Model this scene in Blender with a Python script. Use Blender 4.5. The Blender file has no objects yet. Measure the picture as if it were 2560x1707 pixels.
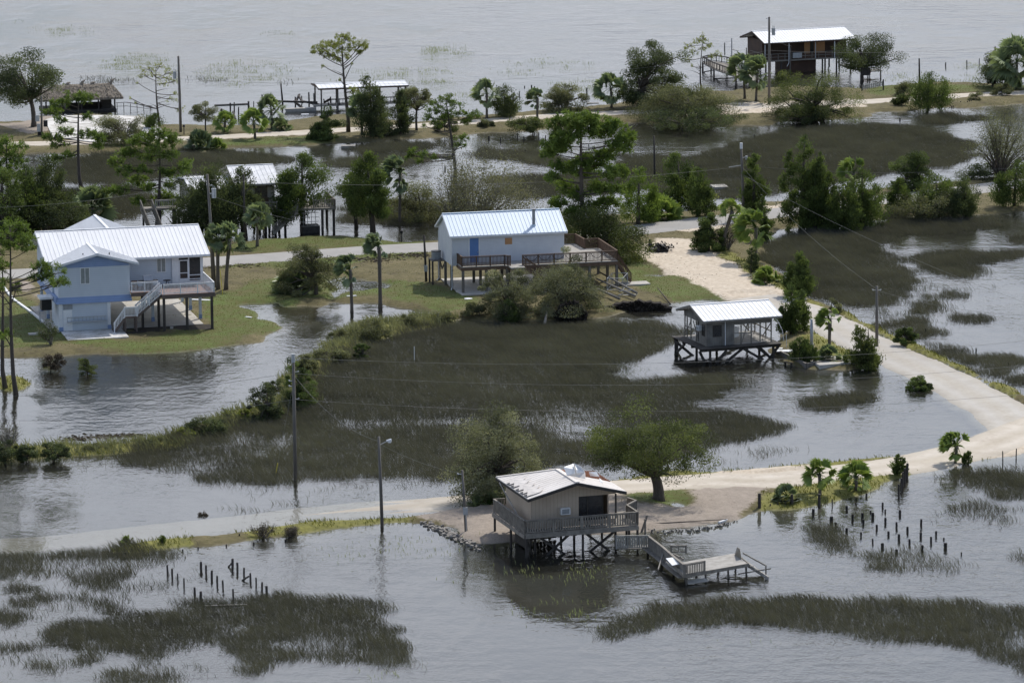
import bpy, math, random
import numpy as np
from mathutils import Vector, Matrix

S = bpy.context.scene
COL = S.collection
R = math.radians

# ------------------------------------------------------------------ camera
FPX, CAMH, RO = 11000.0, 80.0, 0.008
TH = math.atan(2093 / FPX)
_fw = np.array([0, math.cos(TH), -math.sin(TH)])
_r0 = np.array([1.0, 0, 0]); _u0 = np.array([0, math.sin(TH), math.cos(TH)])
_rt = _r0 * math.cos(RO) - _u0 * math.sin(RO)
_up = _u0 * math.cos(RO) + _r0 * math.sin(RO)
CAM = np.array([0, 0, CAMH])
cd = bpy.data.cameras.new('camera'); cam = bpy.data.objects.new('camera', cd); COL.objects.link(cam)
cd.sensor_width = 36; cd.lens = FPX / 2560 * 36; cd.clip_start = 1; cd.clip_end = 20000
cam.matrix_world = Matrix(((_rt[0], _up[0], -_fw[0], 0), (_rt[1], _up[1], -_fw[1], 0), (_rt[2], _up[2], -_fw[2], CAMH), (0, 0, 0, 1)))
S.camera = cam

# ------------------------------------------------------------------ sky and sun
SUN_AZ, SUN_EL = 32, 53            # azimuth to the right of the view direction
w = bpy.data.worlds.new('World'); S.world = w; w.use_nodes = True
nt = w.node_tree; nt.nodes.clear()
out = nt.nodes.new('ShaderNodeOutputWorld'); bg = nt.nodes.new('ShaderNodeBackground')
sky = nt.nodes.new('ShaderNodeTexSky'); sky.sky_type = 'NISHITA'; sky.sun_disc = False
sky.sun_elevation = R(SUN_EL); sky.sun_rotation = R(SUN_AZ)
sky.air_density = 1.0; sky.dust_density = 1.5; sky.ozone_density = 1.0
tc = nt.nodes.new('ShaderNodeTexCoord'); mp = nt.nodes.new('ShaderNodeMapping'); mp.inputs['Scale'].default_value = (1, 1, 2.6)
nz = nt.nodes.new('ShaderNodeTexNoise'); nz.inputs['Scale'].default_value = 3.2; nz.inputs['Detail'].default_value = 7; nz.inputs['Roughness'].default_value = 0.62
rp = nt.nodes.new('ShaderNodeValToRGB'); rp.color_ramp.elements[0].position = 0.36; rp.color_ramp.elements[1].position = 0.60
rp.color_ramp.elements[0].color = (0.35, 0.35, 0.35, 1); rp.color_ramp.elements[1].color = (1, 1, 1, 1)
mx = nt.nodes.new('ShaderNodeMixRGB'); mx.inputs['Color2'].default_value = (10.4, 10.8, 11.9, 1)     # bright cloud bank low in the sky ahead
sx = nt.nodes.new('ShaderNodeSeparateXYZ'); nt.links.new(tc.outputs['Generated'], sx.inputs[0])
el = nt.nodes.new('ShaderNodeMapRange'); el.interpolation_type = 'SMOOTHSTEP'; el.inputs['From Min'].default_value = 0.32; el.inputs['From Max'].default_value = 0.75; el.inputs['To Min'].default_value = 1; el.inputs['To Max'].default_value = 0.132
nt.links.new(sx.outputs[2], el.inputs['Value'])
fw_ = nt.nodes.new('ShaderNodeMapRange'); fw_.interpolation_type = 'SMOOTHSTEP'; fw_.inputs['From Min'].default_value = -0.4; fw_.inputs['From Max'].default_value = 0.5; fw_.inputs['To Min'].default_value = 0.15; fw_.inputs['To Max'].default_value = 1
nt.links.new(sx.outputs[1], fw_.inputs['Value'])
ml = nt.nodes.new('ShaderNodeMath'); ml.operation = 'MULTIPLY'; nt.links.new(el.outputs[0], ml.inputs[0]); nt.links.new(fw_.outputs[0], ml.inputs[1])
m2_ = nt.nodes.new('ShaderNodeMath'); m2_.operation = 'MULTIPLY'; nt.links.new(ml.outputs[0], m2_.inputs[0])
nt.links.new(tc.outputs['Generated'], mp.inputs['Vector']); nt.links.new(mp.outputs[0], nz.inputs['Vector'])
nt.links.new(nz.outputs['Fac'], rp.inputs[0]); hz = nt.nodes.new('ShaderNodeMapRange'); hz.interpolation_type = 'SMOOTHSTEP'; hz.inputs['From Min'].default_value = 0.02; hz.inputs['From Max'].default_value = 0.32; hz.inputs['To Min'].default_value = 0.55; hz.inputs['To Max'].default_value = 1.08
nt.links.new(sx.outputs[2], hz.inputs['Value'])
m3_ = nt.nodes.new('ShaderNodeMixRGB'); m3_.blend_type = 'MULTIPLY'; m3_.inputs[0].default_value = 1; nt.links.new(mx.outputs[0], m3_.inputs[1]); nt.links.new(hz.outputs[0], m3_.inputs[2])
nt.links.new(rp.outputs[0], m2_.inputs[1]); nt.links.new(m2_.outputs[0], mx.inputs[0])
nt.links.new(sky.outputs[0], mx.inputs['Color1']); nt.links.new(m3_.outputs[0], bg.inputs['Color'])
bg.inputs['Strength'].default_value = 0.14
nt.links.new(bg.outputs[0], out.inputs['Surface'])
sl = bpy.data.lights.new('sun', 'SUN'); so = bpy.data.objects.new('sun', sl); COL.objects.link(so)
sl.energy = 3.6; sl.angle = R(0.6); sl.color = (1.0, 0.95, 0.87)
sd = Vector((math.sin(R(SUN_AZ)) * math.cos(R(SUN_EL)), math.cos(R(SUN_AZ)) * math.cos(R(SUN_EL)), math.sin(R(SUN_EL))))
so.rotation_euler = sd.to_track_quat('Z', 'Y').to_euler(); so.location = (60, 300, 200)
S.view_settings.view_transform = 'Standard'; S.view_settings.look = 'None'
S.view_settings.exposure = 0.0; S.view_settings.gamma = 1.0
S.render.engine = 'CYCLES'
S.cycles.transparent_max_bounces = 12
S.render.resolution_x = 1024; S.render.resolution_y = 682

# ------------------------------------------------------------------ photo point -> ground point
def ray(px, py): return _fw + _rt * (px - 1280) / FPX + _up * (853.5 - py) / FPX
def G(px, py, z=0.0):
    d = ray(px, py); return CAM + d * ((z - CAMH) / d[2])
def above(b, px, py):                       # point of a sight line in the upright plane through b
    d = ray(px, py); return CAM + d * (b[1] / d[1])
def PXM(b): return FPX / ((np.array(b) - CAM) @ _fw)     # photo pixels per metre at b
KD = 2560 / 2352.0
def dp(*pts): return [(x * KD, y * KD) for x, y in pts]

# ------------------------------------------------------------------ mesh helpers
class MB:
    def __init__(s): s.v = []; s.f = []
    def add(s, vs, fs):
        o = len(s.v); s.v += [tuple(map(float, p)) for p in vs]; s.f += [tuple(i + o for i in f) for f in fs]; return s
    def hexa(s, p):                          # 4 bottom + 4 top
        return s.add(p, [(3, 2, 1, 0), (4, 5, 6, 7), (0, 1, 5, 4), (1, 2, 6, 5), (2, 3, 7, 6), (3, 0, 4, 7)])
    def box(s, x0, x1, y0, y1, z0, z1):
        return s.hexa([(x0, y0, z0), (x1, y0, z0), (x1, y1, z0), (x0, y1, z0), (x0, y0, z1), (x1, y0, z1), (x1, y1, z1), (x0, y1, z1)])
    def beam(s, a, b, w, h=None):
        h = h or w; a = Vector(a); b = Vector(b); d = (b - a).normalized()
        ref = Vector((0, 0, 1)) if abs(d.z) < 0.95 else Vector((0, 1, 0))
        sx = d.cross(ref).normalized() * w / 2; sy = sx.cross(d).normalized() * h / 2
        return s.hexa([a - sx - sy, a + sx - sy, a + sx + sy, a - sx + sy, b - sx - sy, b + sx - sy, b + sx + sy, b - sx + sy])
    def slab(s, pts, vec):                   # polygon pushed along vec
        n = len(pts); p = [Vector(q) for q in pts]; v = Vector(vec)
        return s.add(p + [q + v for q in p], [tuple(range(n))[::-1], tuple(range(n, 2 * n))] + [(i, (i + 1) % n, n + (i + 1) % n, n + i) for i in range(n)])
    def tube(s, pts, rad, n=7):
        pts = [Vector(p) for p in pts]; o = len(s.v); m = len(pts)
        for i, p in enumerate(pts):
            d = (pts[min(i + 1, m - 1)] - pts[max(i - 1, 0)]).normalized()
            ref = Vector((0, 1, 0)) if abs(d.y) < 0.9 else Vector((1, 0, 0))
            a = d.cross(ref).normalized(); b = d.cross(a)
            r = rad[i] if hasattr(rad, '__len__') else rad
            for k in range(n):
                t = 2 * math.pi * k / n; s.v.append(tuple(p + a * math.cos(t) * r + b * math.sin(t) * r))
        for i in range(m - 1):
            for k in range(n):
                k2 = (k + 1) % n; s.f.append((o + i * n + k, o + i * n + k2, o + (i + 1) * n + k2, o + (i + 1) * n + k))
        s.f.append(tuple(o + k for k in range(n))[::-1]); s.f.append(tuple(o + (m - 1) * n + k for k in range(n)))
        return s
    def build(s, name, mat, parent=None, smooth=False):
        me = bpy.data.meshes.new(name); me.from_pydata(s.v, [], s.f); me.validate()
        if smooth: me.polygons.foreach_set('use_smooth', [True] * len(me.polygons))
        me.materials.append(mat); o = bpy.data.objects.new(name, me); COL.objects.link(o)
        if parent: o.parent = parent
        return o

def np_mesh(name, V, loops, totals, mat, parent=None, tint=None, smooth=False):
    me = bpy.data.meshes.new(name)
    me.vertices.add(len(V)); me.vertices.foreach_set('co', np.asarray(V, np.float32).ravel())
    me.loops.add(len(loops)); me.loops.foreach_set('vertex_index', np.asarray(loops, np.int32))
    me.polygons.add(len(totals)); st = np.concatenate([[0], np.cumsum(totals)[:-1]])
    me.polygons.foreach_set('loop_start', st.astype(np.int32)); me.polygons.foreach_set('loop_total', np.asarray(totals, np.int32))
    if smooth: me.polygons.foreach_set('use_smooth', np.ones(len(totals), bool))
    me.update(calc_edges=True)
    if tint is not None:
        at = me.attributes.new('tint', 'FLOAT', 'POINT'); at.data.foreach_set('value', np.asarray(tint, np.float32))
    me.materials.append(mat); o = bpy.data.objects.new(name, me); COL.objects.link(o)
    if parent: o.parent = parent
    return o

def tag(o, label=None, cat=None, group=None, kind=None):
    if label: o['label'] = label
    if cat: o['category'] = cat
    if group: o['group'] = group
    if kind: o['kind'] = kind
    return o
def thing(name, label, cat, loc=(0, 0, 0), rotz=0, group=None):
    o = bpy.data.objects.new(name, None); COL.objects.link(o); o.location = loc; o.rotation_euler = (0, 0, rotz)
    o.empty_display_size = 0.3
    return tag(o, label, cat, group)
ORD = ['first', 'second', 'third', 'fourth', 'fifth', 'sixth', 'seventh', 'eighth', 'ninth', 'tenth', 'eleventh', 'twelfth',
       'thirteenth', 'fourteenth', 'fifteenth', 'sixteenth', 'seventeenth', 'eighteenth', 'nineteenth', 'twentieth', 'twenty-first',
       'twenty-second', 'twenty-third', 'twenty-fourth', 'twenty-fifth', 'twenty-sixth', 'twenty-seventh', 'twenty-eighth',
       'twenty-ninth', 'thirtieth', 'thirty-first', 'thirty-second', 'thirty-third', 'thirty-fourth']

# ------------------------------------------------------------------ materials
class NT:
    def __init__(s, name):
        s.m = bpy.data.materials.new(name); s.m.use_nodes = True; s.t = s.m.node_tree; s.t.nodes.clear()
        s.o = s.n('ShaderNodeOutputMaterial')
    def n(s, t, **kw):
        q = s.t.nodes.new(t)
        for k, v in kw.items():
            if hasattr(q, k): setattr(q, k, v)
            else: q.inputs[k.replace('_', ' ')].default_value = v
        return q
    def l(s, a, b): s.t.links.new(a, b)
    def coords(s, scale=(1, 1, 1), world=False, rot=0):
        mp = s.n('ShaderNodeMapping'); mp.inputs['Scale'].default_value = scale; mp.inputs['Rotation'].default_value = (0, 0, rot)
        src = s.n('ShaderNodeNewGeometry').outputs['Position'] if world else s.n('ShaderNodeTexCoord').outputs['Object']
        s.l(src, mp.inputs['Vector']); return mp.outputs[0]
    def noise(s, vec, scale, detail=3, rough=0.55):
        q = s.n('ShaderNodeTexNoise', Scale=scale, Detail=detail, Roughness=rough); s.l(vec, q.inputs['Vector']); return q.outputs['Fac']
    def ramp(s, fac, *stops):
        q = s.n('ShaderNodeValToRGB'); e = q.color_ramp.elements
        while len(e) < len(stops): e.new(0.5)
        for i, (p, c) in enumerate(stops): e[i].position = p; e[i].color = (c if hasattr(c, '__len__') else (c, c, c)) + ((1,) if hasattr(c, '__len__') else (1,)) if not hasattr(c, '__len__') or len(c) == 3 else c
        s.l(fac, q.inputs[0]); return q.outputs[0]
    def mix(s, fac, a, b, mode='MIX'):
        q = s.n('ShaderNodeMixRGB', blend_type=mode)
        for i, x in ((0, fac), (1, a), (2, b)):
            if hasattr(x, 'is_output'): s.l(x, q.inputs[i])
            else: q.inputs[i].default_value = x if i == 0 else (tuple(x) + (1,))
        return q.outputs[0]
    def math(s, op, a, b=0.0, clamp=False):
        q = s.n('ShaderNodeMath', operation=op, use_clamp=clamp)
        for i, x in ((0, a), (1, b)):
            if hasattr(x, 'is_output'): s.l(x, q.inputs[i])
            else: q.inputs[i].default_value = x
        return q.outputs[0]
    def bump(s, h, strength=0.3, dist=0.05):
        q = s.n('ShaderNodeBump', Strength=strength, Distance=dist); s.l(h, q.inputs['Height']); return q.outputs[0]
    def pbr(s, col, rough=0.7, metal=0.0, normal=None, spec=0.4):
        q = s.n('ShaderNodeBsdfPrincipled'); q.inputs['Metallic'].default_value = metal
        if 'Specular IOR Level' in q.inputs: q.inputs['Specular IOR Level'].default_value = spec
        for k, x in (('Base Color', col), ('Roughness', rough)):
            if hasattr(x, 'is_output'): s.l(x, q.inputs[k])
            else: q.inputs[k].default_value = (tuple(x) + (1,)) if k == 'Base Color' else x
        if normal is not None: s.l(normal, q.inputs['Normal'])
        s.l(q.outputs[0], s.o.inputs['Surface']); return s.m

def surf(name, c1, c2, scale=2.0, rough=0.75, metal=0.0, stretch=(1, 1, 1), bump=0.2, spec=0.35, lo=0.35, hi=0.68):
    t = NT(name); v = t.coords(stretch); f = t.noise(v, scale, 5, 0.6); f2 = t.noise(v, scale * 7, 3)
    c = t.ramp(t.math('ADD', t.math('MULTIPLY', f, 0.7), t.math('MULTIPLY', f2, 0.3)), (lo, c1), (hi, c2))
    return t.pbr(c, rough, metal, t.bump(f2, bump, 0.02), spec)
def siding(name, c1, c2, pitch=0.2, vertical=False):
    t = NT(name); v = t.coords(); f = t.noise(v, 0.8, 4)
    sp = t.n('ShaderNodeSeparateXYZ'); t.l(v, sp.inputs[0])
    ax = t.math('ADD', sp.outputs[0], sp.outputs[1]) if vertical else sp.outputs[2]
    fr = t.math('FRACT', t.math('DIVIDE', ax, pitch))
    groove = t.math('LESS_THAN', fr, 0.16)
    c = t.ramp(f, (0.3, c1), (0.7, c2)); c = t.mix(t.math('MULTIPLY', groove, 0.3), c, tuple(k * 0.45 for k in c1))
    return t.pbr(c, 0.65, 0, t.bump(fr, 0.5, 0.03), 0.3)
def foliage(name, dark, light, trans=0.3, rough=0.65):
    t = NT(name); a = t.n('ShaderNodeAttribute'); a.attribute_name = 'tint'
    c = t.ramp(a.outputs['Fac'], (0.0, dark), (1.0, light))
    p = t.n('ShaderNodeBsdfPrincipled', Roughness=rough); p.inputs['Specular IOR Level'].default_value = 0.25; t.l(c, p.inputs['Base Color'])
    tr = t.n('ShaderNodeBsdfTranslucent'); t.l(t.mix(1.0, c, (1.0, 1.0, 0.55), 'MULTIPLY'), tr.inputs['Color'])
    ms = t.n('ShaderNodeMixShader'); ms.inputs[0].default_value = trans
    t.l(p.outputs[0], ms.inputs[1]); t.l(tr.outputs[0], ms.inputs[2]); t.l(ms.outputs[0], t.o.inputs['Surface']); return t.m

M = {}
M['white_paint'] = surf('white_paint', (0.62, 0.64, 0.66), (0.78, 0.79, 0.8), 1.2, 0.5)
M['white_roof'] = surf('white_roof', (0.60, 0.61, 0.625), (0.69, 0.705, 0.725), 1.0, 0.42, 0.0, stretch=(1.2, .2, .2), bump=0.05, spec=0.5, lo=.3, hi=.55)
M['bright_roof'] = surf('bright_roof', (0.70, 0.71, 0.72), (0.80, 0.81, 0.82), 0.9, 0.4, 0.0, bump=0.05, spec=0.5)
M['blue_roof'] = surf('blue_roof', (0.50, 0.60, 0.70), (0.58, 0.67, 0.76), 0.5, 0.4, 0.0, bump=0.05, spec=0.5)
M['grey_roof'] = surf('grey_roof', (0.48, 0.49, 0.50), (0.75, 0.76, 0.78), 0.9, 0.45, 0.0, bump=0.05, spec=0.5)
M['cream_roof'] = surf('cream_roof', (0.58, 0.54, 0.50), (0.72, 0.68, 0.64), 0.5, 0.5, 0.0, bump=0.06)
M['pale_siding'] = siding('pale_siding', (0.50, 0.555, 0.62), (0.55, 0.605, 0.67), 0.2)
M['white_siding'] = siding('white_siding', (0.58, 0.61, 0.66), (0.66, 0.69, 0.73), 0.15)
M['blue_shingle'] = siding('blue_shingle', (0.20, 0.28, 0.46), (0.25, 0.34, 0.54), 0.22)
M['blue_paint'] = surf('blue_paint', (0.10, 0.20, 0.42), (0.13, 0.24, 0.47), 2, 0.5)
M['tan_siding'] = siding('tan_siding', (0.40, 0.33, 0.26), (0.46, 0.385, 0.31), 0.3, True)
M['beige_siding'] = siding('beige_siding', (0.36, 0.33, 0.28), (0.42, 0.39, 0.34), 0.3, True)
M['grey_board'] = siding('grey_board', (0.10, 0.095, 0.088), (0.24, 0.23, 0.21), 0.25, True)
M['brown_board'] = siding('brown_board', (0.05, 0.03, 0.022), (0.085, 0.05, 0.035), 0.3, True)
M['plywood'] = surf('plywood', (0.42, 0.22, 0.10), (0.50, 0.28, 0.14), 3, 0.7, stretch=(1, 1, 4))
M['plank_brown'] = surf('plank_brown', (0.10, 0.065, 0.045), (0.17, 0.115, 0.08), 2.5, 0.8)
M['plank_red'] = surf('plank_red', (0.22, 0.15, 0.13), (0.28, 0.2, 0.175), 2.5, 0.75)
M['plank_grey'] = surf('plank_grey', (0.15, 0.137, 0.118), (0.29, 0.268, 0.235), 2.5, 0.85)
M['plank_pale'] = surf('plank_pale', (0.26, 0.25, 0.225), (0.42, 0.40, 0.37), 2.0, 0.85)
M['plank_dark'] = surf('plank_dark', (0.03, 0.027, 0.025), (0.075, 0.068, 0.06), 2.5, 0.85)
M['brown_metal'] = surf('brown_metal', (0.10, 0.075, 0.065), (0.14, 0.11, 0.095), 2, 0.6)
M['pole_wood'] = surf('pole_wood', (0.10, 0.09, 0.08), (0.20, 0.185, 0.165), 2, 0.85, stretch=(3, 3, 0.4))
M['pole_dark'] = surf('pole_dark', (0.035, 0.032, 0.03), (0.08, 0.07, 0.062), 2, 0.85, stretch=(3, 3, 0.4))
M['piling'] = surf('piling', (0.012, 0.012, 0.012), (0.04, 0.036, 0.032), 5, 0.8)
M['galv'] = surf('galv', (0.35, 0.37, 0.39), (0.48, 0.50, 0.52), 4, 0.4, 0.3)
M['grey_plastic'] = surf('grey_plastic', (0.22, 0.235, 0.25), (0.30, 0.315, 0.33), 4, 0.5)
M['black'] = surf('black', (0.008, 0.008, 0.009), (0.02, 0.02, 0.022), 5, 0.5)
M['steel'] = surf('steel', (0.30, 0.30, 0.31), (0.45, 0.45, 0.46), 4, 0.35, 0.7)
M['concrete'] = surf('concrete', (0.34, 0.32, 0.29), (0.50, 0.48, 0.44), 0.5, 0.85)
M['pale_concrete'] = surf('pale_concrete', (0.36, 0.345, 0.31), (0.62, 0.61, 0.59), 0.55, 0.8, lo=.42, hi=.56)
M['rock'] = surf('rock', (0.12, 0.11, 0.10), (0.36, 0.34, 0.31), 1.5, 0.9, bump=0.6)
M['soil'] = surf('soil', (0.012, 0.010, 0.008), (0.04, 0.032, 0.025), 3, 0.95, bump=0.9)
M['thatch'] = surf('thatch', (0.17, 0.145, 0.115), (0.34, 0.30, 0.245), 3, 0.95, stretch=(2, 2, 0.6), bump=1.0)
M['bark'] = surf('bark', (0.06, 0.05, 0.042), (0.13, 0.11, 0.092), 4, 0.9, stretch=(3, 3, 0.6), bump=0.8)
M['bark_pale'] = surf('bark_pale', (0.16, 0.145, 0.125), (0.28, 0.26, 0.23), 4, 0.9, stretch=(3, 3, 0.6), bump=0.6)
M['palm_bark'] = surf('palm_bark', (0.09, 0.075, 0.06), (0.19, 0.165, 0.14), 6, 0.9, stretch=(1, 1, 3), bump=0.9)
M['cloth'] = surf('cloth', (0.20, 0.18, 0.15), (0.27, 0.25, 0.21), 3, 0.9)
M['red_wood'] = surf('red_wood', (0.23, 0.10, 0.055), (0.32, 0.15, 0.09), 3, 0.8)
M['yellow'] = surf('yellow', (0.6, 0.5, 0.05), (0.7, 0.58, 0.08), 3, 0.5)
M['red'] = surf('red', (0.5, 0.05, 0.03), (0.6, 0.07, 0.04), 3, 0.5)
M['screen'] = surf('screen', (0.010, 0.011, 0.014), (0.03, 0.032, 0.038), 1.2, 0.25, spec=0.6)
t = NT('window_glass'); v = t.coords(); M['glass'] = t.pbr(t.ramp(t.noise(v, 1.5, 2), (0.3, (0.05, 0.06, 0.07)), (0.7, (0.12, 0.14, 0.15))), 0.08, 0, None, 0.7)
M['curtain'] = surf('curtain', (0.20, 0.22, 0.22), (0.30, 0.32, 0.31), 3, 0.3)
M['wire'] = surf('wire', (0.16, 0.16, 0.155), (0.22, 0.22, 0.21), 3, 0.6)
# leaves: plain reflectances, one set per species
M['lf_oak'] = foliage('leaf_oak', (0.04, 0.056, 0.024), (0.19, 0.225, 0.08), 0.42)
M['lf_dark'] = foliage('leaf_dark', (0.030, 0.043, 0.025), (0.155, 0.19, 0.09), 0.42)
M['lf_cedar'] = foliage('leaf_cedar', (0.032, 0.05, 0.02), (0.175, 0.235, 0.075), 0.4)
M['lf_pine'] = foliage('leaf_pine', (0.06, 0.10, 0.022), (0.21, 0.29, 0.07), 0.4)
M['lf_light'] = foliage('leaf_light', (0.14, 0.17, 0.035), (0.34, 0.37, 0.10), 0.4)
M['lf_olive'] = foliage('leaf_olive', (0.065, 0.075, 0.04), (0.26, 0.27, 0.155), 0.42)
M['lf_grey'] = foliage('leaf_grey', (0.095, 0.098, 0.06), (0.26, 0.26, 0.165), 0.36)
M['lf_palm'] = foliage('leaf_palm', (0.075, 0.105, 0.055), (0.31, 0.38, 0.22), 0.42, 0.36)
M['lf_palmg'] = foliage('leaf_palm_green', (0.09, 0.15, 0.03), (0.34, 0.43, 0.13), 0.38, 0.4)
M['lf_sage'] = foliage('leaf_sage', (0.08, 0.09, 0.055), (0.31, 0.32, 0.21), 0.4)
M['lf_brown'] = foliage('leaf_brown', (0.05, 0.04, 0.03), (0.13, 0.105, 0.08), 0.2)
M['rush'] = foliage('needlerush', (0.046, 0.046, 0.040), (0.15, 0.148, 0.125), 0.32, 0.7)
M['cord'] = foliage('cordgrass', (0.20, 0.24, 0.12), (0.40, 0.44, 0.25), 0.4)
M['weed'] = foliage('weed_grass', (0.075, 0.085, 0.022), (0.24, 0.24, 0.06), 0.3)
M['lawn'] = foliage('lawn_grass', (0.09, 0.105, 0.028), (0.20, 0.21, 0.07), 0.35)
# ================================================================== the setting: ground, roads, water
rs = np.random.RandomState(7)
NX, NY = 526, 841
gx = np.linspace(-105, 105, NX); gy = np.linspace(285, 705, NY)
GX, GY = np.meshgrid(gx, gy)
CELL = (gx[1] - gx[0]) * (gy[1] - gy[0])
def vnoise(step, seed):                       # smooth value noise 0..1 on the grid, feature size in metres
    q = np.random.RandomState(seed); a = q.rand(int(420 / step) + 4, int(210 / step) + 4)
    fx = (GX + 105) / step; fy = (GY - 285) / step; ix = fx.astype(int); iy = fy.astype(int)
    tx = fx - ix; ty = fy - iy; tx = tx * tx * (3 - 2 * tx); ty = ty * ty * (3 - 2 * ty)
    return (a[iy, ix] * (1 - tx) + a[iy, ix + 1] * tx) * (1 - ty) + (a[iy + 1, ix] * (1 - tx) + a[iy + 1, ix + 1] * tx) * ty
N2, N5, N12 = vnoise(1.3, 1), vnoise(4, 2), vnoise(11, 3)
_P = np.stack([GX, GY, np.zeros_like(GX)], -1) - CAM
_w = _P @ _fw
UU = 1280 + FPX * (_P @ _rt) / _w + (N2 - .5) * 40 + (N5 - .5) * 40
VV = 853.5 - FPX * (_P @ _up) / _w + (N2[::-1] - .5) * 7 + (N5[:, ::-1] - .5) * 9
def pmask(poly):
    p = np.array(poly, float); inside = np.zeros(GX.shape, bool)
    sel = (UU > p[:, 0].min()) & (UU < p[:, 0].max()) & (VV > p[:, 1].min()) & (VV < p[:, 1].max())
    u, v = UU[sel], VV[sel]; c = np.zeros(u.shape, bool); j = len(p) - 1
    for i in range(len(p)):
        yi, yj, xi, xj = p[i, 1], p[j, 1], p[i, 0], p[j, 0]
        if yi != yj: c ^= ((yi > v) != (yj > v)) & (u < (xj - xi) * (v - yi) / (yj - yi) + xi)
        j = i
    inside[sel] = c; return inside
def emask(cx, cy, rx, ry): return ((UU - cx * KD) / (rx * KD)) ** 2 + ((VV - cy * KD) / (ry * KD)) ** 2 < 1
def blur(a, rx, ry, n=2):
    a = a.astype(float)
    for _ in range(n):
        for ax, r in ((1, rx), (0, ry)):
            if r < 1: continue
            pad = [(0, 0), (0, 0)]; pad[ax] = (r + 1, r)
            c = np.cumsum(np.pad(a, pad, mode='edge'), axis=ax)
            a = (np.take(c, range(2 * r + 1, c.shape[ax]), ax) - np.take(c, range(0, c.shape[ax] - 2 * r - 1), ax)) / (2 * r + 1)
    return a
def union(polys):
    m = np.zeros(GX.shape, bool)
    for p in polys: m |= pmask(dp(*p)) if len(p[0]) == 2 else emask(*p[0])
    return m

LAND_FAR = [[(-60, 285), (30, 278), (90, 262), (130, 266), (250, 266), (310, 290), (420, 288), (480, 290), (540, 289), (640, 285), (700, 266), (820, 262), (930, 282), (1000, 276), (1100, 266), (1200, 258), (1300, 250), (1400, 240), (1480, 228), (1600, 213), (1720, 205), (1850, 198), (2000, 205), (2080, 192), (2150, 188), (2250, 192), (2352, 197), (2460, 200),
             (2460, 238), (2352, 240), (2250, 248), (2120, 252), (2000, 262), (1960, 275), (1850, 277), (1700, 292), (1600, 294), (1480, 287), (1380, 282), (1280, 297), (1180, 306), (1080, 309), (960, 316), (880, 324), (780, 333), (620, 341), (420, 346), (200, 352), (50, 356), (-60, 362)]]
LAND_MID = [[(-60, 520), (60, 500), (200, 520), (330, 545), (470, 560), (560, 556), (700, 542), (800, 540), (880, 553), (1000, 556), (1080, 540), (1200, 525), (1400, 495), (1500, 490), (1620, 482), (1720, 466), (1800, 460), (1900, 448), (2020, 438), (2200, 420), (2300, 405), (2460, 396),
             (2460, 478), (2352, 488), (2250, 496), (2050, 500), (1900, 520), (1820, 525), (1770, 545), (1755, 575), (1790, 625), (1850, 680), (1950, 715), (2050, 765), (2130, 800), (2200, 840), (2280, 880), (2420, 920), (2420, 1010), (2340, 990), (2270, 965), (2180, 890), (2090, 850), (2010, 815), (2005, 845), (1850, 848), (1760, 810), (1800, 770), (1840, 745), (1790, 705), (1700, 692), (1600, 692), (1540, 700), (1440, 712), (1400, 735), (1330, 738), (1200, 738), (1100, 738), (1050, 732), (985, 712), (880, 700), (800, 700), (760, 715), (700, 740), (630, 765), (600, 787), (450, 805), (250, 815), (100, 818), (-60, 824)]]
LAND_DIKE = [[(1040, 728), (960, 735), (860, 742), (790, 758), (755, 785), (690, 830), (650, 870), (640, 900), (580, 935), (520, 955), (430, 975), (380, 1000), (250, 1022), (120, 1025), (-60, 1030), (-60, 1060), (60, 1058), (160, 1050), (280, 1042), (400, 1030), (470, 1000), (540, 982), (620, 960), (700, 940), (730, 910), (740, 850), (800, 810), (900, 770), (1060, 742)],
             [(30, 880, 40, 22)], [(115, 842, 30, 10)], [(200, 852, 16, 8)]]
LAND_LOW = [[(2420, 985), (2290, 1000), (2200, 1018), (2100, 1040), (1950, 1058), (1700, 1078), (1500, 1088), (1420, 1098), (1300, 1108), (1150, 1130), (1040, 1145), (1000, 1175), (950, 1185), (860, 1183), (700, 1198), (560, 1216), (440, 1234), (300, 1250), (220, 1264), (300, 1276), (440, 1256), (560, 1242), (640, 1240), (740, 1222), (860, 1207), (960, 1200), (1000, 1210), (1050, 1232), (1100, 1250), (1180, 1240), (1300, 1235), (1480, 1220), (1600, 1212), (1690, 1196), (1740, 1178), (1850, 1168), (2000, 1135), (2040, 1110), (2090, 1095), (2150, 1076), (2250, 1062), (2352, 1045), (2420, 1035)]]
PUDDLE = [[(545, 702), (640, 694), (690, 700), (760, 705), (800, 712), (760, 730), (700, 745), (650, 765), (620, 745), (580, 725)], [(745, 640), (800, 636), (880, 648), (905, 655), (860, 668), (800, 672), (775, 690), (800, 700), (880, 700), (970, 712), (960, 736), (860, 742), (770, 745), (700, 745), (720, 715), (755, 690)],
          [(1580, 700), (1600, 688), (1680, 692), (1740, 705), (1700, 730), (1560, 725)], [(1760, 742, 40, 30)], [(1500, 632, 30, 6)], [(1555, 1160, 25, 9)]]
SAND = [[(1466, 575), (1500, 555), (1564, 556), (1612, 578), (1657, 603), (1702, 626), (1748, 650), (1800, 672), (1850, 698), (1930, 735), (1900, 762), (1830, 748), (1733, 712), (1650, 686), (1594, 658), (1537, 640), (1490, 606)], [(2190, 1010), (2290, 985), (2420, 950), (2420, 1042), (2280, 1055), (2100, 1070), (2020, 1062)], [(1680, 1085), (1880, 1072), (1900, 1092), (1800, 1112), (1560, 1125), (1420, 1125)],
        [(1470, 530), (1600, 512), (1700, 492), (1800, 476), (1830, 490), (1700, 520), (1560, 540)], [(1560, 262), (1700, 240), (1960, 236), (2000, 250), (1800, 262), (1580, 280)]]
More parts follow.
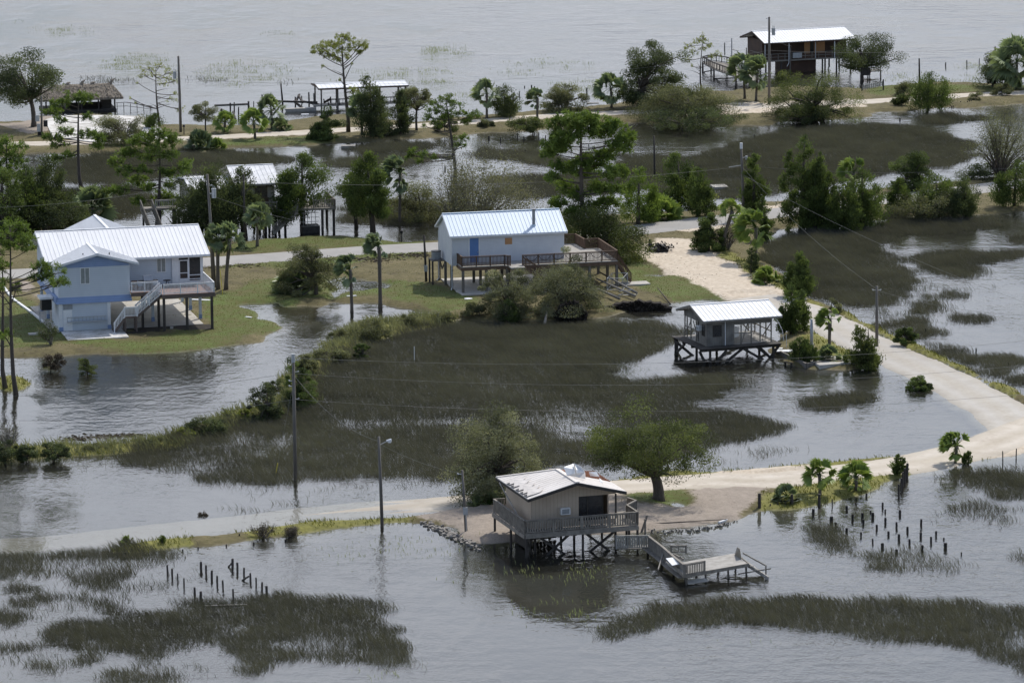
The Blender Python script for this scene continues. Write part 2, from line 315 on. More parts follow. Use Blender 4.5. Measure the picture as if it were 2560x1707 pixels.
GRAVEL = [[(960, 1180), (1080, 1165), (1200, 1150), (1450, 1140), (1560, 1135), (1680, 1115), (1760, 1115), (1730, 1150), (1690, 1195), (1600, 1212), (1480, 1222), (1300, 1240), (1100, 1252), (1020, 1215)], [(95, 272), (130, 268), (130, 300), (80, 312), (20, 305), (0, 290)], [(20, 655), (70, 655), (110, 740), (60, 690)]]
LAWN = [[(470, 690), (640, 640), (760, 640), (960, 655), (1100, 690), (1050, 730), (960, 700), (860, 690), (700, 690), (640, 760), (500, 800), (300, 812), (100, 790), (20, 690), (100, 770), (300, 790), (480, 760)], [(1420, 640), (1460, 600), (1530, 640), (1640, 660), (1700, 690), (1560, 700), (1440, 660)],
        [(1440, 1130), (1540, 1125), (1600, 1150), (1580, 1165), (1480, 1170), (1430, 1155)], [(-40, 700), (40, 690), (140, 770), (130, 800), (-40, 810)], [(440, 330), (800, 315), (780, 332), (440, 345)], [(2000, 205), (2352, 195), (2352, 212), (2000, 228)], [(480, 600), (1000, 586), (1000, 600), (700, 620), (490, 625)], [(490, 570), (700, 545), (1000, 556), (1000, 566), (700, 580), (490, 590)]]
VERGE = [[(1420, 1098), (1950, 1056), (2230, 1010), (2250, 1020), (1950, 1070), (1420, 1112)], [(1740, 1178), (2000, 1135), (2040, 1105), (2352, 1035), (2352, 1050), (2150, 1080), (2060, 1115), (2000, 1135), (1850, 1170)], [(1740, 1150), (1830, 1105), (2000, 1090), (2060, 1075), (2352, 1025), (2352, 1050), (2150, 1078), (2000, 1135), (1740, 1178)],
         [(560, 1210), (950, 1176), (960, 1205), (860, 1212), (560, 1246)], [(210, 1262), (420, 1234), (450, 1258), (300, 1280)], [(2000, 815), (2090, 852), (2180, 892), (2280, 975), (2240, 970), (2160, 905), (2080, 862), (2000, 830)], [(1880, 700), (1960, 720), (2060, 772), (2150, 812), (2280, 885), (2352, 905), (2352, 925), (2250, 890), (2140, 830), (2050, 790), (1950, 740)], [(1860, 760), (1960, 765), (2010, 815), (1990, 835), (1900, 830), (1850, 790)],
         [(1620, 560), (1760, 625), (1860, 690), (1880, 710), (1840, 700), (1740, 640), (1640, 590)]]

m_land = union(LAND_FAR + LAND_MID + LAND_DIKE + LAND_LOW)
m_pud = blur(union(PUDDLE), 1, 1)
mb = blur(m_land, 2, 2)
HT = -0.55 + 0.95 * mb + (N5 - .5) * 0.12 + (N2 - .5) * 0.10 + (vnoise(.7, 31) - .5) * .12 * (mb > .2)
HT = np.where(m_pud > 0.02, np.minimum(HT, HT * (1 - m_pud) - 0.10 * m_pud + (N2 - .5) * .12 * m_pud), HT)
z_sand = blur(union(SAND), 1, 1); z_lawn = blur(union(LAWN), 2, 2); z_grav = blur(union(GRAVEL), 1, 1) * (1 - z_lawn); z_verge = blur(union(VERGE) | (union(LAND_DIKE) & m_land), 1, 1)
m_road = np.zeros(GX.shape)

def polyline(pts, step):
    pts = np.array(pts, float)
    for _ in range(3):                        # corner cutting
        a = pts[:-1] * .75 + pts[1:] * .25; b = pts[:-1] * .25 + pts[1:] * .75
        q = np.empty((len(a) * 2, pts.shape[1])); q[0::2] = a; q[1::2] = b; pts = np.vstack([pts[:1], q, pts[-1:]])
    d = np.concatenate([[0], np.cumsum(np.linalg.norm(np.diff(pts[:, :2], axis=0), axis=1))])
    s = np.arange(0, d[-1], step); return np.stack([np.interp(s, d, pts[:, k]) for k in range(pts.shape[1])], 1)
def road(name, cl, hw, mat, label=None, edge=0.25):
    """cl: (photo x, photo y, height) points of the centre line"""
    P = polyline([list(G(x, y, z)[:2]) + [z] for x, y, z in cl], 0.8)
    T = np.gradient(P[:, :2], axis=0); T /= np.linalg.norm(T, axis=1)[:, None]; Nn = np.stack([-T[:, 1], T[:, 0]], 1)
    q = np.random.RandomState(len(cl)); n = len(P); ws = []
    for sgn in range(2):
        a = np.convolve(q.randn(n + 8), np.ones(5) / 5, 'same')[4:4 + n]; ws.append(hw + a * edge)
    offs = [(-1.35, -.35), (-1, -.03), (-.72, .0), (-.5, -.015), (-.28, .0), (0, .02), (.28, .0), (.5, -.015), (.72, .0), (1, -.03), (1.35, -.35)]
    V = []
    for o, dz in offs:
        wd = ws[0] if o < 0 else ws[1]
        V.append(np.concatenate([P[:, :2] + Nn * (wd * o)[:, None], (P[:, 2] + dz)[:, None]], 1))
    V = np.stack(V, 1).reshape(-1, 3); k = len(offs); L = []
    for i in range(n - 1):
        for j in range(k - 1): L += [i * k + j, i * k + j + 1, (i + 1) * k + j + 1, (i + 1) * k + j]
    o = np_mesh(name, V, L, [4] * ((n - 1) * (k - 1)), mat, tint=np.tile([1.2, .9, .6, 0, .6, 1, .6, 0, .6, .9, 1.2], n), smooth=True); tag(o, kind='structure')
    for p in P[::2]:
        i0, i1 = np.searchsorted(gx, [p[0] - hw - 1.2, p[0] + hw + 1.2]); j0, j1 = np.searchsorted(gy, [p[1] - hw - 1.2, p[1] + hw + 1.2])
        if i1 <= i0 or j1 <= j0: continue
        dd = np.hypot(GX[j0:j1, i0:i1] - p[0], GY[j0:j1, i0:i1] - p[1])
        near = dd < hw * 1.12
        HT[j0:j1, i0:i1] = np.where(near, np.minimum(HT[j0:j1, i0:i1], p[2] - 0.10), HT[j0:j1, i0:i1])
        m_road[j0:j1, i0:i1] = np.maximum(m_road[j0:j1, i0:i1], dd < hw + 0.1)
    return o

def ground_mat(name, base):
    t = NT(name); v = t.coords(world=True)
    n1 = t.noise(v, 0.35, 5, 0.6); n2 = t.noise(v, 2.2, 4, 0.65); n3 = t.noise(v, 9, 3)
    if base == 'ground':
        c = t.ramp(t.math('ADD', t.math('MULTIPLY', n1, .5), t.math('MULTIPLY', n2, .5)), (0.36, (0.075, 0.062, 0.032)), (0.5, (0.115, 0.10, 0.045)), (0.66, (0.17, 0.14, 0.075)))
        a = t.n('ShaderNodeAttribute'); a.attribute_name = 'zone'; sp = t.n('ShaderNodeSeparateColor'); t.l(a.outputs['Color'], sp.inputs[0])
        b = t.n('ShaderNodeAttribute'); b.attribute_name = 'zone2'; sp2 = t.n('ShaderNodeSeparateColor'); t.l(b.outputs['Color'], sp2.inputs[0])
        def edge(f): return t.math('MULTIPLY', t.math('SUBTRACT', t.math('ADD', f, t.math('MULTIPLY', t.math('SUBTRACT', n2, 0.5), 0.9)), 0.35), 3.0, True)
        gr = t.ramp(t.math('ADD', t.math('MULTIPLY', n1, .5), t.math('MULTIPLY', n2, .5)), (0.36, (0.11, 0.095, 0.036)), (0.5, (0.088, 0.10, 0.028)), (0.66, (0.105, 0.15, 0.036)))
        c = t.mix(edge(sp.outputs[1]), c, gr)
        vg = t.ramp(n2, (0.3, (0.10, 0.10, 0.03)), (0.7, (0.23, 0.22, 0.06))); c = t.mix(edge(sp2.outputs[0]), c, vg)
        gv = t.ramp(t.math('ADD', t.math('MULTIPLY', n3, .6), t.math('MULTIPLY', n2, .4)), (0.3, (0.19, 0.16, 0.13)), (0.7, (0.36, 0.31, 0.26))); c = t.mix(edge(sp.outputs[2]), c, gv)
        sa = t.ramp(n2, (0.3, (0.40, 0.33, 0.25)), (0.7, (0.60, 0.53, 0.43))); c = t.mix(edge(sp.outputs[0]), c, sa)
    elif base == 'sand':
        c = t.ramp(t.math('ADD', t.math('MULTIPLY', n1, .5), t.math('MULTIPLY', n2, .5)), (0.30, (0.34, 0.29, 0.23)), (0.5, (0.53, 0.48, 0.41)), (0.7, (0.62, 0.58, 0.52)))
    elif base == 'wet':
        c = t.ramp(t.math('ADD', t.math('MULTIPLY', n1, .6), t.math('MULTIPLY', n2, .4)), (0.3, (0.40, 0.37, 0.33)), (0.7, (0.55, 0.53, 0.49)))
    else:
        c = t.ramp(t.math('ADD', t.math('MULTIPLY', n1, .6), t.math('MULTIPLY', n3, .4)), (0.3, (0.27, 0.26, 0.245)), (0.7, (0.36, 0.35, 0.33)))
    if base in ('sand', 'wet'):               # wheel tracks and a scruffier crown and edge
        a = t.n('ShaderNodeAttribute'); a.attribute_name = 'tint'
        f = t.math('MULTIPLY', t.math('ADD', a.outputs['Fac'], t.math('MULTIPLY', t.math('SUBTRACT', n2, .5), 2.2)), .42, True)
        c = t.mix(f, c, (0.33, 0.285, 0.21))
    sz = t.n('ShaderNodeSeparateXYZ'); t.l(t.n('ShaderNodeNewGeometry').outputs['Position'], sz.inputs[0])
    dep = t.math('MULTIPLY', sz.outputs[2], -1.0)
    wet = t.math('MULTIPLY', t.math('ADD', t.math('ADD', dep, 0.11), t.math('MULTIPLY', t.math('SUBTRACT', n2, .5), 0.16)), 7.0, True)
    c = t.mix(t.math('MULTIPLY', wet, 0.35), c, (0.045, 0.04, 0.03))
    murk = t.math('MULTIPLY', t.math('SUBTRACT', dep, 0.03), 4.5, True)          # light lost in deeper murky water, put into the bed colour
    c = t.mix(murk, c, (0.036, 0.036, 0.026))
    rough = t.ramp(wet, (0.0, 0.95), (1.0, 0.5))
    return t.pbr(c, rough, 0, t.bump(n3, 0.35, 0.04), 0.25)
M['ground'] = ground_mat('ground', 'ground'); M['sand'] = ground_mat('sand_track', 'sand'); M['wet'] = ground_mat('wet_sand', 'wet'); M['asphalt'] = ground_mat('old_asphalt', 'asphalt')

road('sand_road', [(x * KD, y * KD, .36) for x, y in ((-60, 332), (100, 329), (240, 326), (400, 320), (560, 311), (720, 303), (781, 299), (880, 293), (984, 287), (1103, 279), (1257, 266), (1340, 262), (1438, 258), (1540, 254), (1670, 249), (1743, 244), (1860, 239), (1980, 234), (2080, 227), (2188, 220), (2352, 213), (2460, 208))], 2.0, M['sand'])
road('paved_road', [(-60, 690, .4), (0, 684, .4), (70, 682, .4), (300, 668, .4), (505, 655, .4), (600, 648, .4), (712, 640, .4), (844, 630, .4), (959, 622, .4), (1088, 616, .4), (1250, 605, .4), (1420, 592, .4), (1601, 573, .4), (1735, 556, .4), (1963, 529, .4), (2204, 499, .4), (2433, 472, .4), (2560, 457, .4), (2660, 446, .4)], 2.7, M['asphalt'], edge=.1)
hl = lambda x, y: (1600 + x / 2.45, 480 + y / 2.45)
road('dirt_lane', [hl(*p) + (z,) for p, z in (((700, 640), .34), ((900, 695), .2), ((1050, 760), .1), ((1200, 830), .06), ((1350, 910), .05), ((1500, 985), .03), ((1650, 1045), .03), ((1800, 1110), .05), ((1950, 1190), .06), ((2100, 1270), .06), ((2230, 1350), .07), ((2360, 1470), .09))], 2.9, M['wet'], edge=.3)
road('shore_road', [(2640, 1040, .12), (2560, 1080, .12), (2452, 1119, .11), (2360, 1141, .10), (2268, 1158, .12), (2146, 1175, .16), (2024, 1190, .22), (1901, 1203, .25), (1826, 1197, .25), (1697, 1205, .26), (1568, 1214, .24), (1420, 1228, .2), (1280, 1243, .12), (1156, 1256, .04), (1053, 1263, .02), (950, 1270, .0), (847, 1279, -.012), (743, 1290, -.02), (654, 1302, -.028), (516, 1317, -.035), (379, 1330, -.04), (241, 1345, -.05), (103, 1358, -.06), (-60, 1372, -.07)], 2.7, M['sand'], edge=.3)

# the ground sheet, its outer ring reaching the horizon
ex = np.concatenate([[-7000], gx, [7000]]); ey = np.concatenate([[-3000], gy, [9000]])
EH = np.pad(HT, 1, mode='edge'); EH[0, :] = EH[-1, :] = -2; EH[:, 0] = np.minimum(EH[:, 0], -0.5); EH[:, -1] = np.minimum(EH[:, -1], -0.5)
XX, YY = np.meshgrid(ex, ey); V = np.stack([XX, YY, EH], -1).reshape(-1, 3)
ny, nx = XX.shape; idx = np.arange(nx * ny).reshape(ny, nx)
L = np.stack([idx[:-1, :-1], idx[:-1, 1:], idx[1:, 1:], idx[1:, :-1]], -1).reshape(-1)
ground = np_mesh('ground', V, L, np.full((nx - 1) * (ny - 1), 4), M['ground'], smooth=True); tag(ground, kind='structure')
def colattr(me, name, r, g, b):
    z = np.pad(np.stack([r, g, b, np.ones_like(r)], -1), ((1, 1), (1, 1), (0, 0)))
    at = me.color_attributes.new(name, 'FLOAT_COLOR', 'POINT'); at.data.foreach_set('color', z.astype(np.float32).ravel())
colattr(ground.data, 'zone', z_sand, z_lawn, z_grav); colattr(ground.data, 'zone2', z_verge, N5, N12)

def hgt(x, y):
    if not (gx[0] < x < gx[-1] and gy[0] < y < gy[-1]): return -0.5
    fx = (x - gx[0]) / (gx[1] - gx[0]); fy = (y - gy[0]) / (gy[1] - gy[0]); i = int(fx); j = int(fy); a = fx - i; b = fy - j
    return (HT[j, i] * (1 - a) + HT[j, i + 1] * a) * (1 - b) + (HT[j + 1, i] * (1 - a) + HT[j + 1, i + 1] * a) * b
def GG(px, py):                               # photo point -> point on the ground or the bed
    z = 0.0
    for _ in range(3): p = G(px, py, z); z = max(hgt(p[0], p[1]), -0.35)
    return np.array([p[0], p[1], z])

# water sheet
t = NT('flood_water'); v = t.coords((1, 1, 1), True)
vm = t.coords((0.9, 0.55, 1), True, R(20))
na = t.noise(vm, 1.5, 2, 0.5); nb = t.noise(vm, 4.2, 2, 0.55); nc = t.noise(vm, 0.33, 2); big = t.noise(t.coords((1, 0.45, 1), True, R(-12)), 0.055, 4, 0.6)
amp = t.ramp(big, (0.38, 0.15), (0.64, 1.0))
nl = t.noise(t.coords((0.16, 0.5, 1), True, R(8)), 0.9, 3, 0.6)
yb = t.n('ShaderNodeSeparateXYZ'); t.l(v, yb.inputs[0]); bay = t.math('MULTIPLY', t.math('SUBTRACT', yb.outputs[1], 585.0), 0.02, True)     # the open bay is rougher than the sheltered flood
nf = t.math('ADD', t.math('MULTIPLY', t.noise(t.coords((0.1, 0.27, 1), True, R(-7)), 0.9, 4, 0.65), 2.6), t.math('MULTIPLY', t.noise(t.coords((0.3, 0.8, 1), True, R(6)), 0.9, 3, 0.6), 1.2))
h = t.math('ADD', t.math('MULTIPLY', na, 0.55), t.math('MULTIPLY', nb, 0.30))
h = t.math('ADD', h, t.math('ADD', t.math('MULTIPLY', nc, 0.3), t.math('MULTIPLY', nl, 0.75)))
h = t.math('ADD', h, t.math('MULTIPLY', nf, bay))
b = t.n('ShaderNodeBump', Distance=0.28); t.l(t.math('MULTIPLY', h, amp), b.inputs['Height']); b.inputs['Strength'].default_value = 0.52
fr = t.n('ShaderNodeFresnel', IOR=1.36); t.l(b.outputs[0], fr.inputs['Normal'])
gl = t.n('ShaderNodeBsdfGlossy', Roughness=0.06); gl.inputs['Color'].default_value = (0.97, 0.98, 1, 1); t.l(b.outputs[0], gl.inputs['Normal'])
tr = t.n('ShaderNodeBsdfTransparent'); tr.inputs['Color'].default_value = (0.80, 0.82, 0.76, 1)
df = t.n('ShaderNodeBsdfDiffuse'); df.inputs['Color'].default_value = (0.05, 0.05, 0.042, 1)
m1 = t.n('ShaderNodeMixShader'); m1.inputs[0].default_value = 0.28; t.l(tr.outputs[0], m1.inputs[1]); t.l(df.outputs[0], m1.inputs[2])
m2 = t.n('ShaderNodeMixShader'); t.l(fr.outputs[0], m2.inputs[0]); t.l(m1.outputs[0], m2.inputs[1]); t.l(gl.outputs[0], m2.inputs[2]); t.l(m2.outputs[0], t.o.inputs['Surface'])
M['water'] = t.m
wm = MB(); wm.add([(-7000, -3000, 0), (7000, -3000, 0), (7000, 9000, 0), (-7000, 9000, 0)], [(0, 1, 2, 3)])
tag(wm.build('water', M['water']), kind='structure')

# ------------------------------------------------------------------ grasses (nobody could count them)
def blades(name, dens, h0, h1, width, mat, lean, label, seed, zmin=-0.15, clump=None, spread=0.25):
    q = np.random.RandomState(seed); n = q.poisson(np.clip(dens, 0, None) * CELL)
    jj, ii = np.nonzero(n); rep = n[jj, ii]; jj = np.repeat(jj, rep); ii = np.repeat(ii, rep); N = len(jj)
    x = gx[ii] + (q.rand(N) - .5) * (gx[1] - gx[0]); y = gy[jj] + (q.rand(N) - .5) * (gy[1] - gy[0]); z = np.maximum(HT[jj, ii], zmin) - .02
    hh = (h0 + (h1 - h0) * q.rand(N)) * (0.68 + 0.3 * N5[jj, ii] + .34 * N2[jj, ii])
    ang = q.rand(N) * math.pi; dx, dy = np.cos(ang), np.sin(ang) * .4
    lx = hh * (lean[0] + spread * q.randn(N)); ly = hh * (lean[1] + spread * q.randn(N)); ww = width * (0.6 + .8 * q.rand(N)) / 2
    V = np.empty((N, 5, 3))
    for k, (f, s, wd) in enumerate(((0, -1, 1), (0, 1, 1), (.55, -1, .8), (.55, 1, .8), (1, 0, 0))):
        V[:, k, 0] = x + lx * f ** 1.7 + dx * ww * s * wd; V[:, k, 1] = y + ly * f ** 1.7 + dy * ww * s * wd; V[:, k, 2] = z + hh * f * (1 - .12 * f)
    o = np.arange(N)[:, None] * 5; L = np.concatenate([o, o + 1, o + 3, o + 2, o + 2, o + 3, o + 4], 1).ravel()
    tint = np.repeat(np.clip(0.35 * N12[jj, ii] + .25 * N5[jj, ii] + .3 * N2[jj, ii] + .4 * (q.rand(N) - .4), 0, 1), 5)
    ob = np_mesh(name, V.reshape(-1, 3), L, np.tile([4, 3], N), mat, tint=tint)
    return tag(ob, label, 'grass', kind='stuff')

MARSH = [[(740, 850), (800, 800), (900, 768), (1000, 752), (1100, 746), (1200, 745), (1330, 746), (1450, 738), (1550, 742), (1585, 765), (1560, 790), (1490, 812), (1420, 838), (1400, 860), (1430, 876), (1560, 872), (1640, 866), (1700, 872), (1700, 888), (1640, 905), (1560, 930), (1600, 945), (1680, 940), (1740, 956), (1800, 975), (1825, 990), (1810, 1000), (1740, 1000), (1700, 1015), (1640, 1025), (1580, 1040), (1500, 1052), (1400, 1062), (1300, 1064), (1200, 1075), (1100, 1095), (1000, 1098), (900, 1098), (700, 1100), (600, 1108), (480, 1105), (450, 1090), (420, 1080), (350, 1075), (260, 1055), (300, 1040), (400, 1015), (470, 1000), (540, 980), (600, 965), (660, 945), (700, 920), (720, 880)],
         [(1740, 560), (1850, 538), (2000, 518), (2100, 500), (2290, 500), (2300, 520), (2180, 532), (2050, 545), (2010, 560), (2050, 590), (2080, 620), (2120, 645), (2060, 660), (2060, 692), (1960, 702), (1870, 682), (1830, 640), (1770, 600)],
         [(2090, 580), (2200, 575), (2300, 590), (2280, 605), (2150, 618), (2100, 605)], [(1430, 355), (1560, 360), (1700, 330), (1760, 310), (1860, 290), (2000, 285), (2100, 295), (2200, 310), (2240, 340), (2230, 370), (2130, 390), (2050, 402), (1960, 412), (1840, 430), (1700, 455), (1560, 445), (1480, 435), (1300, 450), (1170, 455), (1140, 410), (1280, 400), (1430, 400)],
         [(1160, 350), (1215, 344), (1290, 360), (1280, 377), (1200, 372), (1160, 362), (1080, 357), (1130, 338)], [(2120, 272), (2180, 260), (2260, 265), (2278, 275), (2200, 283), (2140, 281)],
         [(150, 372), (250, 352), (440, 345), (560, 350), (690, 365), (600, 382), (560, 392), (400, 402), (300, 422), (180, 422), (130, 400)], [(730, 378), (820, 370), (900, 360), (1000, 355), (1010, 365), (900, 387), (800, 385)], [(780, 340), (860, 330), (1010, 332), (950, 352), (850, 352)],
         [(760, 478), (880, 458), (1000, 470), (1130, 480), (1020, 522), (880, 517), (780, 505)], [(60, 440), (300, 430), (420, 470), (300, 500), (60, 490)], [(-40, 1272), (150, 1262), (280, 1262), (420, 1265), (400, 1290), (300, 1310), (270, 1347), (180, 1332), (100, 1325), (-40, 1322)],
         [(350, 1400), (440, 1380), (560, 1368), (700, 1372), (800, 1372), (880, 1393), (885, 1420), (870, 1432), (905, 1450), (940, 1480), (960, 1520), (940, 1532), (850, 1512), (700, 1507), (640, 1510), (590, 1522), (560, 1500), (510, 1490), (440, 1482), (380, 1502), (330, 1490), (250, 1472), (240, 1420)],
         [(1355, 1470), (1430, 1432), (1420, 1415), (1500, 1393), (1600, 1388), (1700, 1380), (1850, 1368), (2000, 1376), (2150, 1383), (2420, 1400), (2420, 1600), (2340, 1550), (2290, 1512), (2200, 1482), (2050, 1462), (1900, 1447), (1700, 1437), (1560, 1432), (1480, 1442), (1390, 1472)],
         [(1835, 1210), (1890, 1198), (1930, 1218), (1960, 1240), (1950, 1282), (1900, 1275), (1880, 1240)], [(1975, 1268), (2100, 1263), (2235, 1290), (2200, 1307), (1990, 1307)], [(2180, 1088), (2420, 1078), (2420, 1112), (2230, 1117)], [(2180, 1160), (2260, 1158), (2315, 1170), (2290, 1207), (2230, 1190)],
         [(1855, 915), (1900, 903), (2015, 908), (2005, 926), (1900, 940), (1860, 930)], [(2010, 735), (2100, 760), (2250, 840), (2352, 870), (2352, 890), (2200, 830), (2080, 775)],
         [(2230, 628, 24, 14)], [(2335, 551, 26, 11)], [(2320, 582, 40, 9)], [(2140, 705, 28, 18)], [(2180, 680, 30, 8)], [(2230, 731, 46, 11)], [(2110, 740, 30, 9)], [(2300, 828, 70, 13)], [(2340, 880, 34, 14)], [(2150, 762, 22, 9)], [(2270, 850, 36, 14)], [(2190, 622, 26, 8)], [(2080, 552, 14, 5)], [(2300, 650, 14, 5)], [(2320, 1135, 60, 16)], [(2345, 1275, 34, 14)],
         [(90, 1380, 30, 9)], [(40, 1360, 26, 18)], [(200, 1385, 28, 10)], [(20, 1420, 30, 16)], [(280, 1405, 35, 9)], [(180, 1455, 62, 26)], [(210, 1490, 35, 24)], [(100, 1530, 36, 16)], [(160, 1545, 22, 10)], [(300, 1560, 90, 14)], [(350, 1530, 24, 10)], [(450, 1530, 18, 10)], [(600, 1530, 22, 20)], [(100, 1465, 14, 8)], [(30, 1490, 20, 8)], [(330, 1480, 40, 28)], [(390, 1480, 34, 18)], [(20, 1555, 18, 8)], [(1700, 322, 16, 6)]]
HOLES = [[(905, 862, 28, 8)], [(1310, 980, 42, 16)], [(1440, 785, 40, 7)], [(310, 1052, 22, 5)], [(860, 1490, 18, 9)], [(640, 1480, 40, 10)], [(1630, 435, 40, 5)], [(1240, 470, 40, 9)], [(620, 1040, 30, 8)], [(540, 1440, 40, 8)], [(2050, 425, 60, 5)]]
SPARSE = [[(1640, 1040), (1760, 1028), (1870, 1030), (1800, 1045), (1680, 1062), (1600, 1077), (1500, 1075)], [(800, 1110), (900, 1098), (1060, 1088), (1085, 1100), (960, 1117), (820, 1127)], [(500, 1168), (600, 1148), (740, 1153), (720, 1172), (560, 1182)], [(120, 1068), (260, 1050), (250, 1066), (140, 1078)], [(60, 1360), (300, 1330), (420, 1300), (400, 1420), (260, 1500), (20, 1540)],
          [(420, 1085), (1150, 1080), (1100, 1110), (700, 1125), (450, 1112)], [(1240, 1000), (1340, 1030), (1360, 1060), (1230, 1075)], [(1960, 690), (2100, 660), (2220, 640), (2200, 740), (2060, 750)], [(2180, 1080), (2352, 1080), (2352, 1200), (2180, 1200)]]
mm = blur(union(MARSH), 2, 2) * (1 - .85 * blur(union(HOLES), 1, 2)) * (1 - m_road)
d_marsh = np.clip((mm + .9 * (vnoise(2.2, 9) - .5) + .35 * (vnoise(.9, 19) - .5) - .22) * 2.2, 0.0, 1) * np.clip(1.25 - (.35 + .65 * np.clip((VV - 980) / 100, 0, 1)) * 3.2 * np.clip(vnoise(6.5, 44) - .55, 0, 1), .25, 1) * np.clip(mm * 5, 0, 1) + .16 * blur(union(SPARSE), 2, 2) * np.clip((vnoise(1.6, 12) - .45) * 4, 0, 1) * (1 - m_road)
wet_marsh = np.clip(mm * 3, 0, 1)
blades('marsh_grass', d_marsh * 95, 0.5, 0.9, 0.032, M['rush'], (-0.55, -0.05), 'dark grey brown needlerush standing in the flood water and leaning with the wind', 21, zmin=-.2)
PALE = [(140, 72, 50, 9, .5), (20, 48, 20, 3, .5), (250, 157, 20, 4, .5), (320, 140, 70, 18, .7), (280, 148, 70, 14, .5), (560, 168, 110, 28, .35), (1030, 118, 34, 13, .8), (1010, 112, 30, 4, .9), (910, 167, 36, 8, .9), (1010, 166, 46, 4, .8), (990, 186, 60, 4, .9), (820, 178, 60, 18, .3), (1310, 153, 32, 10, .9), (1235, 136, 30, 6, .6), (1260, 148, 40, 6, .5), (1210, 166, 45, 5, .5), (1110, 214, 60, 12, .5), (1380, 190, 90, 10, .5), (1320, 205, 60, 12, .5), (1430, 215, 60, 12, .6), (1480, 235, 40, 8, .7), (2240, 155, 18, 8, 1), (2200, 178, 50, 9, .4), (2080, 178, 50, 8, .3), (1180, 142, 24, 4, .6), (640, 76, 40, 5, .3), (2150, 182, 30, 6, .4),
        (960, 1255, 150, 28, .18), (830, 1265, 90, 20, .15), (1070, 1330, 26, 6, .8), (1310, 1318, 130, 14, .5), (1300, 1405, 130, 16, .6), (1400, 1440, 80, 10, .3), (900, 1545, 70, 14, .25), (1280, 975, 10, 4, .2), (880, 862, 30, 10, .2), (1720, 1470, 80, 16, .06), (430, 1230, 20, 6, .3)]
dc = np.zeros(GX.shape)
for cx, cy, rx, ry, dd in PALE: dc = np.maximum(dc, blur(emask(cx, cy, rx, ry), 2, 3) * dd)
blades('cordgrass', dc * 22 * np.clip((vnoise(1.8, 14) - .25) * 2.2, 0, 1), .25, .45, .04, M['cord'], (-.25, 0), 'pale green cordgrass showing above the flooded shallows', 22, zmin=-.1)
DTUFT = [(230, 183, 34, 7), (300, 186, 26, 6), (470, 182, 22, 6), (490, 186, 30, 5), (722 / KD, 206 / KD, 12, 5), (660, 188, 12, 5), (240, 186, 60, 5)]
dt = np.zeros(GX.shape)
for e in DTUFT: dt = np.maximum(dt, blur(emask(*e), 1, 1))
blades('dark_tussock_grass', dt * 9, .3, .6, .05, M['rush'], (-.2, 0), 'small dark grass tussocks out in the open bay', 23)
dry = np.clip((HT + .06) * 9, 0, 1) * (1 - m_road) * (1 - z_sand) * (1 - z_grav)
blades('verge_weeds', dry * np.clip(z_verge * 1.4, 0, 1) * np.clip((vnoise(1.5, 15) - .2) * 2, .1, 1) * 22, .15, .42, .06, M['weed'], (-.3, 0), 'yellow green weeds along the road verges and the earth bank', 24)
bank = blur(union(LAND_DIKE[:1]), 1, 1)
blades('bank_brush', bank * np.clip((vnoise(1.8, 51) - .15) * 1.8, .15, 1) * 34, .35, 1.0, .07, M['lf_sage'], (-.35, 0), 'tangled olive weeds and brush covering the earth bank', 27)
blades('lawn_grass', dry * (1 - np.clip(z_verge, 0, 1)) * (0.3 + z_lawn) * 14, .05, .15, .045, M['lawn'], (-.2, 0), 'short patchy green and straw lawn grass on the house plots', 25)
# ================================================================== building helpers
def cA(x, y): return (x / 3.564, 60 + y / 3.564)
def cB(x, y): return (600 + x / 3.564, 60 + y / 3.564)
def cC(x, y): return (1200 + x / 3.564, 60 + y / 3.564)
def cD(x, y): return (1800 + x / 3.0947, 20 + y / 3.0947)
def cE(x, y): return (x / 3.564, 480 + y / 3.564)
def cF(x, y): return (600 + x / 3.564, 480 + y / 3.564)
def cG(x, y): return (1060 + x / 3.564, 480 + y / 3.564)
def cH(x, y): return (1600 + x / 2.45, 480 + y / 2.45)
def cI(x, y): return (x / 2.904, 860 + y / 2.904)
def cJ(x, y): return (640 + x / 2.904, 860 + y / 2.904)
def cK(x, y): return (1180 + x / 3.095, 1020 + y / 3.095)
def cL(x, y): return (1840 + x / 3.267, 1020 + y / 3.267)
def cS(x, y): return (1660 + x / 4.055, 720 + y / 4.055)
def cN(x, y): return (x / 2.138, 1300 + y / 2.138)

def roof_gable(root, x0, x1, y0, z0, yr, zr, y1, z1, mat, th=0.1, rib=0.6, name='roof', axis='x', trim=None):
    """ridge along x; axis='y' swaps the roles of x and y"""
    f = (lambda x, y, z: (x, y, z)) if axis == 'x' else (lambda x, y, z: (y, x, z))
    m = MB()
    for (ya, za) in ((y0, z0), (y1, z1)):
        m.slab([f(x0, ya, za), f(x1, ya, za), f(x1, yr, zr), f(x0, yr, zr)], (0, 0, -th))
    if rib:
        n = int((x1 - x0) / rib)
        for i in range(n + 1):
            x = x0 + .04 + i * (x1 - x0 - .08) / n
            for (ya, za) in ((y0, z0), (y1, z1)): m.beam(f(x, ya, za + .012), f(x, yr, zr + .012), .05, .05)
    m.beam(f(x0 - .01, yr, zr + .02), f(x1 + .01, yr, zr + .02), .28, .06)
    o = m.build(name, mat, root)
    if trim:
        b = MB()
        for x in (x0, x1):
            for (ya, za) in ((y0, z0), (y1, z1)): b.beam(f(x, ya, za - th), f(x, yr, zr - th), .05, .2)
        for (ya, za) in ((y0, z0), (y1, z1)): b.beam(f(x0, ya, za - th - .03), f(x1, ya, za - th - .03), .06, .16)
        b.build('fascia', trim, o)
    return o
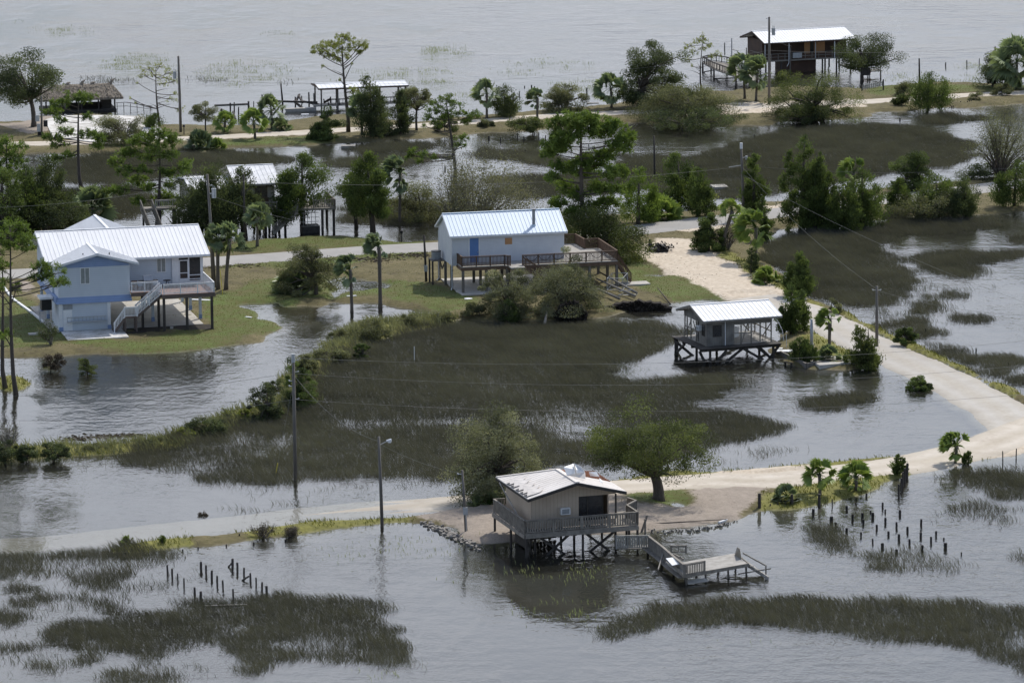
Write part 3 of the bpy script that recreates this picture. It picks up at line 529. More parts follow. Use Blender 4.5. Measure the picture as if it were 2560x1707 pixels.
def wall_gable(root, x0, x1, y0, y1, zb, ze, yr, zr, mat, axis='x', name='wall'):
    f = (lambda x, y, z: (x, y, z)) if axis == 'x' else (lambda x, y, z: (y, x, z))
    m = MB(); a, b = f(x0, 0, 0), f(x1, 0, 0)
    m.slab([f(x0, y0, zb), f(x0, y1, zb), f(x0, y1, ze), f(x0, yr, zr), f(x0, y0, ze)], Vector(b) - Vector(a))
    return m.build(name, mat, root)
def rail(path, z, h=1.0, bs=0.14, ps=1.7, post=0.11, bw=0.058, cap=0.12, m=None, drop=0.0):
    m = m or MB()
    for (a, b) in zip(path[:-1], path[1:]):
        za, zb = (a[2] if len(a) > 2 else z), (b[2] if len(b) > 2 else z)
        d = math.hypot(b[0] - a[0], b[1] - a[1]); n = max(1, round(d / ps)); k = max(2, int(d / bs))
        A = Vector((a[0], a[1], za)); B = Vector((b[0], b[1], zb)); up = Vector((0, 0, 1))
        m.beam(A + up * h, B + up * h, cap, .05); m.beam(A + up * (h - .1), B + up * (h - .1), .04, .08); m.beam(A + up * .1, B + up * .1, .04, .08)
        for i in range(n + 1): p = A.lerp(B, i / n); m.beam(p - up * drop, p + up * (h + .02), post)
        for i in range(1, k): p = A.lerp(B, i / k); m.beam(p + up * .1, p + up * (h - .08), bw, bw)
    return m
def stair(root, a, b, width, side, mat, n=None, rails=None, railmat=None, h=0.95):
    """a top edge middle, b bottom; side = horizontal unit across the flight"""
    a = Vector(a); b = Vector(b); s = Vector((side[0], side[1], 0)) * width / 2; m = MB(); n = n or max(3, round(abs(a.z - b.z) / .19))
    for k in (-1, 1): m.beam(a + s * k + Vector((0, 0, -.12)), b + s * k + Vector((0, 0, -.02)), .06, .26)
    for i in range(n): p = a.lerp(b, (i + .5) / n) + Vector((0, 0, .02)); m.beam(p - s, p + s, .28, .045)
    o = m.build('stairs', mat, root)
    if rails:
        r = MB()
        for k in rails: rail([tuple(a + s * k), tuple(b + s * k)], 0, h, m=r, ps=1.4)
        r.build('stair_railing', railmat or mat, o)
    return o
def window(root, x0, x1, z0, z1, y, glass, frame, mull=1, name='window', axis='x', out=-1):
    f = (lambda x, y, z: (x, y, z)) if axis == 'x' else (lambda x, y, z: (y, x, z)); e = .012 * out
    m = MB(); bt = .07
    def bar(xa, xb, za, zb): p = f(xa, y, za); q = f(xb, y + out * .05, zb); m.box(min(p[0], q[0]), max(p[0], q[0]), min(p[1], q[1]), max(p[1], q[1]), za, zb)
    bar(x0 - bt, x0, z0 - bt, z1 + bt); bar(x1, x1 + bt, z0 - bt, z1 + bt); bar(x0, x1, z0 - bt, z0); bar(x0, x1, z1, z1 + bt)
    for i in range(mull): xm = x0 + (x1 - x0) * (i + 1) / (mull + 1); bar(xm - .03, xm + .03, z0, z1)
    o = m.build(name, frame, root); g = MB(); p = f(x0, y + e, z0); q = f(x1, y + e * 1.9, z1)
    g.box(min(p[0], q[0]), max(p[0], q[0]), min(p[1], q[1]), max(p[1], q[1]), z0, z1); g.build('pane', glass, o); return o
def posts(root, pts, z0, z1, wd, mat, name='post', rnd=False):
    for p in pts:
        za = p[2] if len(p) > 2 else z0
        m = MB()
        if rnd: m.tube([(p[0], p[1], za), (p[0], p[1], z1)], wd / 2, 8)
        else: m.box(p[0] - wd / 2, p[0] + wd / 2, p[1] - wd / 2, p[1] + wd / 2, za, z1)
        m.build(name, mat, root)
def deckpoly(pts, z, th=.14, skirt=None):
    return MB().slab([(x, y, z - th) for x, y in pts], (0, 0, th))
def inst(px, rot):
    o = GG(*px); return o, R(rot)

# ================================================================== the pale blue house on the left
o, a = inst(cE(535, 1252), 14)
r = thing('blue_house', 'large pale blue stilt house with white metal roof, white railed deck and grill', 'house', o, a)
MB().box(-.9, 14.3, 0.02, 14.6, -.3, .10).build('slab', M['concrete'], r)
MB().box(0.1, 6.1, -4.6, 0.0, -.3, .07).build('patio_pad', M['pale_concrete'], r)
m = MB().box(6.2, 14.9, -2.75, -.02, -.2, .05); m.build('gravel_bed', M['soil'], r)
st = MB().box(0, 5, 0.03, 5.2, .1, 2.85); st = st.build('storage_room', M['pale_siding'], r)
for xa, xb in ((-.06, .3), (4.75, 5.05)):
    MB().box(xa, xb, -.02, .03, .1, 2.85).build('trim_board', M['white_paint'], st); MB().box(xa - .02, xb + .04, -.05, -.022, .1, .5).build('base_block', M['blue_shingle'], st)
MB().box(.35, 1.25, -.02, .03, .1, 2.2).build('door', M['white_paint'], st)
MB().box(.4, 1.3, -.04, .03, 2.25, 2.7).build('vent', M['grey_plastic'], st)
m = MB().box(.7, 4.6, -.5, .02, 1.0, 1.06).box(.7, 4.6, -.06, .02, 1.4, 1.46)
for i in range(11): m.box(.75 + i * .37, .79 + i * .37, -.06, .02, 1.06, 1.4)
m.build('shelf', M['galv'], st)
wall_gable(r, 0.0, 3.2, -.05, 7.05, 3.4, 6.5, 3.8, 7.5, M['pale_siding'], axis='y', name='wing_wall')
MB().slab([(-.3, -.25, 2.82), (7.2, -.25, 2.82), (7.1, -.04, 3.42), (-.12, -.04, 3.42)], (0, .3, 0)).build('shingle_band', M['blue_shingle'], r)
MB().slab([(-.35, .1, 2.82), (-.35, 13, 2.82), (-.3, 13, 3.42), (-.3, .1, 3.42)], (.25, 0, 0)).build('shingle_band', M['blue_shingle'], r)
MB().slab([(.0, -.03, 6.35), (7.0, -.03, 6.35), (7.0, -.03, 6.5), (3.8, -.03, 7.42), (0, -.03, 6.5)], (0, .02, 0)).build('gable_shingle', M['blue_shingle'], r)
wall_gable(r, -.25, 14.9, 3.05, 13.2, 3.3, 6.55, 8.8, 8.4, M['pale_siding'])
MB().box(7.06, 7.2, 1.9, 3.04, 3.8, 6.4).build('corner_board', M['blue_shingle'], r)
roof_gable(r, -1.0, 15.5, 2.35, 6.65, 8.8, 8.65, 13.7, 6.65, M['white_roof'], trim=M['white_paint'], rib=.42)
roof_gable(r, -.5, 6.2, -.55, 6.62, 3.8, 7.72, 7.9, 6.62, M['white_roof'], axis='y', name='wing_roof', trim=M['white_paint'], rib=.42)
roof_gable(r, 8.9, 18.6, 2.4, 6.7, 6.5, 8.5, 10.6, 6.7, M['white_roof'], axis='y', name='rear_roof', trim=M['white_paint'], rib=.42)
wall_gable(r, 13.1, 18.2, 2.8, 10.2, 3.3, 6.6, 6.5, 8.3, M['pale_siding'], axis='y', name='rear_wall')
for x, y, z in ((2.6, .9, 7.45), (5.2, .8, 7.42)): MB().tube([(x, y, z - .2), (x, y, z + .15)], .05, 6).build('vent_pipe', M['black'], r)
window(r, 2.2, 3.02, 4.75, 6.25, 0, M['curtain'], M['white_paint'])
window(r, 10.3, 11.1, 5.0, 6.42, 3.05, M['curtain'], M['white_paint'])
# screened porch
pm = MB().box(11.85, 14.72, 2.985, 3.04, 4.0, 6.35).build('screen', M['screen'], r)
m = MB()
for x0, x1 in ((11.75, 11.85), (12.25, 12.45), (13.4, 13.5), (14.6, 14.85)): m.box(x0, x1, 2.90, 2.98, 3.75, 6.5)
m.box(11.85, 14.6, 2.91, 2.975, 6.3, 6.5); m.box(13.5, 14.6, 2.91, 2.975, 4.5, 4.58); m.box(13.5, 14.6, 2.91, 2.975, 4.1, 4.18); m.box(11.85, 12.25, 2.91, 2.975, 3.75, 6.3); m.box(13.5, 14.6, 2.93, 2.975, 3.75, 3.98)
m.build('porch_frame', M['white_paint'], r)
d = MB().box(12.46, 12.55, 2.87, 2.93, 3.75, 6.1).box(13.30, 13.39, 2.87, 2.93, 3.75, 6.1).box(12.55, 13.30, 2.87, 2.93, 6.0, 6.1).box(12.55, 13.30, 2.87, 2.93, 4.75, 4.83).box(12.55, 13.3, 2.87, 2.93, 3.75, 4.25).build('screen_door', M['white_paint'], r)
MB().box(12.55, 13.3, 2.90, 2.92, 4.25, 6.0).build('door_screen', M['screen'], d)
# deck
dk = deckpoly([(7.06, -.4), (9.9, -.4), (9.9, -2.5), (15.05, -2.5), (15.05, 5.2), (14.92, 5.2), (14.92, 3.03), (7.06, 3.03)], 3.66, .1).build('deck', M['plank_red'], r)
MB().box(7.06, 9.9, -.46, -.4, 3.26, 3.63).box(9.84, 9.9, -2.5, -.46, 3.26, 3.63).box(9.84, 15.1, -2.56, -2.5, 3.26, 3.63).box(15.05, 15.1, -2.5, 5.2, 3.26, 3.63).box(9.9, 15.05, -.2, 0, 3.3, 3.54).box(9.9, 15.05, 2.6, 2.8, 3.3, 3.54).build('rim_beam', M['brown_metal'], dk)
rl = rail([(7.12, -.4), (9.75, -.4)], 3.66, 1.0, bs=.13, post=.1, bw=.04, cap=.09)
rail([(10.0, -2.45), (15.0, -2.45), (15.0, 5.1)], 3.66, 1.0, bs=.13, post=.1, bw=.04, cap=.09, m=rl); rl.build('deck_railing', M['white_paint'], dk)
stair(r, (9.85, -1.35, 3.6), (7.4, -1.35, 1.55), 1.1, (0, 1), M['brown_metal'], rails=(-1, 1), railmat=M['white_paint'])
ld = MB().box(6.1, 7.4, -1.95, -.75, 1.4, 1.55).build('landing', M['brown_metal'], r)
rail([(7.35, -1.9), (6.15, -1.9)], 1.55, .95, bs=.13, bw=.04).build('landing_railing', M['white_paint'], ld)
posts(r, [(6.2, -1.85), (7.3, -1.85), (7.3, -.85), (6.2, -.85)], -.2, 1.4, .16, M['brown_metal'], 'landing_post')
stair(r, (6.1, -1.35, 1.45), (5.1, -1.35, .08), 1.1, (0, 1), M['brown_metal'], rails=(-1,), railmat=M['white_paint'])
posts(r, [(14.75, -2.35), (12.25, -2.4), (9.98, -2.4), (9.85, 0.05), (8.2, -.2)], -.3, 3.54, .24, M['pole_dark'], 'deck_post')
posts(r, [(14.5, 2.85), (14.4, 8.0), (9.7, 2.75), (9.7, 8), (-.1, 11.7), (-.1, 7.3), (5.1, 8), (14.4, 12.8), (5.1, 12.8)], 0.1, 3.32, .26, M['pale_siding'], 'house_post')
for x, y in ((14.5, 2.85), (14.4, 8.0), (9.7, 2.75), (-.1, 11.7), (-.1, 7.3)): MB().box(x - .15, x + .15, y - .15, y + .15, .1, .55).build('post_base', M['blue_shingle'], r)
MB().box(-1.7, -.36, 1.6, 3.4, 3.05, 3.25).build('wall_platform', M['white_paint'], r)
MB().box(-1.5, -.5, 1.7, 2.9, 1.95, 3.04).build('hanging_unit', M['black'], r)
m = MB()
for x in (-1.2, -.6): m.tube([(x, 5.0, .1), (x, 5.0, 2.0)], .03, 5); m.tube([(x, 5.8, .1), (x, 5.8, 2.0)], .03, 5)
for z in (.5, 1, 1.5, 1.95): m.beam((-1.2, 5, z), (-.6, 5, z), .03); m.beam((-1.2, 5.8, z), (-.6, 5.8, z), .03)
rk = m.build('metal_rack', M['galv'])
rk.parent = None; rk.matrix_world = Matrix.Translation(Vector(o)) @ Matrix.Rotation(a, 4, 'Z'); tag(rk, 'open galvanised rack standing under the left side of the blue house', 'rack')
def on(root_o, root_a, x, y, z=0):
    c, s = math.cos(root_a), math.sin(root_a); return (root_o[0] + c * x - s * y, root_o[1] + s * x + c * y, root_o[2] + z)
g = thing('grill', 'black gas grill with steel lid on the blue house deck', 'grill', on(o, a, 9.0, 1.0, 3.66), a); g.scale = (1.2, 1.2, 1.2)
MB().box(-.4, .4, -.25, .25, .1, .75).build('cabinet', M['black'], g)
MB().slab([(-.38, -.25, .76), (-.38, .25, .76), (-.38, .22, 1.15), (-.38, -.05, 1.18)], (.76, 0, 0)).build('lid', M['steel'], g)
for s_ in (-1, 1): MB().box(min(s_ * .41, s_ * .8), max(s_ * .41, s_ * .8), -.22, .22, .72, .76).build('side_shelf', M['black'], g)
g = thing('patio_table', 'small dark round table beside the grill on the blue house deck', 'table', on(o, a, 11.0, 1.6, 3.66), a)
MB().tube([(0, 0, .68), (0, 0, .72)], .4, 14).build('tabletop', M['black'], g)
for k in range(3): MB().tube([(0.05 * math.cos(k * 2.1), .05 * math.sin(k * 2.1), .68), (.35 * math.cos(k * 2.1), .35 * math.sin(k * 2.1), 0)], .025, 5).build('leg', M['black'], g)
g = thing('deck_chair', 'low brown chair in the deck corner by the blue wing wall', 'chair', on(o, a, 7.7, 1.2, 3.66), a)
MB().box(-.3, .3, -.3, .3, .3, .42).build('seat', M['plank_brown'], g); MB().box(-.3, .3, .24, .32, .42, .85).build('backrest', M['plank_brown'], g)
for sx in (-1, 1):
    for sy in (-1, 1): MB().box(sx * .26 - .03, sx * .26 + .03, sy * .26 - .03, sy * .26 + .03, 0, .3).build('leg', M['plank_brown'], g)
m = MB(); e0 = GG(*cE(30, 850)); e1 = GG(*cE(120, 960)); e2 = GG(*cE(300, 1090)); e3 = GG(*cE(390, 1165))
for p, q in ((e0, e1), (e1, e2), (e2, e3)): m.beam(p + [0, 0, .06], q + [0, 0, .06], .25, .16)
tag(m.build('driveway_kerb', M['white_paint']), 'white painted kerb curving along the drive left of the blue house', 'kerb')

# ================================================================== the white cottage with brown deck
o, a = inst(cG(245, 872), 13)
r = thing('white_cottage', 'white stilt cottage with pale blue metal roof, blue door and brown wooden deck', 'house', o, a)
MB().box(.3, 12, -3.6, 6.6, -.3, .07).build('slab', M['concrete'], r)
wall_gable(r, .1, 11.9, 0, 6.6, 2.5, 5.66, 3.3, 7.3, M['white_siding'])
roof_gable(r, -.2, 12.25, -.4, 5.64, 3.3, 7.45, 7.0, 5.64, M['blue_roof'], trim=M['white_paint'], rib=.4)
MB().box(.02, .12, -.03, .08, 2.5, 5.6).box(11.88, 11.98, -.03, .08, 2.5, 5.6).build('corner_board', M['white_paint'], r)
d = MB().box(1.95, 2.9, -.05, -.003, 2.8, 5.3).build('door', M['blue_paint'], r)
MB().box(1.82, 1.95, -.07, -.003, 2.8, 5.43).box(2.9, 3.03, -.07, -.003, 2.8, 5.43).box(1.95, 2.9, -.07, -.003, 5.3, 5.43).build('door_frame', M['white_paint'], d)
MB().box(2.76, 2.84, -.09, -.05, 3.8, 3.9).build('handle', M['steel'], d)
MB().box(5.7, 6.45, -.04, -.003, 4.5, 5.17).build('boarded_window', M['plywood'], r)
m = MB().tube([(8.95, .8, 6.1), (8.95, .8, 7.85)], .17, 12).build('chimney_pipe', M['grey_plastic'], r)
MB().tube([(8.95, .8, 7.9), (8.95, .8, 7.98)], .25, 12).build('cap', M['steel'], m); MB().tube([(8.95, .8, 6.05), (8.95, .8, 6.32)], .24, 12).build('flashing', M['blue_roof'], m)
MB().tube([(.05, -.1, 5.5), (.05, -.1, 0.3), (-.1, -.3, .05)], .05, 6).build('downspout', M['white_paint'], r)
MB().tube([(-.05, 5.9, 5.3), (-.05, 5.9, 0.3), (-.3, 5.7, .05)], .05, 6).build('downspout', M['white_paint'], r)
fl = [(.6, -.02), (.6, -2.3), (5.1, -2.4), (5.35, -2.85), (17, -2.85), (17, 5.3), (15.4, 5.3), (15.3, 8.8), (12.0, 8.8), (11.92, -.02)]
dk = deckpoly(fl, 2.75, .1).build('deck', M['plank_pale'], r)
m = MB()
for p, q in zip(fl[1:8], fl[2:9]): m.beam((p[0], p[1], 2.5), (q[0], q[1], 2.5), .08, .34)
m.beam((.6, 0, 2.5), (.6, -2.3, 2.5), .08, .34)
for y in (-1.5, 0.3): m.beam((.6, y, 2.5), (17, y, 2.5), .15, .26)
m.build('rim_beam', M['plank_brown'], dk)
rl = rail([(.65, -.05), (.65, -2.25), (5.1, -2.35), (5.35, -2.8), (5.6, -2.8)], 2.75, 1.05)
rail([(6.9, -2.8), (16.95, -2.8), (16.95, 5.2)], 2.75, 1.05, m=rl); rail([(15.45, 5.2), (15.3, 8.7), (12.1, 8.7)], 2.75, 1.05, m=rl); rail([(16.95, 5.2), (15.5, 5.2)], 2.75, 1.05, m=rl)
rl.build('deck_railing', M['plank_brown'], dk)
m = MB()
for i in range(7):
    x0 = 7.2 + i * 1.38
    pts = [(x0 + 1.3 * k / 6, -2.9, 3.65 - .5 * (1 - (2 * k / 6 - 1) ** 2)) for k in range(7)]; m.tube(pts, .025, 4)
m.build('rope_swag', M['plank_dark'], dk)
stair(r, (6.9, -3.45, 2.7), (10.4, -3.45, .4), 1.2, (0, 1), M['plank_brown'], rails=(-1, 1))
MB().box(5.4, 6.9, -4.05, -2.86, 2.6, 2.74).build('stair_landing', M['plank_pale'], r)
stair(r, (17.05, -1.0, 2.7), (18.7, -1.0, .25), 1.2, (0, 1), M['plank_brown'], rails=(-1, 1))
MB().box(17.6, 20.6, -2.4, -.6, -.25, .09).build('step_pad', M['concrete'], r)
posts(r, [(.05, 0.1), (.1, 3.3), (.1, 6.4), (.75, -2.2), (3.2, -2.2), (3.1, 0.1), (3.1, 3.3), (6.1, 0.1), (6.1, 3.3), (6.1, 6.4), (9, 0.1), (9, 6.4), (11.8, .1), (11.8, 3.3), (11.8, 6.4), (5.3, -2.7), (8.2, -2.7), (11, -2.7), (14, -2.7), (16.9, -2.7), (16.9, 1.2), (16.9, 5.1), (15.3, 8.6)], -.3, 2.5, .25, M['pole_wood'])
for p, q in (((.1, 3.3, 2.4), (.1, 5, 1.4)), ((.1, 6.4, 2.4), (.1, 5, 1.4))): MB().beam(p, q, .12).build('brace', M['pole_wood'], r)
MB().box(-1.25, .08, 3.6, 5.6, 2.42, 2.52).build('unit_platform', M['pole_wood'], r)
posts(r, [(-1.15, 3.8), (-1.15, 5.4)], -.3, 2.42, .16, M['pole_dark'])
ac = thing('air_conditioner', 'round grey condenser unit on a platform at the white cottage gable end', 'air conditioner', on(o, a, -.6, 4.6, 2.52), a)
MB().tube([(0, 0, .02), (0, 0, .8)], .5, 16).build('casing', M['grey_plastic'], ac); MB().tube([(0, 0, .8), (0, 0, .86)], .53, 16).build('fan_grille', M['black'], ac)
lid = MB().tube([(0, 0, -.05), (0, 0, .06)], .42, 16).build('tank_lid', M['white_paint']); lid.location = GG(*cG(395, 952)); tag(lid, 'round white tank lid on the grass in front of the cottage', 'lid')

# ================================================================== tan house by the water with torn roof
o, a = inst(cK(430, 1190), 17.5); o[2] = 0.0
r = thing('tan_house', 'tan boarded stilt house with storm torn cream metal roof and grey wraparound deck', 'house', o, a)
X0, X1, Y0, Y1, ZF = .65, 7.65, 1.1, 7.5, 1.93
m = MB()
m.slab([(X0, Y0, ZF), (4.55, Y0, ZF), (4.55, Y0, 4.75), (4.0, Y0, 5.35), (X0, Y0, 4.72)], (0, .1, 0))
m.slab([(4.55, Y0, 4.25), (7.60, Y0, 4.25), (7.60, Y0, 4.72), (4.0, Y0, 5.35), (4.55, Y0, 4.75)], (0, .1, 0))
m.box(4.551, 7.6, Y0, Y0 + .1, ZF, 2.3); m.box(X0, X0 + .1, Y0 + .1, Y1, ZF, 4.72); m.box(X0 + .1, X1, Y1 - .1, Y1, ZF, 4.7)
m.box(X1 - .1, X1, Y0 + 1.9, Y1 - .1, ZF, 4.7)
m.build('wall', M['tan_siding'], r)
MB().box(X0 + .1, X1 - .1, Y0 + .1, Y1 - .1, ZF, ZF + .03).build('floor', M['plank_dark'], r)
MB().box(4.3, 4.35, 4.2, 7.4, ZF + .03, 4.6).box(X0 + .1, 7.5, 4.15, 4.2, ZF + .03, 4.6).build('inner_wall', M['plank_brown'], r)
for xa, xb in ((4.56, 5.25), (5.31, 6.5)): MB().box(xa, xb, Y0 + .04, Y0 + .06, 2.32, 4.23).build('window_pane', M['screen'], r)
for xa, xb in ((5.24, 5.31), (6.5, 6.57), (7.55, 7.67)): MB().box(xa, xb, Y0 - .02, Y0 + .08, 2.3, 4.25).build('window_mullion', M['plank_dark'], r)
ch = thing('armchair', 'grey armchair seen through the big front window of the tan house', 'armchair', on(o, a, 5.6, 2.2, ZF + .03), a + .4)
MB().box(-.4, .4, -.4, .4, .12, .45).build('seat', M['cloth'], ch); MB().box(-.4, .4, .28, .45, .45, 1.0).build('backrest', M['cloth'], ch)
for s_ in (-1, 1): MB().box(s_ * .48 - .08, s_ * .48 + .08, -.4, .45, .1, .65).build('armrest', M['cloth'], ch)
# roof: hip at the back, damaged right rear
zr, ze = 5.72, 4.70
rf = MB()
rf.slab([(0, -.3, ze), (4, -.3, zr), (4, 4.7, zr), (0, 8.0, ze)][::-1], (0, 0, -.1))
rf.slab([(8.0, -.3, ze), (8.0, 3.2, ze), (6.4, 3.5, ze + .41), (5.3, 3.1, ze + .69), (4, 4.5, zr), (4, -.3, zr)], (0, 0, -.1))
rf.slab([(0, 8.0, ze), (4, 4.7, zr), (4.6, 5.4, zr - .25), (4.2, 8.0, ze)][::-1], (0, 0, -.1))
for i in range(17):
    y = -.25 + i * .5
    yy = 4 if y <= 4.7 else 4 * (8.0 - y) / 3.3
    if yy > .2: rf.beam((0.02, y, ze + .004), (yy, y, ze + yy * (zr - ze) / 4 + .004), .04, .025)
    if y < 3.0: rf.beam((7.98, y, ze + .004), (4, y, zr + .004), .04, .025)
rf.beam((4, -.31, zr + .02), (4, 4.7, zr + .02), .34, .06); rf.beam((4, 4.7, zr + .02), (0, 8, ze + .02), .3, .05)
rfo = rf.build('roof', M['cream_roof'], r)
fb = MB().beam((0, -.31, ze - .14), (4, -.31, zr - .14), .05, .22).beam((8, -.31, ze - .14), (4, -.31, zr - .14), .05, .22).beam((0, -.3, ze - .16), (0, 8, ze - .16), .05, .18).beam((8, -.3, ze - .16), (8, 7.9, ze - .16), .05, .18); fb.build('fascia', M['plank_dark'], rfo)
q = MB(); q.slab([(4.1, 3.2, zr - .12), (7.95, 3.2, ze - .08), (7.95, 7.9, ze - .1), (4.2, 7.9, ze - .05)], (0, 0, -.05))
for i in range(9): q.beam((4.1, 3.5 + i * .45, zr - .05 - .08 * max(0, i - 2)), (7.95, 3.5 + i * .45, ze), .08, .1)
q.build('exposed_rafters', M['red_wood'], rfo)
def flap(pts, lift, mat, name='lifted_panel'):
    MB().slab(pts, lift).build(name, mat, rfo)
def tl(px, z): p = G(px[0], px[1], z) - o; c, s = math.cos(-a), math.sin(-a); return (c * p[0] - s * p[1], s * p[0] + c * p[1], z)
f1 = [tl(cK(735, 520), 5.8), tl(cK(872, 494), 5.95), tl(cK(845, 455), 6.35), tl(cK(790, 431), 6.5), tl(cK(710, 460), 6.35)]
flap(f1, (0, 0, .05), M['bright_roof'])
MB().beam(tl(cK(805, 507), 5.95), tl(cK(790, 428), 6.58), .08, .06).build('panel_seam', M['plank_pale'], rfo)
flap([tl(cK(735, 520), 5.8), tl(cK(872, 494), 5.95), tl(cK(877, 550), 5.5), tl(cK(800, 530), 5.65)], (.04, .04, 0), M['cream_roof'])
flap([tl(cK(905, 498), 5.5), tl(cK(962, 496), 5.5), tl(cK(985, 530), 5.2), tl(cK(915, 525), 5.2)], (0, 0, .05), M['bright_roof'])
flap([tl(cK(985, 545), 5.15), tl(cK(1000, 555), 5.1), tl(cK(1012, 580), 5.0), tl(cK(990, 575), 5.0)], (0, 0, .05), M['bright_roof'])
for i, y in enumerate((.6, 1.6, 2.7, 4.0, 5.0)):
    MB().slab([(0.02, y - .45, ze + .03), (.02, y + .35, ze + .03), (1.5, y + .3, ze + .42)], (0, 0, .01)).build('roof_tear', M['black'], rfo)
    flap([(.05, y - .4, ze + .10), (.35, y + .25, ze + .42), (1.6, y + .1, ze + .52), (1.1, y - .4, ze + .34)], (0, 0, .03), M['cream_roof'])
acu = thing('window_air_conditioner', 'white box air conditioner in the front wall of the tan house', 'air conditioner', on(o, a, 3.38, Y0, 2.98), a)
MB().box(-.38, .38, -.35, -.003, 0, .52).build('casing', M['white_paint'], acu); MB().box(-.30, .30, -.37, -.352, .07, .45).build('grille', M['grey_plastic'], acu)
dpoly = [(-.2, -.1), (9.0, -.1), (9.05, 2.7), (8.8, 4.6), (7.7, 4.6), (7.7, Y0 - .03), (X0 - .03, Y0 - .03), (X0 - .03, 8.0), (-.3, 8.0)]
dk = deckpoly(dpoly, 1.9, .07).build('deck', M['plank_grey'], r)
m = MB()
for p, q_ in (((-.2, -.14), (9, -.14)), ((-.28, -.1), (-.34, 8)), ((9.05, -.1), (9.1, 2.7))): m.beam((p[0], p[1], 1.68), (q_[0], q_[1], 1.68), .07, .3)
for x in (1, 3.3, 5.7, 8): m.beam((x, -.05, 1.66), (x, 7.8, 1.66), .14, .24)
m.build('rim_beam', M['plank_grey'], dk)
rl = rail([(-.2, 7.95), (-.2, -.05), (9.0, -.05), (9.0, 2.5)], 1.9, 1.05, bs=.2, bw=.09, ps=2.3, post=.12, cap=.16)
rail([(9.0, 2.5), (10.2, 3.8), (9.9, 4.9)], 1.9, 1.05, bs=.2, bw=.09, post=.12, cap=.16, m=rl); rail([(-.2, 7.95), (X0, 7.95)], 1.9, 1.05, bs=.2, bw=.09, m=rl)
rl.build('deck_railing', M['plank_grey'], dk)
deckpoly([(9.06, 2.4), (10.3, 3.8), (9.95, 5), (8.85, 4.9)], 1.88, .1).build('side_landing', M['plank_grey'], r)
posts(r, [(-.1, 0), (9.0, 0), (4.5, -.05), (-.2, 3.6), (-.2, 7.8), (1.0, 1.2), (4.2, 1.2), (7.6, 1.2), (1, 4.5), (4.2, 4.5), (7.6, 4.5), (1, 7.4), (4.2, 7.4), (7.6, 7.4), (9, 2.6), (9.9, 4.6)], -1.2, 1.66, .2, M['pole_dark'], rnd=True)
for p, q_ in (((.9, .3, 1.6), (3.6, .3, -.4)), ((3.6, .3, 1.6), (1.2, .3, -.4)), ((7.4, .3, 1.6), (4.8, .3, -.3)), ((4.7, .3, 1.6), (7.2, .3, -.4)), ((-.1, .2, 1.6), (.8, 1.1, -.3)), ((.9, 1.2, 1.6), (-.1, .1, -.3))): MB().beam(p, q_, .08, .2).build('brace', M['plank_dark'], r)
m = MB()
for i in range(14): m.box(.62, .66, 1.3 + i * .28, 1.55 + i * .28, .1, 1.7)
for i in range(12): m.box(.7 + i * .28, .95 + i * .28, 5.2, 5.24, .1, 1.7)
m.build('skirting', M['plank_dark'], r)
MB().beam((.2, 1.0, 1.95), (-.1, 6.8, 4.5), .06, .1).build('loose_board', M['plank_pale'], r)
TAN = (o.copy(), a)

# broken dock running out from the tan house
d0 = thing('broken_dock', 'storm broken grey wooden dock with walkway, tilted platform and stairs into the water', 'dock', on(o, a, 8.0, 1.5, 0), a)
def dl(px, z):                                # photo point at height z -> dock's own coordinates
    p = G(px[0], px[1], z) - np.array(on(o, a, 8.0, 1.5, 0)); c, s = math.cos(-a), math.sin(-a); return (c * p[0] - s * p[1], s * p[0] + c * p[1], z)
walk = [dl(cK(1110, 1075), .35), dl(cK(1360, 1075), .35), dl(cK(1470, 1160), .35), dl(cK(1560, 1240), .35), dl(cK(1650, 1310), .35)]
m = MB()
for p, q_ in zip(walk[:-1], walk[1:]): m.beam(p, q_, 1.1, .06)
m.build('walkway', M['plank_grey'], d0)
off = [(p[0] - .1, p[1] - .5, p[2]) for p in walk]
m = rail(off[:2], .35, 1.05, bs=.17, bw=.1, ps=2.2); m.build('walkway_railing', M['plank_pale'], d0)
m = rail([off[1], off[2], off[3], off[4]], .35, 1.0, bs=.13, bw=.12, ps=1.6, cap=.2); m.build('walkway_railing', M['plank_grey'], d0)
zp = .75
A, B_, C_, D_ = dl(cK(1640, 1300), zp), dl(cK(2140, 1212), zp + .1), dl(cK(2040, 1128), zp + .15), dl(cK(1560, 1210), zp)
pf = MB().slab([A, B_, C_, D_], (0, 0, .08)).build('platform', M['plank_pale'], d0)
MB().beam(A, B_, .08, .26).beam(B_, C_, .08, .26).beam(A, D_, .08, .26).build('rim_beam', M['plank_grey'], pf)
r1 = dl(cK(1640, 1298), zp + .05); r2 = dl(cK(1800, 1270), zp + .05)
rail([r1, r2], 0, .9, bs=.16, bw=.07, ps=2).build('platform_railing', M['plank_grey'], pf)
rail([dl(cK(1540, 1120), .6), dl(cK(1655, 1120), .6)], 0, .6, bs=1, ps=1).build('platform_railing', M['plank_grey'], pf)
for u, v_ in ((.35, .06), (.98, .06), (.35, .9), (.7, .9), (.98, .9), (.7, .06), (.05, .05)):
    p = Vector(A).lerp(Vector(B_), u).lerp(Vector(D_).lerp(Vector(C_), u), v_); MB().tube([(p.x + .05, p.y, -1), (p.x - .05, p.y, zp)], .08, 7).build('leg', M['pole_wood'], d0)
tp = Vector(B_).lerp(Vector(C_), .45); bt = Vector(dl(cK(2275, 1300), .12)); sd_ = (Vector(C_) - Vector(B_)).normalized()
stair(d0, tp, bt, 1.3, (sd_.x, sd_.y), M['plank_pale'], n=5)
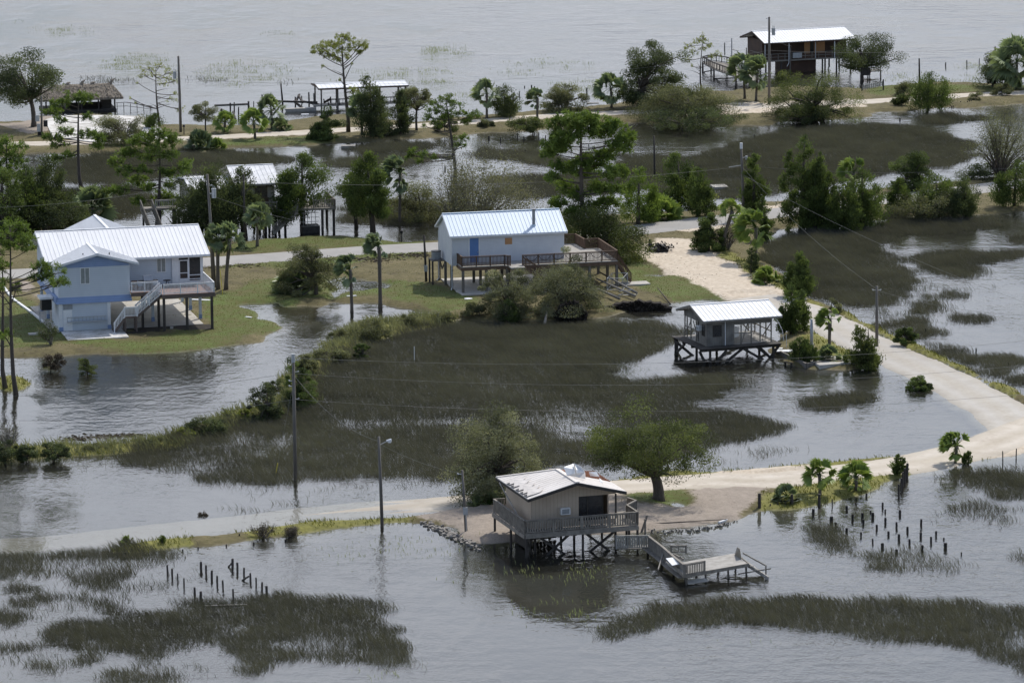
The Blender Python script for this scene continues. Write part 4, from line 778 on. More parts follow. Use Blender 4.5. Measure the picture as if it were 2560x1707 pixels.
MB().beam(tp + Vector((0, 0, .55)), bt + Vector((.1, .3, .75)), .05, .1).beam(bt + Vector((.1, .3, -.5)), bt + Vector((.1, .3, .8)), .09).beam(bt + Vector((.2, -.5, .7)), tp + Vector((-.8, -1.2, -.75)), .05, .09).build('broken_handrail', M['plank_grey'], d0)
c1 = dl(cK(2030, 1140), zp + .2); c2 = dl(cK(2085, 1170), zp + .2)
MB().slab([c1, c2, (c2[0] - .1, c2[1] + .1, c2[2] + .8), (c1[0] + .3, c1[1] + .2, c1[2] + .6)], (.04, .06, 0)).build('tilted_panel', M['cloth'], d0)
e = [dl(cK(1650, 1335), .25), dl(cK(1675, 1365), .05), dl(cK(1835, 1340), .1), dl(cK(1800, 1318), .3)]
MB().slab(e, (0, 0, .06)).build('fallen_section', M['plank_pale'], d0)
e = [dl(cK(1500, 1165), 1.25), dl(cK(1550, 1220), 1.1), dl(cK(1618, 1205), 1.15), dl(cK(1572, 1155), 1.3)]
MB().slab(e, (0, 0, .05)).build('loose_panel', M['white_paint'], d0)
for p, q_ in ((dl(cK(1480, 1120), .9), dl(cK(1440, 1250), .2)), (dl(cK(1500, 1190), .9), dl(cK(1610, 1280), .3)), (dl(cK(1560, 1130), .8), dl(cK(1640, 1170), .9)), (dl(cK(1550, 1170), .7), dl(cK(1620, 1150), 1)), (dl(cK(1395, 1290), .05), dl(cK(1420, 1260), .3))): MB().beam(p, q_, .06, .14).build('loose_board', M['plank_pale'], d0)
for p in walk[1:]: MB().tube([(p[0], p[1], -1), (p[0], p[1], .35)], .09, 7).build('leg', M['pole_dark'], d0)
g = MB().beam(dl(cK(1340, 985), 0)[:2] + (-.2,), dl(cK(1340, 985), 0)[:2] + (1.35,), .12).beam(dl(cK(1310, 975), 0)[:2] + (.1,), dl(cK(1355, 965), 0)[:2] + (1.4,), .2, .06); g.build('gate_post', M['plank_grey'], d0)

# ================================================================== open grey shack on cross braced piles
o, a = inst(cS(450, 800), 19); o[2] = 0.0
r = thing('stilt_shack', 'weathered grey board shack with white metal roof and storm stripped open walls, on braced piles', 'shack', o, a)
zf = 1.42; X0, X1, Y0, Y1, ZE = .22, 6.9, 1.0, 6.9, 3.88
deckpoly([(-.75, -.1), (7.45, -.1), (7.5, 7.2), (-1.0, 7.2)], zf, .07).build('deck', M['plank_dark'], r)
MB().box(X0, X1, Y0, Y1, zf, zf + .02).build('floor', M['plank_pale'], r)
m = MB()
for y in (.2, 2.4, 4.7, 7): m.beam((-.8, y, zf - .2), (7.45, y, zf - .2), .16, .26)
for i in range(10): m.beam((-.6 + i * .88, -.08, zf - .13), (-.6 + i * .88, 7.1, zf - .13), .06, .12)
m.build('floor_beam', M['plank_dark'], r)
w1 = MB().box(X0, .9, Y0, Y0 + .06, zf, ZE).box(.9, 1.68, Y0, Y0 + .06, zf, 2.35).box(.9, 1.68, Y0, Y0 + .06, 3.36, ZE).box(1.68, 2.95, Y0, Y0 + .06, zf, ZE).box(2.95, X1, Y0, Y0 + .06, 3.32, ZE)
w1.box(X0, X0 + .06, Y0 + .06, 1.5, zf, ZE).box(X0, X0 + .06, 1.5, 2.1, zf, 2.35).box(X0, X0 + .06, 1.5, 2.1, 3.36, ZE).box(X0, X0 + .06, 2.1, 3.0, zf, ZE).box(X0, X0 + .06, 3.0, Y1, 3.45, ZE)
w1.slab([(X0, Y0, ZE), (X0, Y1, ZE), (X0, 3.95, 4.75)], (.06, 0, 0)).slab([(X1 - .06, Y0, ZE), (X1 - .06, Y1, ZE), (X1 - .06, 3.95, 4.75)], (.06, 0, 0))
w1.box(2.9, 2.96, Y0 + .06, 3.6, zf, ZE).box(X0 + .06, 2.9, 3.55, 3.6, zf, 3.5)
w1.build('wall', M['grey_board'], r)
window(r, .92, 1.66, 2.37, 3.34, Y0, M['screen'], M['plank_dark'], 0); window(r, 1.52, 2.08, 2.37, 3.34, X0, M['screen'], M['plank_dark'], 0, axis='y')
fr_ = MB()
for x in (3.0, 3.75, 4.8, 5.7, 6.84): fr_.box(x - .05, x + .05, Y0 + .0, Y0 + .1, zf, 3.32)
for x in (.3, 2.0, 3.6, 5.2, 6.84): fr_.box(x - .05, x + .05, Y1 - .1, Y1, zf, ZE)
for y in (3.8, 5.2, 6.2): fr_.box(X0, X0 + .1, y - .05, y + .05, zf, 3.45); 
for y in (2.4, 3.8, 5.2): fr_.box(X1 - .1, X1, y - .05, y + .05, zf, ZE)
for p, q_ in (((3.0, Y0 + .05, 2.5), (4.8, Y0 + .05, 2.45)), ((X0 + .05, 3, 2.5), (X0 + .05, Y1, 2.45)), ((X1 - .05, Y0, 2.45), (X1 - .05, Y1, 2.5)), ((2, Y1 - .05, 2.4), (X1, Y1 - .05, 2.45)), ((3.0, Y1 - .05, zf), (4.2, Y1 - .05, 3.6)), ((4.9, Y1 - .05, 3.7), (6.8, Y1 - .05, 1.6)), ((X0 + .05, 3.2, zf), (X0 + .05, 4.6, 3.3)), ((X0 + .05, 6.8, zf), (X0 + .05, 5.2, 3.2)), ((X1 - .05, 1.2, 3.2), (X1 - .05, 3.2, 1.6)), ((3.8, Y0 + .06, zf), (5, 2.4, 3.2)), ((X0, Y1 - .05, ZE - .05), (X1, Y1 - .05, ZE - .05))): fr_.beam(p, q_, .06, .1)
fr_.build('open_frame', M['plank_grey'], r)
roof_gable(r, -.35, 7.75, .5, 3.98, 3.95, 4.95, 7.55, 3.98, M['bright_roof'], trim=M['plank_grey'], rib=.45)
MB().box(X0 - .02, X0 - .002, 3.3, 3.65, 4.0, 4.5).build('gable_vent', M['white_paint'], r)
MB().tube([(2.08, Y0 - .06, 3.9), (2.1, Y0 - .06, 1.3)], .045, 6).build('downspout', M['white_paint'], r)
MB().tube([(7.0, .9, 3.9), (7.5, .8, 3.3), (7.85, .7, 2.5), (7.95, .6, 1.5)], .025, 5).build('hanging_pipe', M['white_paint'], r)
acu = thing('window_air_conditioner', 'small box air conditioner on the left wall of the grey shack', 'air conditioner', on(o, a, X0, 2.55, 2.75), a)
MB().box(-.35, -.003, -.3, .3, 0, .42).build('casing', M['white_paint'], acu); MB().box(-.37, -.352, -.24, .24, .06, .36).build('grille', M['grey_plastic'], acu)
for i, (x, y) in enumerate(((.3, .3), (6.75, .3), (.3, 3.8), (6.75, 3.8), (-.5, 6.9), (6.75, 6.9), (3.6, 6.9), (-.6, 7.0))): MB().tube([(x, y, -1.2), (x, y, zf - .3)], .13, 8).build('pile', M['pole_dark'], r)
for p, q_ in (((3.5, .1, 1.15), (1.3, .1, -.4)), ((3.6, .1, 1.15), (6.0, .1, -.3)), ((1.9, .1, 1.1), (.5, .1, -.4)), ((5.2, .5, 1.1), (6.8, .5, -.2)), ((-.7, .5, 1.1), (.1, .5, -.5)), ((7.3, .3, 1.1), (6.4, .3, 0)), ((-.9, 6.5, 1.1), (.2, 3.9, -.2)), ((-.6, 4.6, 1.1), (-.7, 6.9, -.3)), ((3.6, 6.6, 1), (6.4, 6.6, -.3)), ((6, 4, 1.1), (7.2, 2, -.3))): MB().beam(p, q_, .12, .24).build('brace', M['plank_dark'], r)
m = MB()
q = random.Random(4)
for i in range(7):
    p = Vector((6.1 + q.random() * 1.2, .6 + q.random() * 5, zf + .06 + .05 * i)); m.beam(p, p + Vector((-1.2 + q.random() * .6, q.random() - .5, .04)), .14, .04)
m.build('loose_board', M['plank_pale'], r)
ap = thing('wrecked_appliance', 'white tipped over appliance standing inside the open grey shack', 'appliance', on(o, a, 4.3, 4.3, zf + .02), a + .5)
MB().slab([(-.4, -.3, 0), (.4, -.3, 0.1), (.5, -.3, 1.0), (-.3, -.3, .95)], (0, .6, 0)).build('cabinet', M['white_paint'], ap); MB().box(-.38, -.32, -.33, -.301, .3, .8).build('handle', M['steel'], ap)
# retaining wall, dock edge beside the shack
m = MB(); pts = [GG(*cS(1120, 650)), GG(*cS(1445, 815)), GG(*cS(1700, 795)), GG(*cS(2000, 782))]
for p, q_ in zip(pts[:-1], pts[1:]): m.beam((p[0], p[1], .12), (q_[0], q_[1], .12), .22, .75)
tag(m.build('retaining_wall', M['pole_wood']), 'low timber retaining wall round the small plot right of the grey shack', 'wall')
sp = GG(*cS(1700, 730)); m = MB().box(-2.0, 2.0, -1.8, 1.8, -.4, .03).build('concrete_slab', M['concrete']); m.location = (sp[0], sp[1], .40); m.rotation_euler[2] = R(19); tag(m, 'flat concrete slab in the grass right of the grey shack', 'slab')
m = MB().box(-.5, .5, -.12, .12, .3, .36).box(-.45, -.38, -.1, .1, -.6, .3).box(.38, .45, -.1, .1, -.6, .3).build('bench', M['plank_dark']); m.location = G(*cS(1260, 790)); m.rotation_euler[2] = R(-50); tag(m, 'short dark wooden step against the timber retaining wall', 'step')
p = G(*cS(1240, 620), .3); m = MB().box(-1.2, 1.2, -.3, .3, 0, .18).tube([(0, 0, .1), (0, 0, 1.5)], .03, 5).build('white_pallet', M['white_paint']); m.location = (p[0], p[1], .25); m.rotation_euler[2] = R(12); tag(m, 'white plank platform with thin rod right of the grey shack', 'platform')
p = GG(*cS(1220, 680)); m = MB().slab([(-.9, -.3, .1), (.9, -.5, .1), (.8, .4, .14), (-.8, .3, .14)], (0, 0, .04)).build('white_sheet', M['white_paint']); m.location = (p[0], p[1], max(p[2], .1)); tag(m, 'white flat sheet lying on the grass behind the retaining wall', 'sheet')

# ================================================================== brown house far right on the bay
o, a = inst(cD(395, 535), 20); o[2] = .1
r = thing('brown_house', 'dark brown stilt house with bright white metal roof on the bay shore', 'house', o, a)
wall_gable(r, 0.6, 12.6, 2.0, 8.0, 1.8, 4.55, 4.6, 5.5, M['brown_board'])
MB().box(6.0, 9.2, 1.95, 1.997, 2.1, 4.4).build('plywood_panel', M['plywood'], r)
MB().box(6.9, 7.5, 1.90, 1.947, 2.15, 4.3).build('door', M['screen'], r)
roof_gable(r, -1.1, 13.3, 0, 4.42, 4.4, 5.65, 8.8, 4.42, M['bright_roof'], trim=M['brown_board'], rib=.45)
MB().box(-.4, .58, 2.3, 7.6, 1.86, 4.5).build('end_room', M['brown_board'], r)
dk = deckpoly([(-.9, .2), (12.8, .2), (12.8, 8.2), (-2.8, 8.2), (-2.8, 5.5), (-.9, 5.5)], 1.86, .2).build('deck', M['plank_grey'], r)
rl = MB()
for x in range(0, 14): rl.beam((-.9 + x * 1.05, .25, 1.86), (-.9 + x * 1.05, .25, 2.75), .07)
rl.beam((-.9, .25, 2.75), (12.8, .25, 2.75), .1, .06).beam((-.9, .25, 2.3), (12.8, .25, 2.3), .04, .06).beam((-.85, .25, 2.75), (-.85, 5.5, 2.75), .08, .06).beam((-2.7, 5.6, 2.75), (-2.7, 8.1, 2.75), .08)
rl.build('porch_railing', M['plank_grey'], dk)
MB().box(-.85, 12.7, .27, .29, 1.9, 2.6).build('porch_screen', M['brown_board'], dk)
posts(r, [(-.8, .3), (2.9, .3), (7.0, .3), (10.0, .3), (12.7, .3), (-2.7, 8)], 1.86, 4.35, .12, M['galv'], 'porch_post')
MB().tube([(2.8, .1, 4.3), (2.8, .1, 1.4), (2.5, .1, .9)], .05, 6).tube([(9.9, .1, 4.3), (9.9, .1, 1.6), (9.6, .1, 1.2)], .05, 6).build('downspout', M['white_paint'], r)
MB().box(3.0, 7.4, 1.0, 5.5, -.1, 1.65).build('lower_room', M['brown_board'], r)
posts(r, [(x, y) for x in (-.6, 1.8, 8.2, 10.4, 12.6) for y in (.5, 4.5, 8)], -.6, 1.66, .26, M['pole_dark'], rnd=True)
MB().box(3.4, 4.8, .05, .19, 2.05, 2.8).build('wall_box', M['galv'], r)
# pier with railing left of it, back steps right of it
P0 = [G(*cD(0, 452), 1.3), G(*cD(-120, 395), 1.3), G(*cD(60, 430), 1.3), G(*cD(70, 520), 1.0)]
pr = thing('shore_pier', 'dark railed wooden pier behind the young pine at the bay shore', 'pier', (P0[0][0], P0[0][1], 0), 0)
q0 = P0[0]; L0 = lambda p, dz=0: (p[0] - q0[0], p[1] - q0[1], p[2] + dz)
pp = [G(*p, 1.3) for p in (cC(1985, 345), cC(2085, 400), cC(2281, 470), cC(2400, 520))]; bk = [G(*p, 1.3) for p in (cC(2060, 330), cC(2200, 350), cC(2400, 430), cC(2500, 480))]
m = MB()
for i in range(3): m.slab([L0(pp[i]), L0(pp[i + 1]), L0(bk[i + 1]), L0(bk[i])], (0, 0, -.2))
m.build('deck', M['plank_grey'], pr)
m = rail([L0(p) for p in pp], 0, .9, bs=1.2, ps=1.2, post=.12); rail([L0(p) for p in bk], 0, .9, bs=1.2, ps=1.2, post=.12, m=m); rail([L0(pp[0]), L0(bk[0])], 0, .9, bs=2, ps=1.2, m=m); m.build('railing', M['plank_dark'], pr)
for p in pp + bk: MB().tube([L0(p, -2.3), L0(p)], .13, 7).build('pile', M['pole_dark'], pr)
for i in range(2): MB().beam(L0(pp[i], -1.4), L0(pp[i + 1], -.2), .14).build('brace', M['pole_dark'], pr)
p0 = G(*cD(1010, 505), .6); stp = thing('back_steps', 'pale wooden steps behind the brown house below the oak', 'steps', (p0[0], p0[1], 0), R(15))
stair(stp, (-1.5, 0, 1.9), (2.2, 0, .7), 1.4, (0, 1), M['plank_pale']); rail([(2.2, -.7), (4.2, -.7), (4.2, 1)], .9, .9, bs=1, m=(m := MB())); m.build('railing', M['plank_grey'], stp); MB().box(2.2, 4.4, -.8, 1.0, .75, .9).build('landing', M['plank_pale'], stp)
for x in (2.3, 4.2): MB().box(x, x + .16, -.7, -.54, -.6, .75).build('post', M['plank_grey'], stp)

# ================================================================== grey stilt house behind the conifers
o, a = inst(cF(205, 400), 13); o[2] = 0.1
r = thing('beige_stilt_house', 'beige stilt house with white metal roof half hidden behind conifers beyond the paved road', 'house', o, a)
MB().box(-7.8, 1.5, .5, 9.8, 2.75, 5.1).build('wall', M['beige_siding'], r)
roof_gable(r, -3.2, 2.1, -.5, 5.65, 4.8, 7.0, 10.4, 5.65, M['grey_roof'], trim=M['plank_grey'], rib=.5)
roof_gable(r, -8.2, -3.25, .1, 5.2, 4.0, 5.9, 10, 5.2, M['grey_roof'], name='side_roof', rib=.5)
wall_gable(r, -3.0, 1.6, 0.2, 9.9, 5.3, 5.5, 4.8, 6.8, M['beige_siding'], name='gable_wall')
window(r, -.7, .6, 4.0, 5.3, .5, M['screen'], M['plank_brown'], 1); MB().box(-.9, .8, .44, .497, 3.0, 3.9).build('wall_panel', M['plank_brown'], r)
window(r, -4.5, -3.4, 4.0, 5.0, .5, M['screen'], M['white_paint'], 1)
dk = deckpoly([(-9.6, -1.2), (8.1, -1.2), (8.1, 4.5), (1.52, 4.5), (1.52, .48), (-9.6, .48)], 2.7, .22).build('deck', M['plank_grey'], r)
m = rail([(-9.5, -1.15), (1.4, -1.15)], 2.7, .95, bs=.2, bw=.06); rail([(5.6, -1.15), (8.05, -1.15), (8.05, 4.4)], 2.7, .95, bs=.2, bw=.09, m=m); m.build('deck_railing', M['plank_grey'], dk)
posts(r, [(x, y) for x in (-9, -7, -4.8, -2.5, 0.2, 1.3, 2.4) for y in (-.8, 3.2, 7)] + [(7.9, -1), (6.6, -1), (7.9, 3.2)], -.8, 2.5, .3, M['pole_dark'], rnd=True)
stair(r, (3.6, -1.6, 2.6), (.8, -1.6, .2), 1.2, (0, 1), M['plank_grey'], rails=(-1,))
m = MB()
for i in range(4): m.box(4.4 + i * .45, 4.45 + i * .45, -1.2, -1.15, .7, 2.3)
for i in range(4): m.box(4.2, 6.2, -1.25, -1.21, .7 + i * .5, .75 + i * .5)
m.build('lattice', M['plank_pale'], r); MB().box(4.3, 6.3, -1.1, .6, -.3, .7).build('lower_box', M['plank_dark'], r)
stair(r, (-13.0, .5, 3.3), (-12.2, -2.6, .3), 1.3, (1, 0), M['plank_grey'], rails=(-1, 1)); MB().box(-13.6, -9.6, .0, 1.4, 3.1, 3.3).build('walkway', M['plank_grey'], r); rail([(-12, .05), (-9.7, .05)], 3.3, .9, bs=.2).build('walkway_railing', M['plank_pale'], r)
posts(r, [(-13.4, .2), (-11.5, .2), (-9.8, .2)], -.6, 3.1, .2, M['pole_dark'])

# ================================================================== boathouse on the far shore
o, a = inst(cB(725, 800), 13); o[2] = 0
r = thing('boathouse', 'long open boathouse with flat white metal roof on dark posts at the far shore', 'boathouse', o, a)
roof_gable(r, -.4, 12.0, -.3, 3.12, 2.4, 3.42, 5.2, 3.12, M['white_roof'], trim=M['plank_brown'], rib=.6)
m = MB()
for y in (0.1, 4.7): m.beam((-.3, y, 2.95), (11.9, y, 2.95), .12, .25)
for x in (0, 3.8, 7.7, 11.6): m.beam((x, 0, 2.9), (x, 4.8, 2.9), .1, .2)
m.beam((10.8, .1, 2.9), (11.5, .1, 2.0), .1).build('roof_beam', M['plank_brown'], r)
posts(r, [(.05, .1), (2.3, .1), (4.4, .1), (7.2, .1), (10.6, .1), (11.6, .1), (.05, 4.7), (3, 4.7), (6, 4.7), (9, 4.7), (11.6, 4.7)], -1, 2.95, .22, M['pole_wood'], rnd=True)
deckpoly([(-.6, 1.2), (11.9, 1.2), (11.9, 3.6), (-.6, 3.6)], .55, .12).build('deck', M['plank_pale'], r)
m = rail([(1.2, 1.3), (11.8, 1.3)], .55, .85, bs=.5, bw=.05, ps=1.6); m.build('railing', M['plank_dark'], r)
MB().box(-4.8, -.6, .4, 1.3, .2, .4).box(-4.8, -.6, .4, .5, -.4, .2).build('side_dock', M['plank_pale'], r)

# ================================================================== thatched pavilion
o, a = inst(cA(1025, 795), 13); o[2] = .15
r = thing('thatched_pavilion', 'open pavilion with shaggy grey brown palm thatch roof beside the far left tree', 'pavilion', o, a)
m = MB(); x0, x1, y0, y1, ze, zr = -10.3, 1.1, -.6, 6.0, 1.75, 3.25
A0, A1, A2, A3 = (x0, y0, ze), (x1, y0, ze), (x1, y1, ze), (x0, y1, ze); R0, R1 = (x0 + 2.2, 2.7, zr), (x1 - 1.2, 2.7, zr)
for f in ((A0, A1, R1, R0), (A1, A2, R1), (A2, A3, R0, R1), (A3, A0, R0)): m.slab(list(f), (0, 0, -.3))
tr_ = m.build('roof', M['thatch'], r)
q = np.random.RandomState(3); n = 2600; u = q.rand(n); v_ = q.rand(n); xs = x0 + .2 + (x1 - x0 - .4) * u; sel = q.rand(n) < .55
ys = np.where(sel, y0 + 3.3 * v_, y1 - 3.3 * v_); inset = np.maximum(0, np.maximum((x0 + 2.2 - xs) / 2.2, (xs - x1 + 1.2) / 1.2)); v2 = np.minimum(v_, 1 - inset); ok = v2 > -0.02; ys = np.where(sel, y0 + 3.3 * v2, y1 - 3.3 * v2); zs = ze + (zr - ze) * np.maximum(v2, 0) + .05
P_ = np.stack([xs, ys, zs], 1)[ok]; dirn = np.stack([q.randn(ok.sum()) * .25, np.where(sel[ok], -1, 1), -.45 + q.randn(ok.sum()) * .25], 1); dirn /= np.linalg.norm(dirn, axis=1)[:, None]
ln = .45 + .3 * q.rand(len(P_)); sdv = np.stack([np.ones(len(P_)), q.randn(len(P_)) * .2, q.randn(len(P_)) * .2], 1) * .06
V = np.stack([P_ - sdv, P_ + sdv, P_ + dirn * ln[:, None] + [0, 0, .05]], 1).reshape(-1, 3)
np_mesh('fringe', V, np.arange(len(V)), np.full(len(P_), 3), M['thatch'], tr_)
for x, hh in ((-8, .45), (-5.9, .3), (-3.9, .55), (-2.5, .25), (.1, .6)): MB().tube([(x - .3, 2.7, zr - .1), (x, 2.7, zr + hh * .6), (x + .35, 2.7, zr + hh)], [.25, .18, .03], 6).build('thatch_tuft', M['thatch'], tr_)
posts(r, [(0, 0), (-2.2, 0), (-4.5, 0), (-7, 0), (-9.3, 0), (0, 5.4), (-4.5, 5.4), (-9.3, 5.4)], -.4, 1.75, .22, M['pole_dark'], rnd=True)
MB().box(-9.6, .2, -.2, 5.6, -.15, .12).build('deck', M['plank_dark'], r); MB().box(-6.2, -.4, 2.8, 2.9, .12, .75).box(-1.6, -.3, 1.0, 3, .12, 1.5).build('bar_counter', M['plank_dark'], r)
m = MB().beam((.2, 0, .9), (1.6, 0, .9), .07).beam((1.6, 0, .9), (5.0, -.6, .3), .08).beam((.2, 0, .4), (1.6, 0, .4), .05).beam((1.6, 0, .4), (5, -.6, -.1), .05)
for k in range(6): m.box(.25 + k * .9, .32 + k * .9, -.2, -.13, -.3, .85 - .14 * max(0, k - 1))
m.build('ramp_railing', M['plank_dark'], r)
dr = [cA(x, y) for x, y in ((400, 860), (500, 822), (920, 815), (1260, 825), (1420, 920), (1520, 1020), (1200, 1050), (800, 1052), (470, 1010))]
P_ = [G(p[0], p[1], .43) for p in dr]; m = MB().slab([(p[0], p[1], .43) for p in P_], (0, 0, .06)).build('driveway_slab', M['pale_concrete']); tag(m, 'bright white concrete driveway in front of the thatched pavilion', 'driveway')
# ================================================================== trees and plants
def leaves(name, C_, s, mat, parent, tint, aspect=.5, axis=None, seed=0, flat=0.0):
    q = np.random.RandomState(seed); N = len(C_); C_ = np.asarray(C_)
    a = q.randn(N, 3) if axis is None else axis + q.randn(N, 3) * .35
    a /= np.linalg.norm(a, axis=1)[:, None] + 1e-9
    b = np.cross(a, q.randn(N, 3) + [0, 0, flat]); b /= np.linalg.norm(b, axis=1)[:, None] + 1e-9
    s = np.broadcast_to(np.asarray(s, float), (N,)) * (.65 + .7 * q.rand(N)); A = a * s[:, None]; B = b * (s * aspect)[:, None]
    V = np.stack([C_ - A * .5, C_ + B * .5 + A * .1, C_ + A * .5, C_ - B * .5 + A * .1], 1).reshape(-1, 3)
    return np_mesh(name, V, np.arange(4 * N), np.full(N, 4), mat, parent, np.repeat(np.clip(tint, 0, 1), 4))
def bez(p, q, lift, n=5, side=0.0):
    p = np.array(p, float); q = np.array(q, float); m = (p + q) / 2 + np.array([side, 0, lift])
    return [tuple((1 - t) ** 2 * p + 2 * t * (1 - t) * m + t * t * q) for t in np.linspace(0, 1, n)]

def frame(base, crown):
    """crown = (x0, x1, ytop, ybottom) in the photo -> offsets in metres from the base"""
    b = GG(*base); s = PXM(b); x0, x1, yt, yb = crown; ym = (yt + yb) / 2
    zt = above(b, base[0], yt)[2] - b[2]; zb = above(b, base[0], yb)[2] - b[2]
    cx = ((x0 + x1) / 2 - base[0]) / s; return b, cx, (x1 - x0) / 2 / s, zb, zt
def finish(root, tm, C_, s, tint, bark, leafmat, seed, aspect=.5, axis=None, crown='crown'):
    if tm.v: tm.build('trunk', bark, root, smooth=True)
    leaves(crown, C_, s, leafmat, root, tint, aspect, axis, seed)

def broad(base, crown, label, name='broadleaf_tree', cat='tree', leaf='lf_oak', bark='bark', n=4200, clumps=46, size=.24, tr=.03, seed=1, shell=.45, wind=-.12, fill=.17, group=None, flat=1.0, trunks=1, dense=1.0, fork=None, limbs=26):
    b, cx, rx, zb, zt = frame(base, crown); q = np.random.RandomState(seed * 13 + 5); r = thing(name, label, cat, b, 0, group)
    zb = max(zb, -.05); rz = (zt - zb) / 2; cz = (zt + zb) / 2; tm = MB(); H_ = zt
    d = q.randn(clumps, 3); d /= np.linalg.norm(d, axis=1)[:, None]; rad = shell + (1 - shell) * q.rand(clumps) ** .6
    dome = zb < .12 * zt
    if dome: d[:, 2] = np.abs(d[:, 2]); cz, rz = zb, (zt - zb) * .95
    n = int(n * 5.0); size *= .74; lob = q.randn(8, 3); lob /= np.linalg.norm(lob, axis=1)[:, None]; la = .5 + .8 * q.rand(8); rad = rad * (.80 + .36 * (np.maximum(d @ lob.T, 0) ** 5 * la).max(1)); cl = d * rad[:, None] * [rx * 1.12, rx * .92, rz * 1.0] + [cx, 0, cz]
    cl[:, 0] += wind * (cl[:, 2] - zb) * .25
    cs = fill * rx * (.6 + .9 * q.rand(clumps)); ctint = q.rand(clumps)
    ft = np.array([cx * .25, 0, max(.12 * H_, min(zb + .25 * rz, .6 * H_))]); r0 = tr * H_
    if fork: ft[2] = fork * H_
    for k in range(trunks):
        off = (k - (trunks - 1) / 2) * r0 * 1.6
        tm.tube(bez((off, 0, -.3), (ft[0] + off * 2, ft[1], ft[2]), 0, 5, q.randn() * r0), [r0 * 1.5, r0 * 1.1, r0, r0 * .92, r0 * .85], 9)
    for i in range(0, clumps, max(1, clumps // limbs)):
        p = ft + (cl[i] - ft) * 0.0; tm.tube(bez(p, cl[i], .15 * rz * q.randn() + .1 * rz, 5, q.randn() * .2 * rx), np.linspace(r0 * .55, .025, 5), 6)
    idx = q.randint(0, clumps, n); bl_ = q.randn(n, 3); bl_ *= (q.rand(n) ** .4 / np.linalg.norm(bl_, axis=1))[:, None]; C_ = cl[idx] + bl_ * (1.75 * np.minimum(cs[idx], .8))[:, None] * [1.1, 1, .72]
    C_[:, 2] = np.maximum(C_[:, 2], .02)
    finish(r, tm, C_, size, .85 * ctint[idx] ** 1.3 + .4 * q.rand(n) - .12, M[bark], M[leaf], seed)
    return r
def cedar(base, crown, label, name='cedar_tree', cat='tree', leaf='lf_cedar', n=3200, size=.26, seed=1, tops=1, wind=0.0, group=None, skirt=.05, power=.55, bark='bark'):
    b, cx, rx, zb, zt = frame(base, crown); q = np.random.RandomState(seed * 7 + 1); r = thing(name, label, cat, b, 0, group); zb = max(zb, skirt); n = int(n * 3.8); size *= .78; rx *= 1.32
    tm = MB(); tm.tube([(0, 0, -.3), (cx * .5, 0, zt * .5), (cx, 0, zt * .96)], [.035 * zt + .05, .02 * zt + .03, .02], 7)
    P_, A_, T_ = [], [], []; tl = [(cx, 0, zt, 1.0)] + [(cx + (q.rand() - .5) * rx * 1.3, (q.rand() - .5) * rx, zb + (zt - zb) * (.55 + .35 * q.rand()), .6) for _ in range(tops - 1)]
    nb = 34
    for (tx, ty, tz, sc) in tl:
        m_ = int(n * sc / sum(t_[3] for t_ in tl)); kb = int(nb * (.6 + .4 * sc)); u = (np.arange(kb) + q.rand(kb)) / kb; az = q.rand(kb) * 6.28
        prof = rx * (1.0 if sc == 1 else .55) * (1 - u) ** power * (.55 + .6 * q.rand(kb)); prof *= np.where(u < .12, .75, 1)
        bz = zb + (tz - zb) * u; tip = np.stack([tx + np.cos(az) * prof + wind * u * (tz - zb), ty + np.sin(az) * prof * .9, bz + prof * .45], 1); root_ = np.stack([np.full(kb, tx) + wind * u * (tz - zb), np.full(kb, ty), bz - .05], 1)
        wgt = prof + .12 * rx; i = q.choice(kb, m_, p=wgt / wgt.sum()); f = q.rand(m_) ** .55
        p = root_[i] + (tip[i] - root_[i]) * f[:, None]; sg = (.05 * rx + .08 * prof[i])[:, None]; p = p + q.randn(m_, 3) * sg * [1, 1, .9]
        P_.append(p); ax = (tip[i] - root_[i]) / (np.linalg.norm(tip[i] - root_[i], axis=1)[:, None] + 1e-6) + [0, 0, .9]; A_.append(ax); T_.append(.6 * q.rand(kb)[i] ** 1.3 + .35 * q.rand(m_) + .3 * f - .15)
    P_ = np.concatenate(P_); P_[:, 2] = np.maximum(P_[:, 2], .02)
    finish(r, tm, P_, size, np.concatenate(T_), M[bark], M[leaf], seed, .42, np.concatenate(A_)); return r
def tufts(cl, per, ln, q, rad=.2):
    """star bursts of needles round every point of cl"""
    idx = np.repeat(np.arange(len(cl)), per); d = q.randn(len(idx), 3); d[:, 2] += .35; d[:, 0] -= .35; d /= np.linalg.norm(d, axis=1)[:, None]
    return cl[idx] + d * (ln * .45)[idx][:, None] + q.randn(len(idx), 3) * rad * ln[idx][:, None], d, idx
